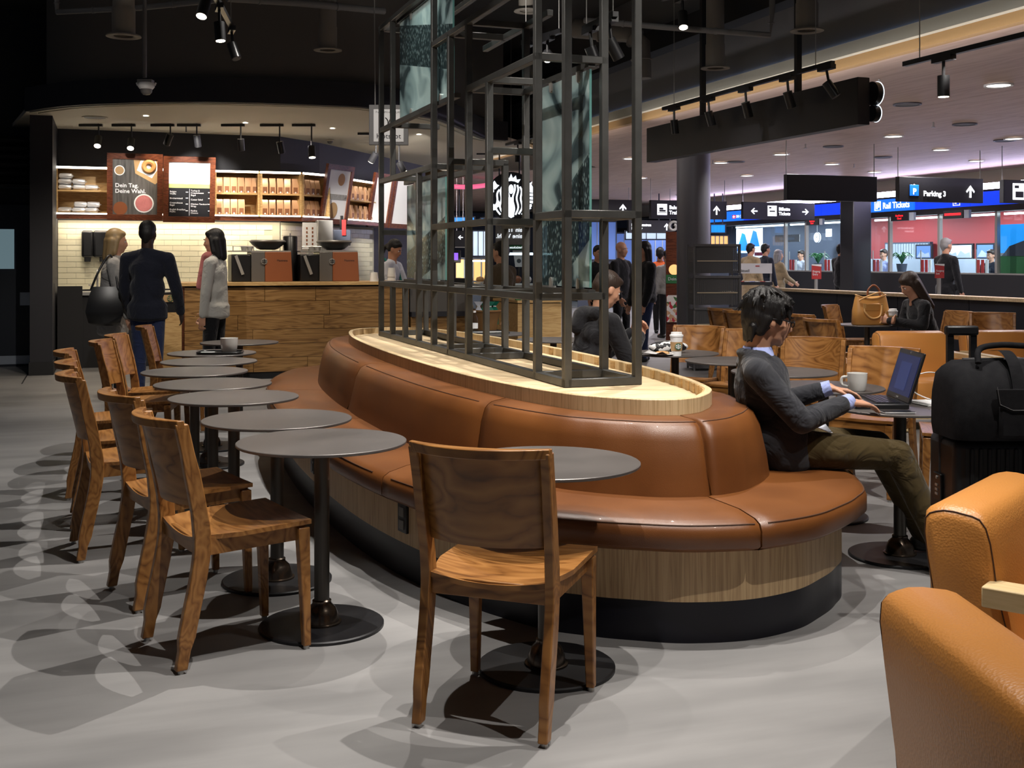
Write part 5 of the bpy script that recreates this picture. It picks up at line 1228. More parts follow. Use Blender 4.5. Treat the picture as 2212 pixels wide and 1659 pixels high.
flat(f, disc(0.155, 0.655, 0.066), 'print_white', 'picture_cup'); flat(f, disc(0.155, 0.655, 0.054, 0.015), 'kraft', 'picture_coffee')
flat(f, disc(0.46, 0.225, 0.125), 'white_ceramic', 'picture_bowl'); flat(f, disc(0.46, 0.225, 0.108, 0.015), 'scarf_pink', 'picture_cereal'); flat(f, disc(0.165, 0.155, 0.088, 0.016), 'copper_panel', 'picture_fruit')
text('Dein Tag.\nDeine Wahl.', f, 0.075, (0.10, 0.017, 0.42), FRONT, 'print_white', 'lettering', 'LEFT', 0.001, 1.0, 0.0015)
r, f, w, h = board('menu board with a bright food picture and a dark price list', bp2(352, 400, 15.78), bp2(464, 400, 15.78), 1.90, 2.78)
flat(f, MB().bx(0.07, w-0.07, 0.02, 0.04, 0.075, 0.46), 'sign_black', 'price_list'); flat(f, MB().bx(0.07, w-0.07, 0.02, 0.04, 0.46, 0.515), 'leaf_pale' if 'leaf_pale' in M else 'kraft', 'green_stripe'); flat(f, MB().bx(0.07, w-0.07, 0.02, 0.04, 0.515, h-0.075), 'print_white', 'picture')
flat(f, disc(0.30, 0.66, 0.15), 'white_paint', 'picture_plate'); flat(f, disc(0.47, 0.60, 0.06, 0.016), 'office_grey', 'picture_cup'); flat(f, MB().bx(0.335, 0.34, 0.016, 0.02, 0.09, 0.45), 'paper', 'divider')
text('Belgian\nWaffle\n\nBirchermüesli\n\nCreamcheese\nBagel\n\nEnglish Breakfast\nMuffin', f, 0.030, (0.085, 0.017, 0.275), FRONT, 'print_white', 'lettering', 'LEFT', 0.001)
text('Turkey &\nCreamcheese\nBagel\n\nCaesar Salad\n\nChicken Tandoori\nWrap\n\nPiadina\nClassica', f, 0.030, (0.355, 0.017, 0.275), FRONT, 'print_white', 'lettering', 'LEFT', 0.001)
for x in (0.29, 0.58):
    for zz in (0.40, 0.32, 0.24, 0.15): flat(f, MB().bx(x, x+0.03, 0.017, 0.02, zz, zz+0.010), 'print_white', 'price_mark')
V3 = lambda px, y: at(px, 561, y)
r, f, w, h = board('third menu board, turned edge on, its picture washed out', Vector((V3(692, 16.3).x, 16.3, 0)), Vector((V3(749, 16.95).x, 16.95, 0)), 1.92, 2.79)
flat(f, MB().bx(0.07, w-0.07, 0.02, 0.04, 0.075, h-0.075), 'print_white', 'poster'); flat(f, disc(0.42, 0.66, 0.09), 'pastry', 'picture_bagel'); flat(f, disc(0.30, 0.20, 0.12), 'kraft', 'picture_bowl'); flat(f, MB().bx(0.09, w-0.09, 0.016, 0.02, 0.36, 0.44), 'cloth_grey', 'picture_band')  # grey band across the poster picture
for (a, ya), (b, yb), lab in (((795, 17.95), (838, 18.55), 'fourth menu board, a spotlit white panel in a dark frame'), ((840, 18.58), (884, 19.25), 'fifth menu board, a spotlit white panel behind the frame posts')):
    r, f, w, h = board(lab, Vector((V3(a, ya).x, ya, 0)), Vector((V3(b, yb).x, yb, 0)), 1.92, 2.79); flat(f, MB().bx(0.07, w-0.07, 0.02, 0.04, 0.075, h-0.075), 'print_white', 'poster')  # matte white poster, lit by the menu board spots
# pastry case and till to the right of the counter
tp0, tp1 = S_at(888, 13.5), S_at(1062, 13.5)
pcs = T('pastry_case', 'glass pastry case on an oak base right of the service counter', 'display case', tp0, 13.5); PL = tp1-tp0
obj('base', MB().bx(0, PL, 0.0, 0.75, 0, 0.70), 'counter_oak', pcs); obj('ledge', MB().bx(0, PL, -0.04, 0.75, 0.70, 0.76), 'navy_wall', pcs); obj('shelf', MB().bx(0.75, PL-0.03, 0.1, 0.72, 1.10, 1.11), 'pane_glass', pcs)
obj('glass_front', MB().bx(0.72, PL, 0.02, 0.026, 0.76, 1.40), 'case_glass', pcs); obj('glass_top', MB().bx(0.72, PL, 0.02, 0.74, 1.40, 1.406), 'case_glass', pcs); obj('case_light', MB().bx(0.75, PL-0.02, 0.05, 0.08, 1.375, 1.395), 'strip_white', pcs); obj('left_body', MB().bx(0, 0.72, 0.05, 0.74, 0.76, 1.10), 'steel_dark', pcs)
random.seed(5); k = 0; pa = None
for z in (0.765, 1.112):
    for i in range(6):
        p = W(tp0+0.84+0.145*i, 13.5+0.30, z)
        if p.x > W(tp1, 13.5).x-0.05: continue
        lab = '%s pastry from the left on the %s shelf of the glass case' % (ordn[i], 'lower' if z < 1 else 'upper')
        if pa is None:
            pa = thing('pastry', lab, 'pastry', p, TH, 'pastries in the glass case'); obj('bun', MB().lathe([(0.0001, 0.006), (0.04, 0.006), (0.055, 0.03), (0.045, 0.06), (0.0001, 0.075)], n=16), 'pastry', pa, smooth=60); obj('doily', MB().cyl((0,0,0), (0,0,0.006), 0.06, n=16), 'paper', pa)
        else: dup(pa, p, i, lab)
tl = T('cash_register', 'black till with a violet screen on the pastry case', 'cash register', S_at(985, 13.6), 13.6, 1.10)
obj('base', MB().bx(-0.13, 0.13, 0.02, 0.3, 0.0, 0.07), 'black_plastic', tl, bevel=0.01); obj('stem', MB().bx(-0.03, 0.03, 0.12, 0.18, 0.07, 0.26), 'black_plastic', tl)
s_ = obj('screen_case', MB().box((0, 0.1, 0.34), (0.20, 0.04, 0.16), 0.3), 'black_plastic', tl, bevel=0.008); obj('screen', MB().box((0.006, 0.078, 0.34), (0.10, 0.004, 0.09), 0.3), 'screen_violet', s_)
obj('printer', MB().bx(-0.12, -0.02, 0.0, 0.12, 0.07, 0.16), 'black_plastic', tl, bevel=0.01)
for i, (px, lab) in enumerate(((846, 'upturned white cup stack on the counter beside the barista'), (808, 'small white cups on the counter left of the barista'))):
    c = T('cup_stack', lab, 'cups', S_at(px, 13.62), 13.62, 1.135); n = 2 if i == 0 else 1
    for q in range(n): obj('cup', MB().lathe([(0.055, 0.055*q), (0.042, 0.055*q+0.11), (0.0001, 0.055*q+0.112)], n=20), 'white_ceramic', c, smooth=40)
    obj('saucer', MB().lathe([(0.0001, 0.0), (0.07, 0.004), (0.07, 0.008)], (0.08, 0.03, 0), 20), 'white_ceramic', c)
mc = T('merchandise_counter', 'oak merchandise box with small packs on top behind the frame', 'counter', 4.10, 11.35); mc.rotation_euler.z = TH
obj('carcass', MB().bx(0, 0.50, 0, 0.8, 0, 0.93), 'cabinet_oak', mc); obj('top', MB().bx(-0.01, 0.51, -0.02, 0.8, 0.94, 0.965), 'cabinet_oak', mc); obj('shadow_gap', MB().bx(0.01, 0.49, 0.01, 0.79, 0.93, 0.94), 'black_matte', mc)
for i, (m, lab) in enumerate((('leaf_green', 'green pack'), ('red_sign', 'red pack'), ('white_paint', 'white pack'), ('leaf_teal', 'teal pack'), ('pastry', 'brown pack'))):
    p = T('small_pack', lab+' on the oak merchandise box', 'pack', 4.14+0.085*i, 11.45, 0.965, 0.2*i); obj('carton', MB().bx(-0.03, 0.03, -0.02, 0.02, 0, 0.05+0.008*i), m, p, bevel=0.003); obj('lid_flap', MB().bx(-0.03, 0.03, -0.021, 0.021, 0.05+0.008*i, 0.056+0.008*i), 'paper', p)
p = at(1048, 720, 11.9); bk_ = thing('wicker_basket', 'wicker basket of green gift packs behind the frame', 'basket', (p.x, 11.9, 0.66), TH)
obj('bowl', MB().lathe([(0.0001, 0.0), (0.12, 0.0), (0.135, 0.1), (0.165, 0.20), (0.172, 0.205), (0.155, 0.20), (0.12, 0.05), (0.0001, 0.03)], n=24), 'wicker', bk_, smooth=40)
obj('rim', MB().tube([(0.168*math.cos(a), 0.168*math.sin(a), 0.205) for a in [2*PI*i/24 for i in range(24)]], 0.012, 8, True), 'wicker', bk_, smooth=60); obj('handle', MB().tube(catmull([(0.16, 0, 0.05), (0.22, 0, 0.14), (0.25, 0, 0.20)], 4), 0.013, 8), 'wicker', bk_, smooth=60)
st = thing('basket_stand', 'black pedestal under the wicker basket', 'stand', (p.x, 11.9, 0), TH); obj('pillar', MB().bx(-0.14, 0.14, -0.14, 0.14, 0.02, 0.64), 'black_matte', st); obj('top', MB().bx(-0.17, 0.17, -0.17, 0.17, 0.64, 0.66), 'black_matte', st)
for i, (x, y, rz_, m) in enumerate(((-0.07, 0.0, 0.2, 'cloth_shirt'), (-0.01, 0.03, -0.3, 'leaf_teal'), (0.05, -0.03, 0.4, 'leaf_teal'), (0.10, 0.03, -0.2, 'leaf_teal'))):
    g = thing('gift_pack', ('white', 'first green', 'second green', 'third green')[i]+' cellophane gift pack from the left in the basket', 'pack', (p.x+x, 11.9+y, 0.72), rz_)
    mb = MB(); mb.strip([[(a*w_, b*d_, z_) for a, b in ((-1,-1),(1,-1),(1,1),(-1,1))] for z_, w_, d_ in ((0, 0.035, 0.03), (0.14, 0.04, 0.035), (0.19, 0.012, 0.010), (0.24, 0.05, 0.02))], True); obj('wrap', mb, m, g, smooth=20); obj('ribbon', MB().cyl((0,0,0.185), (0,0,0.197), 0.018, n=10), 'white_paint', g)
# round emblem sign behind the frame
p = at(1104, 424, 16.4); lg = thing('round_sign', 'round black sign with a white crowned figure, hung behind the frame', 'sign', p, 0.0); RR = 0.352
obj('disc', MB().cyl((0, 0.0, 0), (0, 0.07, 0), RR, n=56), 'sign_black', lg, smooth=40); emblem_obj(lg, RR*0.97, (0, -0.002, 0), 'logo_white', 0, True, 0.012)
for x in (-0.17, 0.12): obj('rod', MB().cyl((x, 0.035, 0.30), (x, 0.035, 0.62), 0.011, n=8), 'black_plastic', lg)
obj('bar', MB().bx(-0.5, 0.5, 0.02, 0.05, 0.605, 0.625), 'black_plastic', lg)
p = at(1108, 516, 15.6); wp = thing('window_poster', 'hanging poster seen from behind, with mirrored lettering and a green band', 'poster', p, 0.0)
obj('sheet', MB().bx(-0.24, 0.24, 0, 0.008, -0.08, 0.19), 'cloth_grey', wp); obj('band', MB().bx(-0.22, 0.20, -0.004, 0.0, -0.15, -0.085), 'leaf_green', wp)
text('Dein Tag.\nDeine Wahl.', wp, 0.085, (0.20, -0.006, 0.08), FRONT, 'logo_white', 'lettering', 'LEFT', 0.001, -1.0); text('Frühstückszeit', wp, 0.045, (0.19, -0.006, -0.118), FRONT, 'logo_white', 'lettering', 'LEFT', 0.001, -1.0)
p = at(1121, 562, 15.2); cu = thing('cup_sign', 'flat white paper cup sign on the far counter', 'sign', p, 0.0)
obj('cup_shape', MB().prism([(-0.05, -0.09), (0.05, -0.09), (0.075, 0.10), (-0.075, 0.10)][::-1], -0.01, 0.01, 0, Matrix.Rotation(PI/2, 4, 'X')), 'paper', cu); obj('cup_lid', MB().bx(-0.085, 0.085, -0.012, 0.012, 0.10, 0.125), 'paper', cu); obj('mark', MB().cyl((0, -0.011, -0.01), (0, -0.014, -0.01), 0.03, n=16), 'black_plastic', cu); obj('pole', MB().cyl((0, 0, -0.09), (0, 0, -1.38), 0.012, n=8), 'black_plastic', cu)
for i, (px, lab) in enumerate(((1140, 'left'), (1128, 'right'))): pass
gc = thing('glass_display', 'bright chilled display of wrapped snacks behind the frame', 'display case', (at(1140, 600, 14.6).x, 14.6, 0), 0.0)
obj('base', MB().bx(-0.33, 0.33, 0, 0.6, 0, 1.05), 'sign_black', gc); obj('shelf', MB().bx(-0.33, 0.33, 0.02, 0.6, 1.05, 1.07), 'steel', gc); obj('glass', MB().bx(-0.33, 0.33, 0.0, 0.006, 1.07, 1.50), 'case_glass', gc); obj('light', MB().bx(-0.32, 0.32, 0.05, 0.09, 1.46, 1.49), 'tube_cool', gc); obj('top', MB().bx(-0.33, 0.33, 0.0, 0.6, 1.50, 1.52), 'case_glass', gc)
for i in range(5):
    w_ = thing('wrapped_snack', '%s wrapped snack from the left in the chilled display' % ordn[i], 'snack', (at(1140, 600, 14.6).x-0.26+0.13*i, 14.85, 1.07), 0.1*i, 'wrapped snacks in the chilled display')
    obj('filling', MB().ell((0, 0, 0.07), (0.055, 0.05, 0.05), 12, 8), ('pastry', 'copper_panel', 'white_paint', 'pastry', 'copper_panel')[i], w_, smooth=60); obj('tray', MB().bx(-0.06, 0.06, -0.05, 0.05, 0, 0.02), 'white_paint', w_)

# ---------------------------------------------------------------- signs
def sign_at(name, label, px0, px1, py0, py1, y, m='sign_black', rz=TH, depth=0.09, wires=None, cat='sign'):
    p0 = at(px0, py1, y); r1 = (px1-1106)/2450; L = (r1*y-p0.x)/(math.cos(rz)-r1*math.sin(rz)); h = (py1-py0)*y/2450
    r = thing(name, label, cat, (p0.x, y, p0.z), rz); obj('case', MB().bx(0, L, 0, depth, 0, h), m, r, bevel=0.006)
    if wires:
        for x in wires: obj('wire', MB().cyl((x*L, depth/2, h), (x*L, depth/2, 3.16-p0.z), 0.008, n=6), 'steel', r)
    return r, L, h
def arrow(par, x, z, k, d, y=-0.008):
    # arrow pointing along d (0 up, 1 left, 2 right)
    mb = MB(); a = {0: 0, 1: PI/2, 2: -PI/2}[d]; mt = Matrix.Translation((x, y, z)) @ Matrix.Rotation(-a, 4, 'Y') @ Matrix.Rotation(PI/2, 4, 'X')
    mb.prism([(-0.09*k, -0.5*k), (0.09*k, -0.5*k), (0.09*k, 0.3*k), (-0.09*k, 0.3*k)], -0.004, 0.004, 0, mt)
    for s in (-1, 1): mb.prism([(0, 0.5*k), (0, 0.26*k), (s*0.36*k, -0.10*k), (s*0.42*k, 0.02*k)][::s], -0.004, 0.004, 0, mt)
    obj('arrow', mb, 'sign_white', par)
def picto(par, x, z, k, m='sign_white', inner=None, y=-0.006):
    o = obj('pictogram', MB().bx(x-k/2, x+k/2, y, y+0.008, z-k/2, z+k/2), m, par, bevel=0.004)
    for q in (inner or []): obj('picture', MB().bx(x+q[0]*k, x+q[1]*k, y-0.004, y, z+q[2]*k, z+q[3]*k), 'sign_black' if m == 'sign_white' else 'sign_white', o)
    return o
TRAIN = [(-0.30, 0.10, -0.02, 0.16), (-0.30, 0.34, -0.20, -0.04), (-0.42, 0.42, -0.32, -0.27)]
TICK = [(-0.36, -0.10, 0.22, 0.36), (-0.30, 0.30, -0.10, 0.02)]
r, L, h = sign_at('parking_sign', 'black hanging sign reading Parking 3 with a blue P and an arrow', 1942, 2124, 381, 435, 17.6, wires=(0.01, 0.985))
q = picto(r, 0.175*L, 0.46*h, 0.44*h, 'sign_blue_light'); text('P', r, 0.33*h, (0.175*L, -0.012, 0.40*h), FRONT, 'sign_white', 'lettering', 'CENTER', 0.001, 1, 0.004)
obj('roof_mark', MB().prism([(-0.20, 0.0), (0, 0.10), (0.20, 0.0), (0.20, 0.05), (0, 0.15), (-0.20, 0.05)][::-1], 0.006, 0.012, 0, Matrix.Translation((0.175*L, 0, 0.56*h)) @ Matrix.Rotation(PI/2, 4, 'X') @ Matrix.Scale(h, 4)), 'sign_white', q)
text('Parking 3', r, 0.30*h, (0.28*L, -0.008, 0.33*h), FRONT, 'sign_white', 'lettering', 'LEFT', 0.001, 1, 0.003); arrow(r, 0.84*L, 0.46*h, 0.50*h, 0)
r, L, h = sign_at('blank_sign', 'black hanging sign with a blank face left of the parking sign', 1700, 1895, 376, 432, 16.6, wires=(0.01, 0.985))
obj('face_panel', MB().bx(0.012, L-0.012, -0.006, 0.0, 0.012, h-0.012), 'sign_black', r)
r, L, h = sign_at('ticket_sign', 'black hanging sign reading Billette Tickets with two arrows', 1605, 1760, 436, 473, 24.8, wires=(0.01, 0.985))
arrow(r, 0.15*L, 0.47*h, 0.44*h, 1); picto(r, 0.40*L, 0.50*h, 0.62*h, 'sign_white', TICK); text('Billette\nTickets', r, 0.27*h, (0.49*L, -0.008, 0.47*h), FRONT, 'sign_white', 'lettering', 'LEFT', 0.001, 1, 0.004); arrow(r, 0.865*L, 0.47*h, 0.44*h, 2)
r, L, h = sign_at('trains_sign', 'black hanging sign reading Bahn Trains, partly behind the round column', 1406, 1570, 432, 472, 24.4, wires=(0.01, 0.985))
picto(r, 0.145*L, 0.5*h, 0.60*h, 'sign_white', TRAIN); text('Bahn\nTrains', r, 0.28*h, (0.235*L, -0.008, 0.47*h), FRONT, 'sign_white', 'lettering', 'LEFT', 0.001, 1, 0.004); arrow(r, 0.86*L, 0.5*h, 0.5*h, 0)
r, L, h = sign_at('pictogram_sign', 'black hanging sign with a white train pictogram at the right edge', 2168, 2300, 388, 438, 17.4, wires=(0.01,)); picto(r, 0.25*L, 0.5*h, 0.72*h, 'sign_white', [(-0.36, -0.05, 0.20, 0.36), (-0.30, 0.30, -0.36, 0.0)])
r, L, h = sign_at('arrow_sign', 'black hanging sign with one upward arrow behind the frame', 1256, 1370, 430, 470, 22.5, wires=(0.97,)); arrow(r, 0.78*L, 0.52*h, 0.5*h, 0)
r, L, h = sign_at('rail_center_sign', 'black hanging sign reading Bahnreisezentrum Railcenter', 1358, 1452, 475, 503, 27.5, wires=(0.02, 0.97)); text('Bahnreisezentrum\nRailcenter', r, 0.27*h, (0.06*L, -0.008, 0.48*h), FRONT, 'sign_white', 'lettering', 'LEFT', 0.001, 0.85, 0.004); arrow(r, 0.87*L, 0.5*h, 0.55*h, 0)
r, L, h = sign_at('left_arrow_sign', 'small black sign with a left arrow, seen between the far frame posts', 983, 1006, 498, 535, 24.0, wires=(0.2, 0.8)); arrow(r, 0.5*L, 0.6*h, 0.30*h, 1); obj('rim', MB().bx(0, L, -0.004, 0.0, 0.0, 0.02), 'steel', r)
r, L, h = sign_at('hotspot_sign', 'square grey sign with a white rounded panel reading Hotspot, hung on a chain', 797, 882, 226, 313, 11.2, 'bulkhead_grey', 0.05, 0.05)
pl_ = obj('white_panel', MB().bx(0.045, L-0.045, -0.008, 0.0, 0.03, h-0.045), 'white_paint', r, bevel=0.012); text('Public Wireless LAN', r, 0.030, (L/2, -0.010, h-0.075), FRONT, 'bulkhead_grey', 'lettering', 'CENTER', 0.001); text('Hotspot', r, 0.072, (L/2, -0.010, 0.085), FRONT, 'black_matte', 'lettering', 'CENTER', 0.001)
for sg in (-1, 1): obj('wave_mark', MB().tube([(L/2+sg*(0.055-0.05*math.cos(a)), -0.010, h*0.55+0.055*math.sin(a)) for a in [-1.1+2.2*i/10 for i in range(11)]], 0.005, 6), 'black_matte', r)
ch = obj('chain', MB().cyl((0.06, 0.02, h), (0.045, 0.02, 4.7-1.4-(561-313)/2450*11.2), 0.006, n=6), 'steel', r)
# long black sign box over the aisle, seen from behind
bs = thing('sign_box', 'long black box sign seen from behind, hung over the aisle', 'sign', W(6.0, 8.02, 2.54), TH)
obj('case', MB().bx(-0.06, 0.06, 0, 3.98, 0, 0.40), 'sign_black', bs, bevel=0.004)
for s in (0.97, 2.75): obj('hanger', MB().bx(-0.025, 0.025, s-0.025, s+0.025, 0.40, 2.15), 'black_matte', bs)
for z, r_ in ((0.27, 0.10), (0.10, 0.07)): o = obj('letter', MB().cyl((0.09, 0.02, z), (0.14, 0.02, z), r_, n=28), 'black_plastic', bs, smooth=40); obj('halo_edge', MB().cyl((0.14, 0.02, z), (0.146, 0.02, z), r_+0.004, n=28), 'logo_white', o)
# ---------------------------------------------------------------- ceiling gear
def track_head(par, p, d, lit=None, L=0.15, r=0.042):
    p, d = Vector(p), Vector(d).normalized()
    h = obj('lamp_head', MB().cyl(p, p+d*L, r, n=20), 'black_plastic', par, smooth=40)
    obj('lens', MB().cyl(p+d*(L-0.004), p+d*(L+0.002), r*0.86, n=20), lit or 'pipe_grey', h)
    obj('arm', MB().cyl(p+d*0.05, p+Vector((0, 0, 0.11)), 0.012, n=8), 'black_plastic', par)
    obj('adapter', MB().box(p+Vector((0, 0, 0.12)), (0.05, 0.20, 0.04), TH), 'black_plastic', par)
def track(label, p0, p1, heads, hang=True):
    p0, p1 = Vector(p0), Vector(p1); r = thing('spotlight_track', label, 'track light', p0); d = p1-p0
    obj('rail', MB().beam((0, 0, 0), d, 0.04, 0.035), 'black_plastic', r)
    for f, dr, lit in heads: track_head(r, d*f+Vector((0, 0, -0.15)), dr, lit)
    if hang:
        for f in (0.08, 0.92): obj('suspension', MB().cyl(d*f, d*f+Vector((0, 0, 4.7-p0.z-d.z*f)), 0.004, n=6), 'steel', r)
    return r
DN = (0, 0, -1)
track('spotlight track above the long black box sign, five heads', W(5.75, 8.1, 3.06), W(5.75, 11.2, 3.06), [(0.03, (0.55, -0.2, -0.9), None), (0.22, (0.35, 0.2, -1), None), (0.45, (0.3, 0.2, -1), None), (0.68, (0.3, 0.1, -1), None), (0.92, (0.1, 0.1, -1), None)])
track('spotlight track at the top right corner, two heads', W(5.6, 4.9, 2.86), W(5.6, 7.0, 2.86), [(0.80, DN, 'lamp_warm'), (0.28, DN, None)])
track('spotlight track behind the right frame posts, three heads', W(5.6, 13.5, 3.12), W(5.6, 16.0, 3.12), [(0.1, (0.2, 0, -1), 'lamp_warm'), (0.45, (-0.2, 0, -1), None), (0.8, (0, 0, -1), None)])
track('spotlight track at the top, left of the frame, three heads', at(437, -60, 8.0), at(503, 62, 9.9), [(0.10, (-0.10, -0.45, -0.9), 'lamp_warm'), (0.5, (0.1, -0.1, -1), 'lamp_warm'), (0.95, (0.35, -0.25, -0.9), None)])
track('spotlight track behind the frame with one lamp shining at the viewer', at(1130, 92, 9.4), at(1215, 66, 8.6), [(0.64, (-0.03, -0.93, -0.36), 'lamp_white'), (0.15, (0.3, 0.3, -1), None)])
track('spotlight track behind the upper right of the frame', at(1262, 62, 8.2), at(1330, 30, 7.6), [(0.2, (0.35, 0.1, -0.9), None), (0.8, (0.5, 0.2, -0.9), None)])
track('short spotlight track right of the frame, one lit lamp', at(1430, -2, 9.8), at(1520, -20, 9.4), [(0.5, (0, -0.4, -0.9), 'lamp_warm')])
cl = None
for i, (px, py, lab) in enumerate(((267, 78, 'grey tube downlight left of the ceiling camera'), (708, 108, 'dim grey tube downlight left of the frame'), (1545, 147, 'grey tube downlight above the black box sign'), (1743, 66, 'grey tube downlight at the top right'), (1386, 201, 'grey tube downlight behind the right frame post'), (1140, 24, 'grey tube downlight behind the middle of the frame'))):
    y = (9.8, 11.9, 11.6, 10.0, 15.5, 12.0)[i]; p = at(px, py, y)
    if cl is None:
        cl = thing('tube_downlight', lab, 'ceiling light', p, 0, 'grey tube downlights')
        obj('tube', MB().cyl((0,0,0.0), (0,0,1.6), 0.092, n=24, cap=False), 'duct_grey', cl, smooth=40); obj('collar', MB().lathe([(0.092, 0.24), (0.098, 0.24), (0.098, 0.0), (0.092, 0.0)], n=24), 'duct_grey', cl, smooth=40)
        obj('flange', MB().lathe([(0.085, 0.004), (0.145, 0.004), (0.148, -0.006), (0.11, -0.012), (0.085, 0.0)], n=28), 'duct_grey', cl, smooth=40); obj('lamp', MB().cyl((0,0,0.03), (0,0,0.036), 0.088, n=20), 'pipe_grey', cl)
    else: dup(cl, p, 0, lab)
def pipe(label, pts, r, m='pipe_grey'):
    p0 = Vector(pts[0]); t = thing('ceiling_pipe', label, 'pipe', p0); q = [Vector(p)-p0 for p in pts]; obj('pipe', MB().tube(q, r, 12), m, t, smooth=50)
    for a, b in zip(q, q[1:]): obj('coupling', MB().cyl(a.lerp(b, 0.44), a.lerp(b, 0.47), r*1.18, n=14), m, t, smooth=40)
pipe('thin conduit across the black ceiling at the top left', [at(122, -10, 11.5), at(124, 26, 11.5), at(300, 17, 11.0), at(470, 0, 10.5)], 0.028)
pipe('conduit running right from the spotlights to the frame', [at(490, -4, 11.0), at(640, 6, 11.5), at(830, 24, 12.2)], 0.036)
pipe('conduit with an upturned end right of the frame', [at(1262, 44, 10.5), at(1450, 60, 10.2), at(1664, 76, 10.0), at(1668, 20, 10.0), at(1668, -40, 10.0)], 0.026)
pipe('large grey duct bending down behind the frame', [at(1240, 62, 13.5), at(1360, 72, 13.3), at(1385, 95, 13.2), at(1387, 170, 13.2)], 0.11, 'duct_grey')
cm = thing('ceiling_camera', 'white dome camera hanging from the ceiling on a pole', 'camera', at(316, 192, 10.0)); 
obj('pole', MB().cyl((-0.014, 0, 0.10), (-0.014, 0, 1.9), 0.018, n=12), 'pipe_grey', cm, smooth=40); obj('bracket', MB().bx(-0.07, 0.06, -0.04, 0.04, 0.05, 0.08), 'steel', cm, bevel=0.004)
obj('housing', MB().lathe([(0.062, 0.055), (0.070, 0.045), (0.072, 0.018), (0.058, 0.0), (0.05, -0.004)], n=24), 'white_paint', cm, smooth=50); obj('dome', MB().lathe([(0.052, -0.002), (0.048, -0.03), (0.03, -0.05), (0.0001, -0.056)], n=20), 'steel_dark', cm, smooth=60)
for s in (-1, 1): obj('ear', MB().cyl((s*0.075, 0, 0.03), (s*0.085, 0, 0.055), 0.008, n=8), 'white_paint', cm)
sd_ = None
for px, py, lab in ((315, 250, 'first small lit downlight from the left in the soffit'), (530, 265, 'second small lit downlight from the left in the soffit'), (718, 277, 'third small lit downlight from the left in the soffit'), (905, 290, 'fourth small lit downlight in the soffit, behind the frame')):
    p = pz(px, py, 3.147)
    if sd_ is None:
        sd_ = thing('soffit_downlight', lab, 'light', p, 0, 'small downlights in the soffit'); obj('rim', MB().lathe([(0.03, 0.0), (0.045, 0.0), (0.045, -0.006), (0.03, -0.002)], n=18), 'white_paint', sd_, smooth=40); obj('lens', MB().cyl((0,0,-0.003), (0,0,0.002), 0.03, n=16), 'lamp_white', sd_)
    else: dup(sd_, p, 0, lab)
    spot('soffit_downlight_beam', p-Vector((0, 0, 0.02)), p-Vector((0, 0, 2)), 30, 130, 0.9, 0.03, WARM)
p = pz(205, 254, 3.145); v = thing('soffit_speaker', 'dark round speaker grille at the left of the soffit', 'speaker', p); obj('rim', MB().lathe([(0.13, 0), (0.15, 0), (0.15, -0.006), (0.13, -0.003)], n=24), 'soffit_paint', v, smooth=40); obj('grille', MB().cyl((0,0,-0.003), (0,0,0.0), 0.13, n=24), 'pipe_grey', v)
p = pz(713, 302, 3.145); v = thing('soffit_dome', 'small dome camera under the soffit edge above the coffee bags', 'camera', p); obj('base', MB().lathe([(0.055, 0), (0.055, -0.02), (0.045, -0.022)], n=18), 'soffit_paint', v, smooth=40); obj('dome', MB().ell((0, 0, -0.02), (0.045, 0.045, 0.04), 14, 8), 'steel_dark', v, smooth=60)
p = pz(402, 270, 3.145); v = thing('soffit_sprinkler', 'sprinkler hanging from the soffit above the menu boards', 'sprinkler', p); obj('stem', MB().cyl((0,0,0), (0,0,-0.09), 0.01, n=8), 'pipe_grey', v); obj('deflector', MB().cyl((0,0,-0.005), (0,0,-0.012), 0.035, n=12), 'pipe_grey', v)
for i, (px, py, d, lit) in enumerate(((213, 296, (0.1, -0.55, -0.8), 'lamp_warm'), (284, 301, (0.1, -0.55, -0.8), 'lamp_warm'), (368, 290, (-0.45, 0.35, -0.9), None), (425, 292, (0.05, 0.3, -1), None), (520, 300, (0, 0.3, -1), None), (604, 306, (0.15, 0.3, -1), None), (673, 316, (0.1, -0.2, -1), 'lamp_warm'), (812, 330, (-0.5, 0.3, -0.8), 'lamp_warm'), (862, 350, (0.4, 0.2, -0.8), 'lamp_warm'))):
    y = 14.6 if px < 700 else 15.6; p = at(px, py, y); r = thing('soffit_spotlight', '%s black spotlight from the left under the soffit' % (ordn+['seventh', 'eighth', 'ninth'])[i], 'spotlight', p, 0, 'black spotlights under the soffit'); dd = Vector(d).normalized()
    hd = obj('lamp_head', MB().cyl((0,0,0.0), dd*0.15, 0.045, n=18), 'black_plastic', r, smooth=40); obj('lens', MB().cyl(dd*0.148, dd*0.154, 0.040, n=18), lit or 'pipe_grey', hd)
    z1 = 3.15-p.z; obj('arm', MB().cyl((0,0,0), (0,0,z1), 0.010, n=8), 'black_plastic', r); obj('adapter', MB().box((-0.10, 0, z1-0.02), (0.30, 0.04, 0.03), 0), 'black_plastic', r)

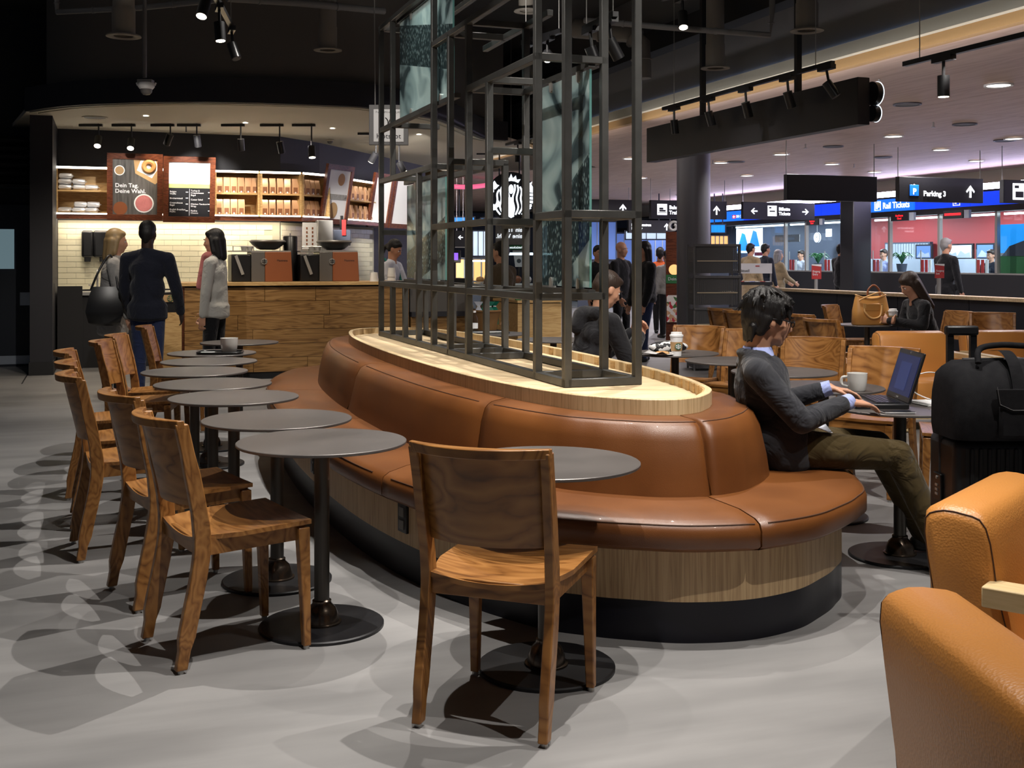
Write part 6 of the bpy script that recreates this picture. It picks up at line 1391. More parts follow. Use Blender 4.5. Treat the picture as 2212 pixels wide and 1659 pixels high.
# ---------------------------------------------------------------- ticket hall
def blue(label, px0, px1, m, words=None, icon=None):
    s1, s0 = T_at(px0, TW), T_at(px1, TW); r = thing('blue_sign', label, 'sign', W(TW, s1, 2.45), TH-PI/2, 'blue lit signs over the ticket windows'); L = s1-s0
    obj('lit_panel', MB().bx(0.01, L-0.01, 0.0, 0.06, 0, 0.27), m, r)
    if icon is not None:
        for a, b, c_, d_ in ((0, 0.2, 0, 0.012), (0, 0.2, 0.188, 0.2), (0, 0.012, 0, 0.2), (0.188, 0.2, 0, 0.2)): obj('icon_edge', MB().bx(icon+a, icon+b, -0.006, 0, 0.035+c_, 0.035+d_), 'sign_white', r)
        obj('icon_ticket', MB().bx(icon+0.05, icon+0.10, -0.006, 0, 0.07, 0.20).bx(icon+0.09, icon+0.15, -0.006, 0, 0.10, 0.21), 'sign_white', r)
    if words: text(words, r, 0.19, (icon+0.27, -0.006, 0.125), FRONT, 'sign_white', 'lettering', 'LEFT', 0.002, 1.0, 0.004)
blue('blue lit sign at the far left with a red and white railway mark', 1530, 1606, 'sign_blue_light'); blue('dark blue lit sign left of the dark pillar', 1606, 1774, 'sign_blue'); blue('blue lit sign with a ticket icon, cut by the dark pillar', 1774, 1870, 'sign_blue', None, 2.0)
blue('blue lit sign reading Rail Tickets', 1873, 1974, 'sign_blue_light', 'Rail Tickets', 0.28); blue('blue lit sign with a ticket icon under the parking sign', 1976, 2096, 'sign_blue', None, 1.15); blue('plain blue lit sign at the far right', 2097, 2240, 'sign_blue')
rw = thing('railway_mark', 'small red and white railway mark on the far left blue sign', 'sign', W(TW-0.01, T_at(1583, TW), 2.56), TH-PI/2); obj('red_field', MB().bx(0, 0.16, -0.004, 0, -0.04, 0.05), 'led_red', rw); obj('white_mark', MB().bx(0.02, 0.14, -0.008, -0.004, -0.005, 0.015).bx(0.06, 0.10, -0.008, -0.004, -0.03, 0.04), 'sign_white', rw); text('SBB CFF', rw, 0.10, (0.19, -0.004, 0.005), FRONT, 'sign_white', 'lettering', 'LEFT', 0.001)
def led(label, px0, px1, py0, py1, words):
    s1, s0 = T_at(px0, TW-0.2), T_at(px1, TW-0.2); y = ST*(TW-0.2)+CT*s1; z0 = 1.4-(py1-561)*y/2450; h = (py1-py0)*y/2450; r = thing('led_display', label, 'display', W(TW-0.2, s1, z0), TH-PI/2); L = s1-s0
    obj('case', MB().bx(0, L, 0, 0.1, 0, h), 'sign_black', r, bevel=0.005); obj('bracket', MB().bx(L, L+0.25*L, 0.02, 0.08, 0, h), 'office_grey', r)
    if words: text(words, r, h*0.36, (L/2, -0.006, h*0.47), FRONT, 'led_red', 'lettering', 'CENTER', 0.001, 0.8, 0.002)
    else: obj('bar', MB().bx(0.08*L, 0.9*L, -0.005, 0, 0.38*h, 0.68*h), 'led_red', r)
led('red display reading Geschlossen Closed by the clock', 1741, 1768, 474, 487, 'Geschlossen\nClosed'); led('red display reading Geschlossen Closed under the rail tickets sign', 1924, 1962, 461, 478, 'Geschlossen\nClosed'); led('display with a red bar under the parking sign', 2037, 2080, 456, 473, None)
def office(px, t): return T_at(px, t)
ck = thing('wall_clock', 'round white wall clock in the ticket office', 'clock', W(19.3, T_at(1764, 19.3), zof(19.3, T_at(1764, 19.3), 513)), TH-PI/2)
obj('face', MB().cyl((0, 0, 0), (0, 0.05, 0), 0.15, n=28), 'card_glow', ck); obj('rim', MB().tube([(0.15*math.cos(a), 0.0, 0.15*math.sin(a)) for a in [2*PI*i/28 for i in range(28)]], 0.010, 6, True), 'office_dark', ck); obj('hand', MB().box((-0.035, -0.008, 0.04), (0.014, 0.006, 0.12), 0, 0, Matrix.Rotation(-0.75, 3, 'Y')), 'black_matte', ck); obj('hand', MB().box((0.03, -0.008, 0.02), (0.012, 0.006, 0.08), 0, 0, Matrix.Rotation(1.1, 3, 'Y')), 'black_matte', ck); obj('rod', MB().cyl((0, 0.02, 0.15), (0, 0.02, 0.9), 0.008, n=6), 'steel', ck)
sh = thing('roller_cabinet', 'pale cabinet with vertical slats on the red office wall', 'cabinet', W(19.8, T_at(1912, 19.8), 0), TH-PI/2); L = T_at(1912, 19.8)-T_at(2005, 19.8); obj('frame', MB().bx(-0.04, L+0.04, 0.02, 0.12, 0, 1.86), 'office_dark', sh)
for i in range(16): obj('slat', MB().bx(L*i/16+0.01, L*(i+1)/16-0.01, 0.0, 0.02, 0.1, 1.82), 'office_grey', sh)
dk2 = thing('office_desk', 'long grey office desk with low screens behind the windows', 'desk', W(16.36, 13.0, 0), TH); obj('desk_top', MB().bx(0, 0.6, 0, 22, 1.07, 1.11), 'office_grey', dk2); obj('modesty_panel', MB().bx(0.5, 0.53, 0, 22, 0, 1.07), 'office_grey', dk2); obj('low_screen', MB().bx(2.6, 2.63, 0, 14, 0.0, 1.42), 'office_grey', dk2)
for i, (px, w_, m, lab) in enumerate(((1995, 0.42, 'shop_blue', 'left'), (2053, 0.42, 'shop_white', 'second'), (2082, 0.42, 'shop_white', 'third'), (2128, 0.42, 'shop_blue', 'right'))):
    s = T_at(px, 19.0); r = thing('office_screen', '%s picture screen along the red office wall' % lab, 'screen', W(19.0, s, 1.42), TH-PI/2); obj('bezel', MB().bx(-0.30, 0.30, 0, 0.05, 0, 0.36), 'sign_black', r); obj('image', MB().bx(-0.25, 0.25, -0.006, 0, 0.03, 0.32), m, r); obj('hill', MB().prism([(-0.24, 0.04), (0.24, 0.04), (0.2, 0.16), (0.05, 0.12), (-0.1, 0.20)][::-1], 0.006, 0.010, 0, Matrix.Rotation(PI/2, 4, 'X')), 'office_grey', r)
for i, (px, lab) in enumerate(((1767, 'left'), (1948, 'right'))):
    s = T_at(px, 16.7); r = thing('office_plant', '%s green pot plant behind the ticket windows' % lab, 'plant', W(16.7, s, 1.11)); obj('pot', MB().lathe([(0.0001, 0), (0.09, 0), (0.12, 0.2), (0.11, 0.2), (0.0001, 0.18)], n=18), 'office_dark', r, smooth=40)
    for k in range(16):
        a = k*2.4; L_ = 0.20+0.10*random.random(); pts = [(0, 0, 0.18), (math.cos(a)*L_*0.5, math.sin(a)*L_*0.5, 0.38+0.08*random.random()), (math.cos(a)*L_, math.sin(a)*L_, 0.32+0.06*random.random())]
        mb = MB(); c_ = catmull(pts, 3); rows = []
        for j, q in enumerate(c_): ww = 0.03*math.sin(PI*(j+0.4)/(len(c_)+0.2)); n = Vector((-math.sin(a), math.cos(a), 0)); rows.append([q-n*ww, q+Vector((0, 0, 0.008)), q+n*ww])
        mb.strip(rows); obj('leaf', mb, 'leaf_green', r)
br = None
for i, (px, t, lab) in enumerate(((1715, 16.5, 'first'), (1792, 16.5, 'second'), (1898, 16.5, 'third'), (2003, 16.5, 'fourth'), (2125, 16.5, 'fifth'))):
    s = T_at(px, t); p = W(t, s, 1.11)
    if br is None:
        br = thing('brochure_holder', lab+' clear brochure holder with red leaflets from the left on the ticket counter', 'brochure holder', p, TH-PI/2, 'brochure holders on the ticket counter')
        for x in (-0.15, -0.03, 0.09): obj('leaflet', MB().box((x, 0, 0.15), (0.07, 0.02, 0.28), 0), 'red_sign' if x < 0 else 'paper', br)
        obj('stand', MB().bx(-0.20, 0.15, 0.012, 0.03, 0, 0.12), 'case_glass', br); obj('upright', MB().bx(-0.21, -0.195, -0.01, 0.01, 0, 0.5), 'steel', br)
    else: dup(br, p, TH-PI/2, lab+' clear brochure holder with red leaflets from the left on the ticket counter')
ls = thing('landscape_poster', 'landscape poster with blue sky, dark wooded hill and green field at the right edge', 'poster', W(16.3, T_at(2152, 16.3), 1.11), TH-PI/2); L = 1.6
obj('sky', MB().bx(0, L, 0, 0.02, 0.42, 0.97), 'screen_cyan', ls); obj('field', MB().bx(0, L, 0, 0.02, 0.0, 0.36), 'leaf_green', ls); obj('road', MB().bx(0, L, 0, 0.02, 0.36, 0.42), 'office_grey', ls); obj('hill', MB().prism([(0.15, 0.36), (L, 0.36), (L, 0.66), (1.1, 0.62), (0.75, 0.66), (0.35, 0.55), (0.22, 0.42)][::-1], 0.004, 0.010, 0, Matrix.Rotation(PI/2, 4, 'X')), 'office_dark', ls); obj('edge', MB().bx(-0.02, 0, -0.02, 0.02, 0, 1.0), 'steel', ls)
for i, (px, t, py, w_, h_, m, lab) in enumerate(((1618, 18.5, 520, 1.5, 0.75, 'shop_white', 'pale blue mountain poster behind the left window'), (1640, 18.0, 545, 0.7, 0.35, 'card_glow', 'white and red poster low behind the left window'), (1700, 17.6, 515, 1.2, 0.2, 'cloth_grey', 'grey sheet imitating a reflection across the middle window'), (1790, 19.5, 503, 0.28, 0.22, 'card_glow', 'small white notice right of the clock'))):  # the grey sheet stands in for a reflection; the others are posters
    s = T_at(px, t); r = thing('office_sheet', lab, 'poster', W(t, s, zof(t, s, py)), TH-PI/2); obj('sheet', MB().bx(-w_/2, w_/2, 0, 0.015, -h_/2, h_/2), m, r)
    if i == 0:
        for x, q in ((-0.35, 0.30), (0.30, 0.36)): obj('mountain', MB().prism([(x-0.35, -0.3), (x+0.35, -0.3), (x+0.12, q-0.1), (x-0.05, q-0.05), (x-0.15, q-0.25)][::-1], 0.003, 0.008, 0, Matrix.Rotation(PI/2, 4, 'X')), 'sign_blue_light', r)
    elif i == 1: obj('red_stripe', MB().bx(-0.25, 0.2, -0.005, 0, -0.1, 0.0), 'red_sign', r)
    else: obj('print', MB().bx(-w_*0.3, w_*0.3, -0.004, 0, -h_*0.2, h_*0.1), 'office_grey', r)
for lab, px, y, py0, py1, w1, w2 in (('red stand sign reading Eingang Entry', 1764, 20.0, 571, 603, 'Eingang', 'Entry'), ('red stand sign reading Ausgang Exit', 2030, 17.0, 570, 601, 'Ausgang', 'Exit')):
    h_ = (py1-py0)*y/2450; p = at(px, py1, y); r = thing('queue_sign', lab, 'sign', (p.x, y, 0), 0.05); w_ = h_*0.66; obj('plate', MB().bx(-w_/2, w_/2, 0, 0.02, p.z, p.z+h_), 'red_sign', r, bevel=0.004); obj('slant', MB().prism([(-w_/2, p.z+h_*0.93), (w_/2, p.z+h_*0.85), (w_/2, p.z+h_), (-w_/2, p.z+h_)], 0.001, 0.004, 0, Matrix.Rotation(PI/2, 4, 'X')), 'paper', r)
    text(w1+'\n'+w2, r, h_*0.20, (-w_*0.42, -0.004, p.z+h_*0.42), FRONT, 'paper', 'lettering', 'LEFT', 0.001, 0.85); obj('post', MB().cyl((0, 0.03, 0), (0, 0.03, p.z+0.05), 0.03, n=14), 'steel', r, smooth=40); obj('foot', MB().cyl((0, 0.03, 0), (0, 0.03, 0.03), 0.15, n=20), 'steel_dark', r)
p = at(1634, 590, 21.5); r = thing('info_trolley', 'trolley of leaflets with a white board marked aktuell', 'trolley', (p.x, 21.5, 0), 0.05); obj('board', MB().bx(-0.34, 0.30, 0, 0.03, 1.14, 1.33), 'paper', r); text('aktuell', r, 0.07, (-0.32, -0.004, 1.19), FRONT, 'black_matte', 'lettering'); obj('red_mark', MB().bx(-0.02, 0.06, -0.004, 0, 1.27, 1.29), 'red_sign', r); obj('rack', MB().bx(-0.34, 0.30, -0.05, 0.35, 0.92, 0.98), 'sign_black', r)
for x in (-0.32, 0.28): obj('post', MB().cyl((x, 0.02, 0), (x, 0.02, 1.14), 0.018, n=10), 'steel', r)
for k in range(6): obj('leaflet', MB().box((-0.28+0.10*k, 0.02, 0.985), (0.08, 0.10, 0.012)), ('red_sign', 'paper', 'shirt_blue', 'paper', 'red_sign', 'paper')[k], r)
p = at(1452, 600, 18.2); r = thing('banner_stand', 'dark red banner with a glowing round picture and a green band, left of the column', 'banner', (p.x, 18.2, 0), 0.0); obj('panel', MB().bx(-0.10, 0.14, 0, 0.03, 0.02, 1.85), 'mahogany', r); obj('picture', MB().cyl((0.03, -0.004, 1.24), (0.03, 0, 1.24), 0.085, n=20), 'shop_warm', r); obj('band', MB().bx(-0.10, 0.14, -0.005, 0, 1.02, 1.16), 'leaf_green', r); text('Dein', r, 0.07, (-0.07, -0.008, 1.09), FRONT, 'paper', 'lettering'); obj('flower_print', MB().bx(-0.09, 0.12, -0.02, -0.01, 0.40, 0.83), 'flower_print', r); obj('top_curl', MB().tube([(0.02+0.09*math.cos(a)*(1-i*0.04), 0, 1.93+0.09*math.sin(a)*(1-i*0.04)) for i, a in enumerate([0.5*k for k in range(16)])], 0.022, 8), 'white_paint', r, smooth=50)
# far shops and screens
for i, (x0, x1, y0, y1, y, m, lab) in enumerate(((1250, 1330, 480, 560, 33, 'shop_blue', 'blue lit shop front far behind the printed glass'), (1332, 1398, 505, 570, 34, 'shop_blue', 'pale blue shop front behind the bald man'), (1352, 1440, 500, 516, 30, 'shop_white', 'white lit band below the railcenter sign'), (1400, 1462, 516, 600, 32, 'shop_blue', 'blue lit window left of the round column'), (1536, 1566, 486, 502, 30, 'screen_cyan', 'blue screen right of the round column'), (1536, 1572, 510, 530, 30, 'shop_warm', 'warm lit shelf over the crate stack'), (982, 1024, 470, 484, 26, 'screen_cyan', 'cyan departure screen left of the round sign'), (1040, 1092, 472, 484, 26, 'screen_cyan', 'cyan departure screen under the round sign'), (985, 1058, 560, 606, 19, 'shop_warm', 'warm lit shelf behind the till'), (1010, 1056, 500, 552, 27, 'shop_white', 'bright shop window behind the middle frame posts'), (1160, 1182, 480, 600, 30, 'shop_white', 'narrow bright shop window left of the printed glass'))):
    p0, p1 = at(x0, y1, y), at(x1, y0, y); r = thing('shop_window' if 'screen' not in lab else 'info_screen', lab, 'shop window' if 'screen' not in lab else 'screen', (p0.x, y, p0.z), 0.0); w_, h_ = p1.x-p0.x, p1.z-p0.z
    obj('lit_pane', MB().bx(0, w_, 0.0, 0.03, 0, h_), m, r); obj('frame', MB().bx(-0.03, 0, -0.03, 0.06, -0.03, h_+0.03).bx(w_, w_+0.03, -0.03, 0.06, -0.03, h_+0.03).bx(0, w_, -0.03, 0.06, h_, h_+0.03).bx(0, w_, -0.03, 0.06, -0.03, 0), 'office_dark', r)
    if 'screen' in lab or 'band' in lab: obj('hanger', MB().bx(w_*0.2, w_*0.2+0.03, 0, 0.03, h_, 3.16-p0.z).bx(w_*0.8, w_*0.8+0.03, 0, 0.03, h_, 3.16-p0.z), 'office_dark', r)
    else: obj('base_panel', MB().bx(-0.03, w_+0.03, 0, 0.06, -p0.z, -0.03), 'office_dark', r)
    for k in range(1, 4): obj('mullion', MB().bx(w_*k/4-0.012, w_*k/4+0.012, -0.02, 0.0, 0, h_), 'office_grey' if 'screen' not in lab else m, r)
pk = thing('pink_ceiling_line', 'pink curved lit line on the far ceiling', 'light', at(985, 400, 24)); obj('band', MB().tube(catmull([(-0.2, 0, -0.02), (0.2, 0, -0.04), (0.5, 0.3, 0.0), (0.9, 0.8, 0.10)], 4), 0.05, 8), 'pink_line', pk, smooth=50); obj('rod', MB().cyl((0.2, 0, 0), (0.2, 0, 0.16), 0.01, n=6), 'steel', pk)
# stacked mesh crates beside the column
cr = None; cp2 = at(1549, 700, 14.3)
for k, lab in enumerate(('lowest grey mesh crate of the stack beside the column', 'second lowest grey mesh crate of the stack beside the column', 'third grey mesh crate from the floor beside the column', 'topmost grey mesh crate of the stack beside the column')):
    if cr is None:
        cr = thing('mesh_crate', lab, 'crate', (cp2.x, 14.3, 0.0), 0.05, 'stacked mesh crates')
        for x in (-0.29, 0.29):
            for y in (0.0, 0.40): obj('post', MB().bx(x-0.012, x+0.012, y-0.012, y+0.012, 0, 0.398), 'mesh_grey', cr)
        obj('front_panel', MB().bx(-0.275, 0.275, -0.006, 0.0, 0.03, 0.365), 'perforated_steel', cr); obj('side_panel', MB().bx(-0.294, -0.288, 0.015, 0.385, 0.03, 0.365), 'perforated_steel', cr); obj('rim', MB().bx(-0.30, 0.30, -0.02, 0.005, 0.365, 0.398), 'mesh_grey', cr, bevel=0.004); obj('shelf', MB().bx(-0.27, 0.27, 0.02, 0.39, 0.175, 0.195), 'shelf_edge', cr); obj('shelf_lip', MB().bx(-0.255, 0.255, -0.012, -0.006, 0.178, 0.190), 'shelf_edge', cr); obj('back_panel', MB().bx(-0.275, 0.275, 0.40, 0.406, 0.03, 0.365), 'mesh_grey', cr)
    else: dup(cr, (cp2.x, 14.3, 0.40*k), 0.05, lab)

# ---------------------------------------------------------------- things on the tables
def paper_cup(label, x, y, z, k=1.0):
    r = thing('paper_cup', label, 'cup', (x, y, z), 0.15); obj('cup', MB().lathe([(0.0001, 0), (0.030*k, 0), (0.041*k, 0.128*k), (0.0001, 0.128*k)], n=28), 'paper', r, smooth=40)
    obj('lid', MB().lathe([(0.0435*k, 0.124*k), (0.0445*k, 0.130*k), (0.043*k, 0.136*k), (0.036*k, 0.138*k), (0.0345*k, 0.152*k), (0.0001, 0.154*k)], n=28), 'white_paint', r, smooth=40)
    sl = obj('sleeve', MB().lathe([(0.0335*k, 0.032*k), (0.0395*k, 0.090*k), (0.0405*k, 0.090*k), (0.0345*k, 0.032*k)], n=28), 'kraft', r, smooth=40)
    obj('emblem_disc', MB().cyl((0, -0.0370*k, 0.062*k), (0, -0.0405*k, 0.062*k), 0.021*k, n=24), 'cup_green', sl); emblem_obj(sl, 0.018*k, (0, -0.0408*k, 0.062*k), 'paper', 0, False, 0.0015)
paper_cup('white lidded paper cup with a brown sleeve and green emblem, on the plate table', 1.185, 8.17, 0.708, 1.12)
paper_cup('white lidded paper cup by the tan handbag, beside the long-haired woman', 4.02, 11.97, 0.708, 1.15)
r = thing('plate', 'white plate with a bitten pastry beside the paper cup', 'plate', (1.10, 8.24, 0.708)); obj('dish', MB().lathe([(0.0001, 0.003), (0.07, 0.003), (0.11, 0.014), (0.112, 0.012), (0.07, 0.0), (0.0001, 0.0)], n=32), 'white_ceramic', r, smooth=40)
r = thing('pastry_piece', 'half eaten golden pastry on the white plate', 'pastry', (1.09, 8.23, 0.712)); obj('crust', MB().ell((0, 0, 0.012), (0.055, 0.045, 0.014), 14, 8), 'pastry', r, smooth=40); obj('crumb', MB().ell((0.03, -0.03, 0.012), (0.02, 0.015, 0.012), 8, 6), 'kraft', r, smooth=40)
r = thing('patterned_pouch', 'black and white patterned pouch behind the paper cup', 'pouch', (1.16, 8.42, 0.708), 0.3); obj('pouch', MB().ell((0, 0, 0.045), (0.16, 0.07, 0.045), 20, 12), 'zebra_print', r, smooth=60); obj('zip', MB().box((0, 0, 0.09), (0.22, 0.008, 0.006)), 'steel', r)
r = thing('napkin', 'crumpled white napkin at the left of the plate', 'napkin', (0.98, 8.16, 0.709), 0.2); mb = MB(); random.seed(2); mb.strip([[(0.05*i-0.12, 0.05*j-0.08, 0.006+0.03*random.random()*(0 < i < 5)) for j in range(4)] for i in range(6)]); obj('paper', mb, 'paper', r, smooth=80)
def mug(label, x, y, z, r0, h, rz):
    r = thing('mug', label, 'mug', (x, y, z), rz); obj('bowl', MB().lathe([(0.0001, 0.004), (r0*0.75, 0.0), (r0*0.86, 0.008), (r0*0.97, h*0.6), (r0, h), (r0*0.93, h), (r0*0.88, h*0.5), (0.0001, h*0.2)], n=32), 'white_ceramic', r, smooth=50); obj('handle', MB().tube(catmull([(r0*0.95, 0, h*0.75), (r0*1.5, 0, h*0.70), (r0*1.55, 0, h*0.35), (r0*0.92, 0, h*0.22)], 5), 0.008, 8), 'white_ceramic', r, smooth=60); return r
mug('large white mug behind the typing man\'s hands', 1.82, 5.98, 0.708, 0.052, 0.095, 2.6)
r = thing('serving_tray', 'small black tray on the seventh left table', 'tray', (-2.15, 8.36, 0.7085), 0.1); obj('tray', MB().prism(list(reversed([(0.16*(abs(math.cos(a))**0.4)*(1 if math.cos(a) > 0 else -1), 0.11*(abs(math.sin(a))**0.4)*(1 if math.sin(a) > 0 else -1)) for a in [2*PI*i/32 for i in range(32)]])), 0, 0.008).tube([(0.16*(abs(math.cos(a))**0.4)*(1 if math.cos(a) > 0 else -1), 0.11*(abs(math.sin(a))**0.4)*(1 if math.sin(a) > 0 else -1), 0.012) for a in [2*PI*i/32 for i in range(32)]], 0.007, 6, True), 'black_plastic', r, smooth=40)
mug('white cup with a saucer lid on the small black tray', -2.085, 8.36, 0.718, 0.064, 0.105, 1.9)
r = thing('receipt', 'white paper slip on the small black tray', 'paper', (-2.24, 8.35, 0.7175), 0.1); obj('paper', MB().box((0, 0, 0.002), (0.10, 0.05, 0.002)), 'paper', r)
# laptop
lp = thing('laptop', 'open black laptop with a dark blue screen facing the suited man', 'laptop', (1.842, 5.415, 0.7085), -PI/2-0.04)
obj('base', MB().bx(-0.18, 0.18, -0.245, 0.0, 0.0, 0.024), 'black_plastic', lp, bevel=0.005); kb = obj('keyboard', MB().bx(-0.155, 0.155, -0.145, -0.03, 0.024, 0.0255), 'black_matte', lp)
km = MB()
for i in range(12):
    for j in range(5): km.bx(-0.150+0.025*i, -0.128+0.025*i, -0.140+0.022*j, -0.121+0.022*j, 0.0255, 0.029)
tag(obj('key', km, 'black_plastic', kb), kind='stuff'); obj('touchpad', MB().bx(-0.04, 0.04, -0.225, -0.165, 0.024, 0.025), 'pipe_grey', lp)
lid = obj('lid', MB().bx(-0.18, 0.18, -0.002, 0.010, 0.0, 0.245), 'black_plastic', lp, bevel=0.004, loc=(0, -0.004, 0.024)); lid.rotation_euler.x = -0.30
obj('screen', MB().bx(-0.160, 0.160, -0.0045, -0.002, 0.028, 0.222), 'screen_blue', lid); obj('page', MB().bx(-0.085, 0.070, -0.0055, -0.0045, 0.05, 0.185), 'screen_page', lid); obj('maker_mark', MB().bx(-0.016, 0.016, -0.004, -0.002, 0.012, 0.018), 'steel', lid); obj('camera_dot', MB().bx(-0.01, 0.01, -0.004, -0.002, 0.230, 0.238), 'steel_dark', lid)
r = thing('phone', 'flat black phone with a bright edge at the front of the laptop table', 'phone', (1.74, 5.12, 0.7085), 0.06); obj('body', MB().bx(-0.07, 0.07, -0.035, 0.035, 0, 0.009), 'black_plastic', r, bevel=0.003); obj('rim', MB().bx(-0.071, 0.071, -0.036, 0.036, 0.003, 0.006), 'white_paint', r)
r = thing('note_papers', 'small stack of white papers right of the laptop', 'papers', (1.985, 5.42, 0.7085), 0.25); 
for k in range(3): obj('sheet', MB().box((0.004*k, 0.003*k, 0.003+0.004*k), (0.10, 0.15, 0.0035), 0.05*k), 'paper', r)
r = thing('keys', 'bunch of keys on the laptop table by the bag', 'keys', (1.93, 5.13, 0.7085), 0.0); obj('ring', MB().tube([(0.018*math.cos(a), 0.018*math.sin(a), 0.004) for a in [2*PI*i/14 for i in range(14)]], 0.002, 6, True), 'steel', r)
for k in range(3): obj('key', MB().box((0.032*math.cos(k), 0.032*math.sin(k), 0.004+0.002*k), (0.045, 0.012, 0.002), k), 'steel' if k else 'tan_edge', r)
r = thing('charging_cable', 'thin white cable looping up beside the laptop', 'cable', (2.0, 5.5, 0.7085)); obj('cord', MB().tube(catmull([(0.06, 0.0, 0.002), (-0.05, 0.0, 0.05), (-0.06, 0.02, 0.11), (0.02, 0.04, 0.14), (0.10, 0.05, 0.135)], 6), 0.0028, 6), 'white_paint', r, smooth=60); obj('plug', MB().box((0.07, 0, 0.006), (0.03, 0.012, 0.008)), 'steel', r)
# suitcase and duffel bag
sc_ = thing('suitcase', 'black ribbed hard-shell suitcase beside the laptop table', 'suitcase', (1.79, 4.15, 0), 0.0)
def rbox(x0, x1, y0, y1, z0, z1, r): return MB().bx(x0, x1, y0, y1, z0, z1)
obj('shell', MB().bx(-0.225, 0.24, -0.15, 0.12, 0.05, 0.765), 'case_black', sc_, bevel=0.035, seg=4); obj('seam_band', MB().bx(-0.229, 0.244, -0.012, 0.012, 0.06, 0.769), 'black_matte', sc_, bevel=0.02, seg=3)
for k in range(13): obj('rib', MB().bx(-0.175+0.031*k, -0.160+0.031*k, -0.156, -0.148, 0.09, 0.735), 'case_black', sc_, bevel=0.004)
for k in range(8): obj('rib', MB().bx(-0.175+0.05*k, -0.150+0.05*k, -0.12, 0.10, 0.762, 0.769), 'case_black', sc_)
lk = obj('lock', MB().bx(-0.236, -0.225, -0.035, 0.035, 0.52, 0.62), 'black_plastic', sc_, bevel=0.003)
for k in range(3): obj('dial', MB().box((-0.237, 0, 0.545+0.016*k), (0.004, 0.02, 0.008)), 'steel', lk)
obj('keyhole', MB().cyl((-0.236, 0.0, 0.605), (-0.239, 0.0, 0.605), 0.006, n=10), 'steel', lk)
for z in (0.30, 0.42): obj('latch', MB().bx(-0.233, -0.225, -0.02, 0.02, z, z+0.05), 'black_plastic', sc_, bevel=0.003)
obj('sticker', MB().bx(-0.09, -0.055, -0.1585, -0.156, 0.36, 0.45), 'paper', sc_); hd = MB()
for x, y in ((-0.150, 0.098), (-0.064, 0.098)): hd.bx(x-0.012, x+0.012, y-0.009, y+0.009, 0.765, 1.13)
obj('pull_handle', hd, 'case_black', sc_); obj('pull_grip', MB().beam((-0.168, 0.098, 1.135), (-0.046, 0.098, 1.135), 0.034, 0.036), 'case_black', sc_, bevel=0.008)
for x in (-0.19, 0.2):
    for y in (-0.11, 0.08): obj('wheel', MB().cyl((x, y-0.012, 0.026), (x, y+0.012, 0.026), 0.026, n=16), 'black_plastic', sc_, smooth=40)
df = thing('duffel_bag', 'black canvas travel bag with two flap pockets on top of the suitcase', 'bag', (1.84, 4.065, 0.7715), 0.05)
mb = MB(); rows = []
for x, sy, sz in ((-0.305, 0.60, 0.74), (-0.29, 0.80, 0.90), (-0.25, 0.95, 0.98), (-0.12, 1.0, 1.0), (0.05, 1.02, 0.99), (0.20, 1.0, 1.0), (0.30, 0.92, 0.97), (0.35, 0.6, 0.8)):
    rows.append([(x, y*sy, z*sz*(1+0.012*math.sin(9*x+4*y))) for y, z in ((-0.13, 0.0), (-0.155, 0.05), (-0.150, 0.17), (-0.115, 0.245), (-0.05, 0.275), (0.05, 0.275), (0.115, 0.245), (0.15, 0.17), (0.155, 0.05), (0.13, 0.0))])
mb.strip(rows, True); mb.add(rows[0], [list(reversed(range(10)))]); mb.add(rows[-1], [list(range(10))]); obj('body', mb, 'canvas_black', df, smooth=60, bevel=0)
for x0 in (-0.165, 0.075):
    fl = obj('pocket', MB().bx(x0-0.01, x0+0.19, -0.172, -0.150, 0.015, 0.16), 'canvas_black', df, bevel=0.010); pts = [(x0-0.025, 0.185), (x0-0.015, 0.125), (x0+0.03, 0.105), (x0+0.15, 0.105), (x0+0.195, 0.125), (x0+0.205, 0.185)]
    obj('flap', MB().prism(pts, 0.166, 0.178, 0, Matrix.Rotation(PI/2, 4, 'X')), 'canvas_black', fl, bevel=0.003); obj('stitching', MB().tube([(a, -0.1795, b+0.008) for a, b in pts], 0.0012, 5), 'pipe_grey', fl)
    obj('strap', MB().strip([[(x0+0.04+dx, q.y, q.z) for dx in (0, 0.045)] for q in catmull([(0, -0.160, 0.18), (0, -0.125, 0.262), (0, -0.06, 0.305), (0.0, 0.03, 0.300)], 5)]), 'canvas_black', df)
hl = obj('carry_handle', MB().tube(catmull([(-0.22, -0.10, 0.268), (-0.20, -0.07, 0.315), (-0.10, -0.02, 0.325), (0.02, 0.02, 0.318), (0.14, -0.02, 0.325), (0.22, -0.08, 0.30)], 6), 0.011, 8), 'canvas_black', df, smooth=60); obj('top_zip', MB().box((0.02, 0, 0.274), (0.50, 0.012, 0.006)), 'pipe_grey', df)
obj('bottle_neck', MB().cyl((0.215, 0.0, 0.26), (0.24, -0.01, 0.31), 0.018, n=14), 'black_plastic', df, smooth=40)
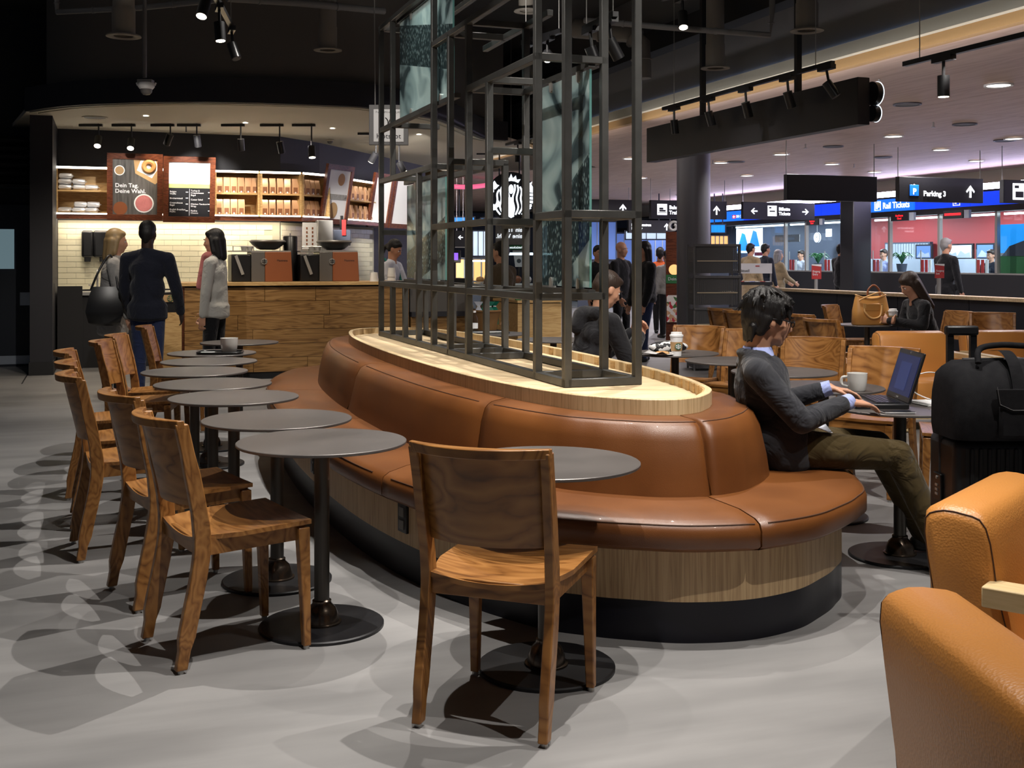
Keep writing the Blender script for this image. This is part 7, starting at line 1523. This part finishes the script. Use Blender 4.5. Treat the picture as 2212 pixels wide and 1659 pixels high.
# tan handbag
hb2 = thing('handbag', 'large tan leather handbag with rounded handles on the far table', 'handbag', (3.80, 12.02, 0.709), 0.12)
mb = MB(); rows = []
for z, w_, d_ in ((0, 0.19, 0.075), (0.01, 0.20, 0.085), (0.15, 0.195, 0.075), (0.26, 0.175, 0.045), (0.30, 0.165, 0.03)):
    rows.append([(w_*(abs(math.cos(a))**0.45)*(1 if math.cos(a) >= 0 else -1), d_*(abs(math.sin(a))**0.6)*(1 if math.sin(a) >= 0 else -1), z+(0.012*math.cos(a*2) if z > 0.2 else 0)) for a in [2*PI*i/24 for i in range(24)]])
mb.strip(rows, True); mb.add(rows[0], [list(reversed(range(24)))]); mb.add(rows[-1], [list(range(24))]); obj('body', mb, 'tan_leather', hb2, smooth=60)
obj('front_pocket', MB().bx(-0.11, 0.07, -0.079, -0.06, 0.15, 0.23), 'tan_leather', hb2, bevel=0.008); obj('rim', MB().tube([(0.168*math.cos(a), 0.035*math.sin(a), 0.30+0.02*math.cos(2*a)) for a in [2*PI*i/24 for i in range(24)]], 0.008, 6, True), 'tan_edge', hb2, smooth=60)
obj('handle', MB().tube(catmull([(-0.10, -0.055, 0.22), (-0.10, -0.085, 0.14), (-0.03, -0.10, 0.075), (0.06, -0.10, 0.10), (0.09, -0.075, 0.21)], 6), 0.010, 8), 'tan_edge', hb2, smooth=60); obj('handle', MB().tube(catmull([(-0.02, 0.03, 0.29), (-0.01, 0.035, 0.37), (0.05, 0.035, 0.42), (0.11, 0.035, 0.37), (0.12, 0.03, 0.29)], 6), 0.011, 8), 'copper_panel', hb2, smooth=60)
obj('shoulder_strap', MB().tube(catmull([(-0.15, -0.05, 0.26), (-0.05, -0.07, 0.31), (0.10, -0.03, 0.345), (0.17, 0.0, 0.27), (0.12, -0.085, 0.10), (0.06, -0.09, 0.02)], 6), 0.008, 8), 'tan_edge', hb2, smooth=60)
for x in (-0.10, 0.09): obj('buckle', MB().box((x, -0.075, 0.205), (0.03, 0.012, 0.05)), 'tan_edge', hb2)
# tray and glass on the farthest right-hand table
r = thing('cafe_tray', 'white tray with crumbs on the farthest table behind the frame', 'tray', (-0.24, 10.62, 0.708), 0.3); obj('tray', MB().bx(-0.19, 0.19, -0.12, 0.12, 0, 0.012), 'white_paint', r, bevel=0.005); obj('rim', MB().tube([(-0.19,-0.12,0.014), (0.19,-0.12,0.014), (0.19,0.12,0.014), (-0.19,0.12,0.014)], 0.008, 6, True), 'black_plastic', r)
r = thing('water_glass', 'clear water glass on the farthest table behind the frame', 'glass', (-0.06, 10.55, 0.708)); obj('glass', MB().lathe([(0.03, 0.0), (0.036, 0.12), (0.034, 0.12), (0.028, 0.006), (0.0001, 0.006)], n=20), 'pane_glass', r, smooth=50); obj('water', MB().lathe([(0.0001, 0.007), (0.028, 0.007), (0.031, 0.06), (0.0001, 0.06)], n=16), 'case_glass', r)
r = thing('water_bottle', 'clear plastic bottle on the farthest table behind the frame', 'bottle', (-0.35, 10.60, 0.708)); obj('bottle', MB().lathe([(0.0001, 0), (0.030, 0), (0.031, 0.14), (0.012, 0.18), (0.012, 0.20)], n=18), 'case_glass', r, smooth=50); obj('cap', MB().cyl((0, 0, 0.198), (0, 0, 0.215), 0.014, n=12), 'white_paint', r); obj('label_band', MB().cyl((0, 0, 0.05), (0, 0, 0.10), 0.0318, n=18, cap=False), 'paper', r)
# sacks above the door
sk = None
for c_, n, x in ((0, 6, -1.23),):
    for k in range(n):
        lab = '%s dark coffee sack from below in the pile over the corner door' % ordn[k]; p = W(x, 16.0, 2.36+0.105*k)
        if sk is None:
            sk = thing('coffee_sack', lab, 'sack', p, TH, 'dark sacks over the corner door'); mb = MB(); mb.strip([[(x_*1.0, 0.2*math.cos(a), 0.055+hz*math.sin(a)) for a in [2*PI*i/12 for i in range(12)]] for x_, hz in ((-0.26, 0.01), (-0.24, 0.035), (-0.12, 0.052), (0.12, 0.052), (0.24, 0.035), (0.26, 0.01))], True); obj('sackcloth', mb, 'sack_grey', sk, smooth=60); obj('tied_end', MB().box((0.27, 0, 0.055), (0.03, 0.12, 0.03)), 'sack_grey', sk)
        else: dup(sk, p, TH+random.uniform(-0.05, 0.05), lab)
sf = T('sack_shelf', 'dark shelf over the corner door carrying the sacks', 'shelf', -1.2, 16.0); obj('board', MB().bx(-0.45, 0.42, -0.25, 0.28, 2.32, 2.36), 'black_matte', sf); obj('bracket', MB().bx(-0.40, -0.36, -0.2, 0.28, 2.22, 2.32), 'black_matte', sf); obj('bracket', MB().bx(0.30, 0.34, -0.2, 0.28, 2.22, 2.32), 'black_matte', sf)
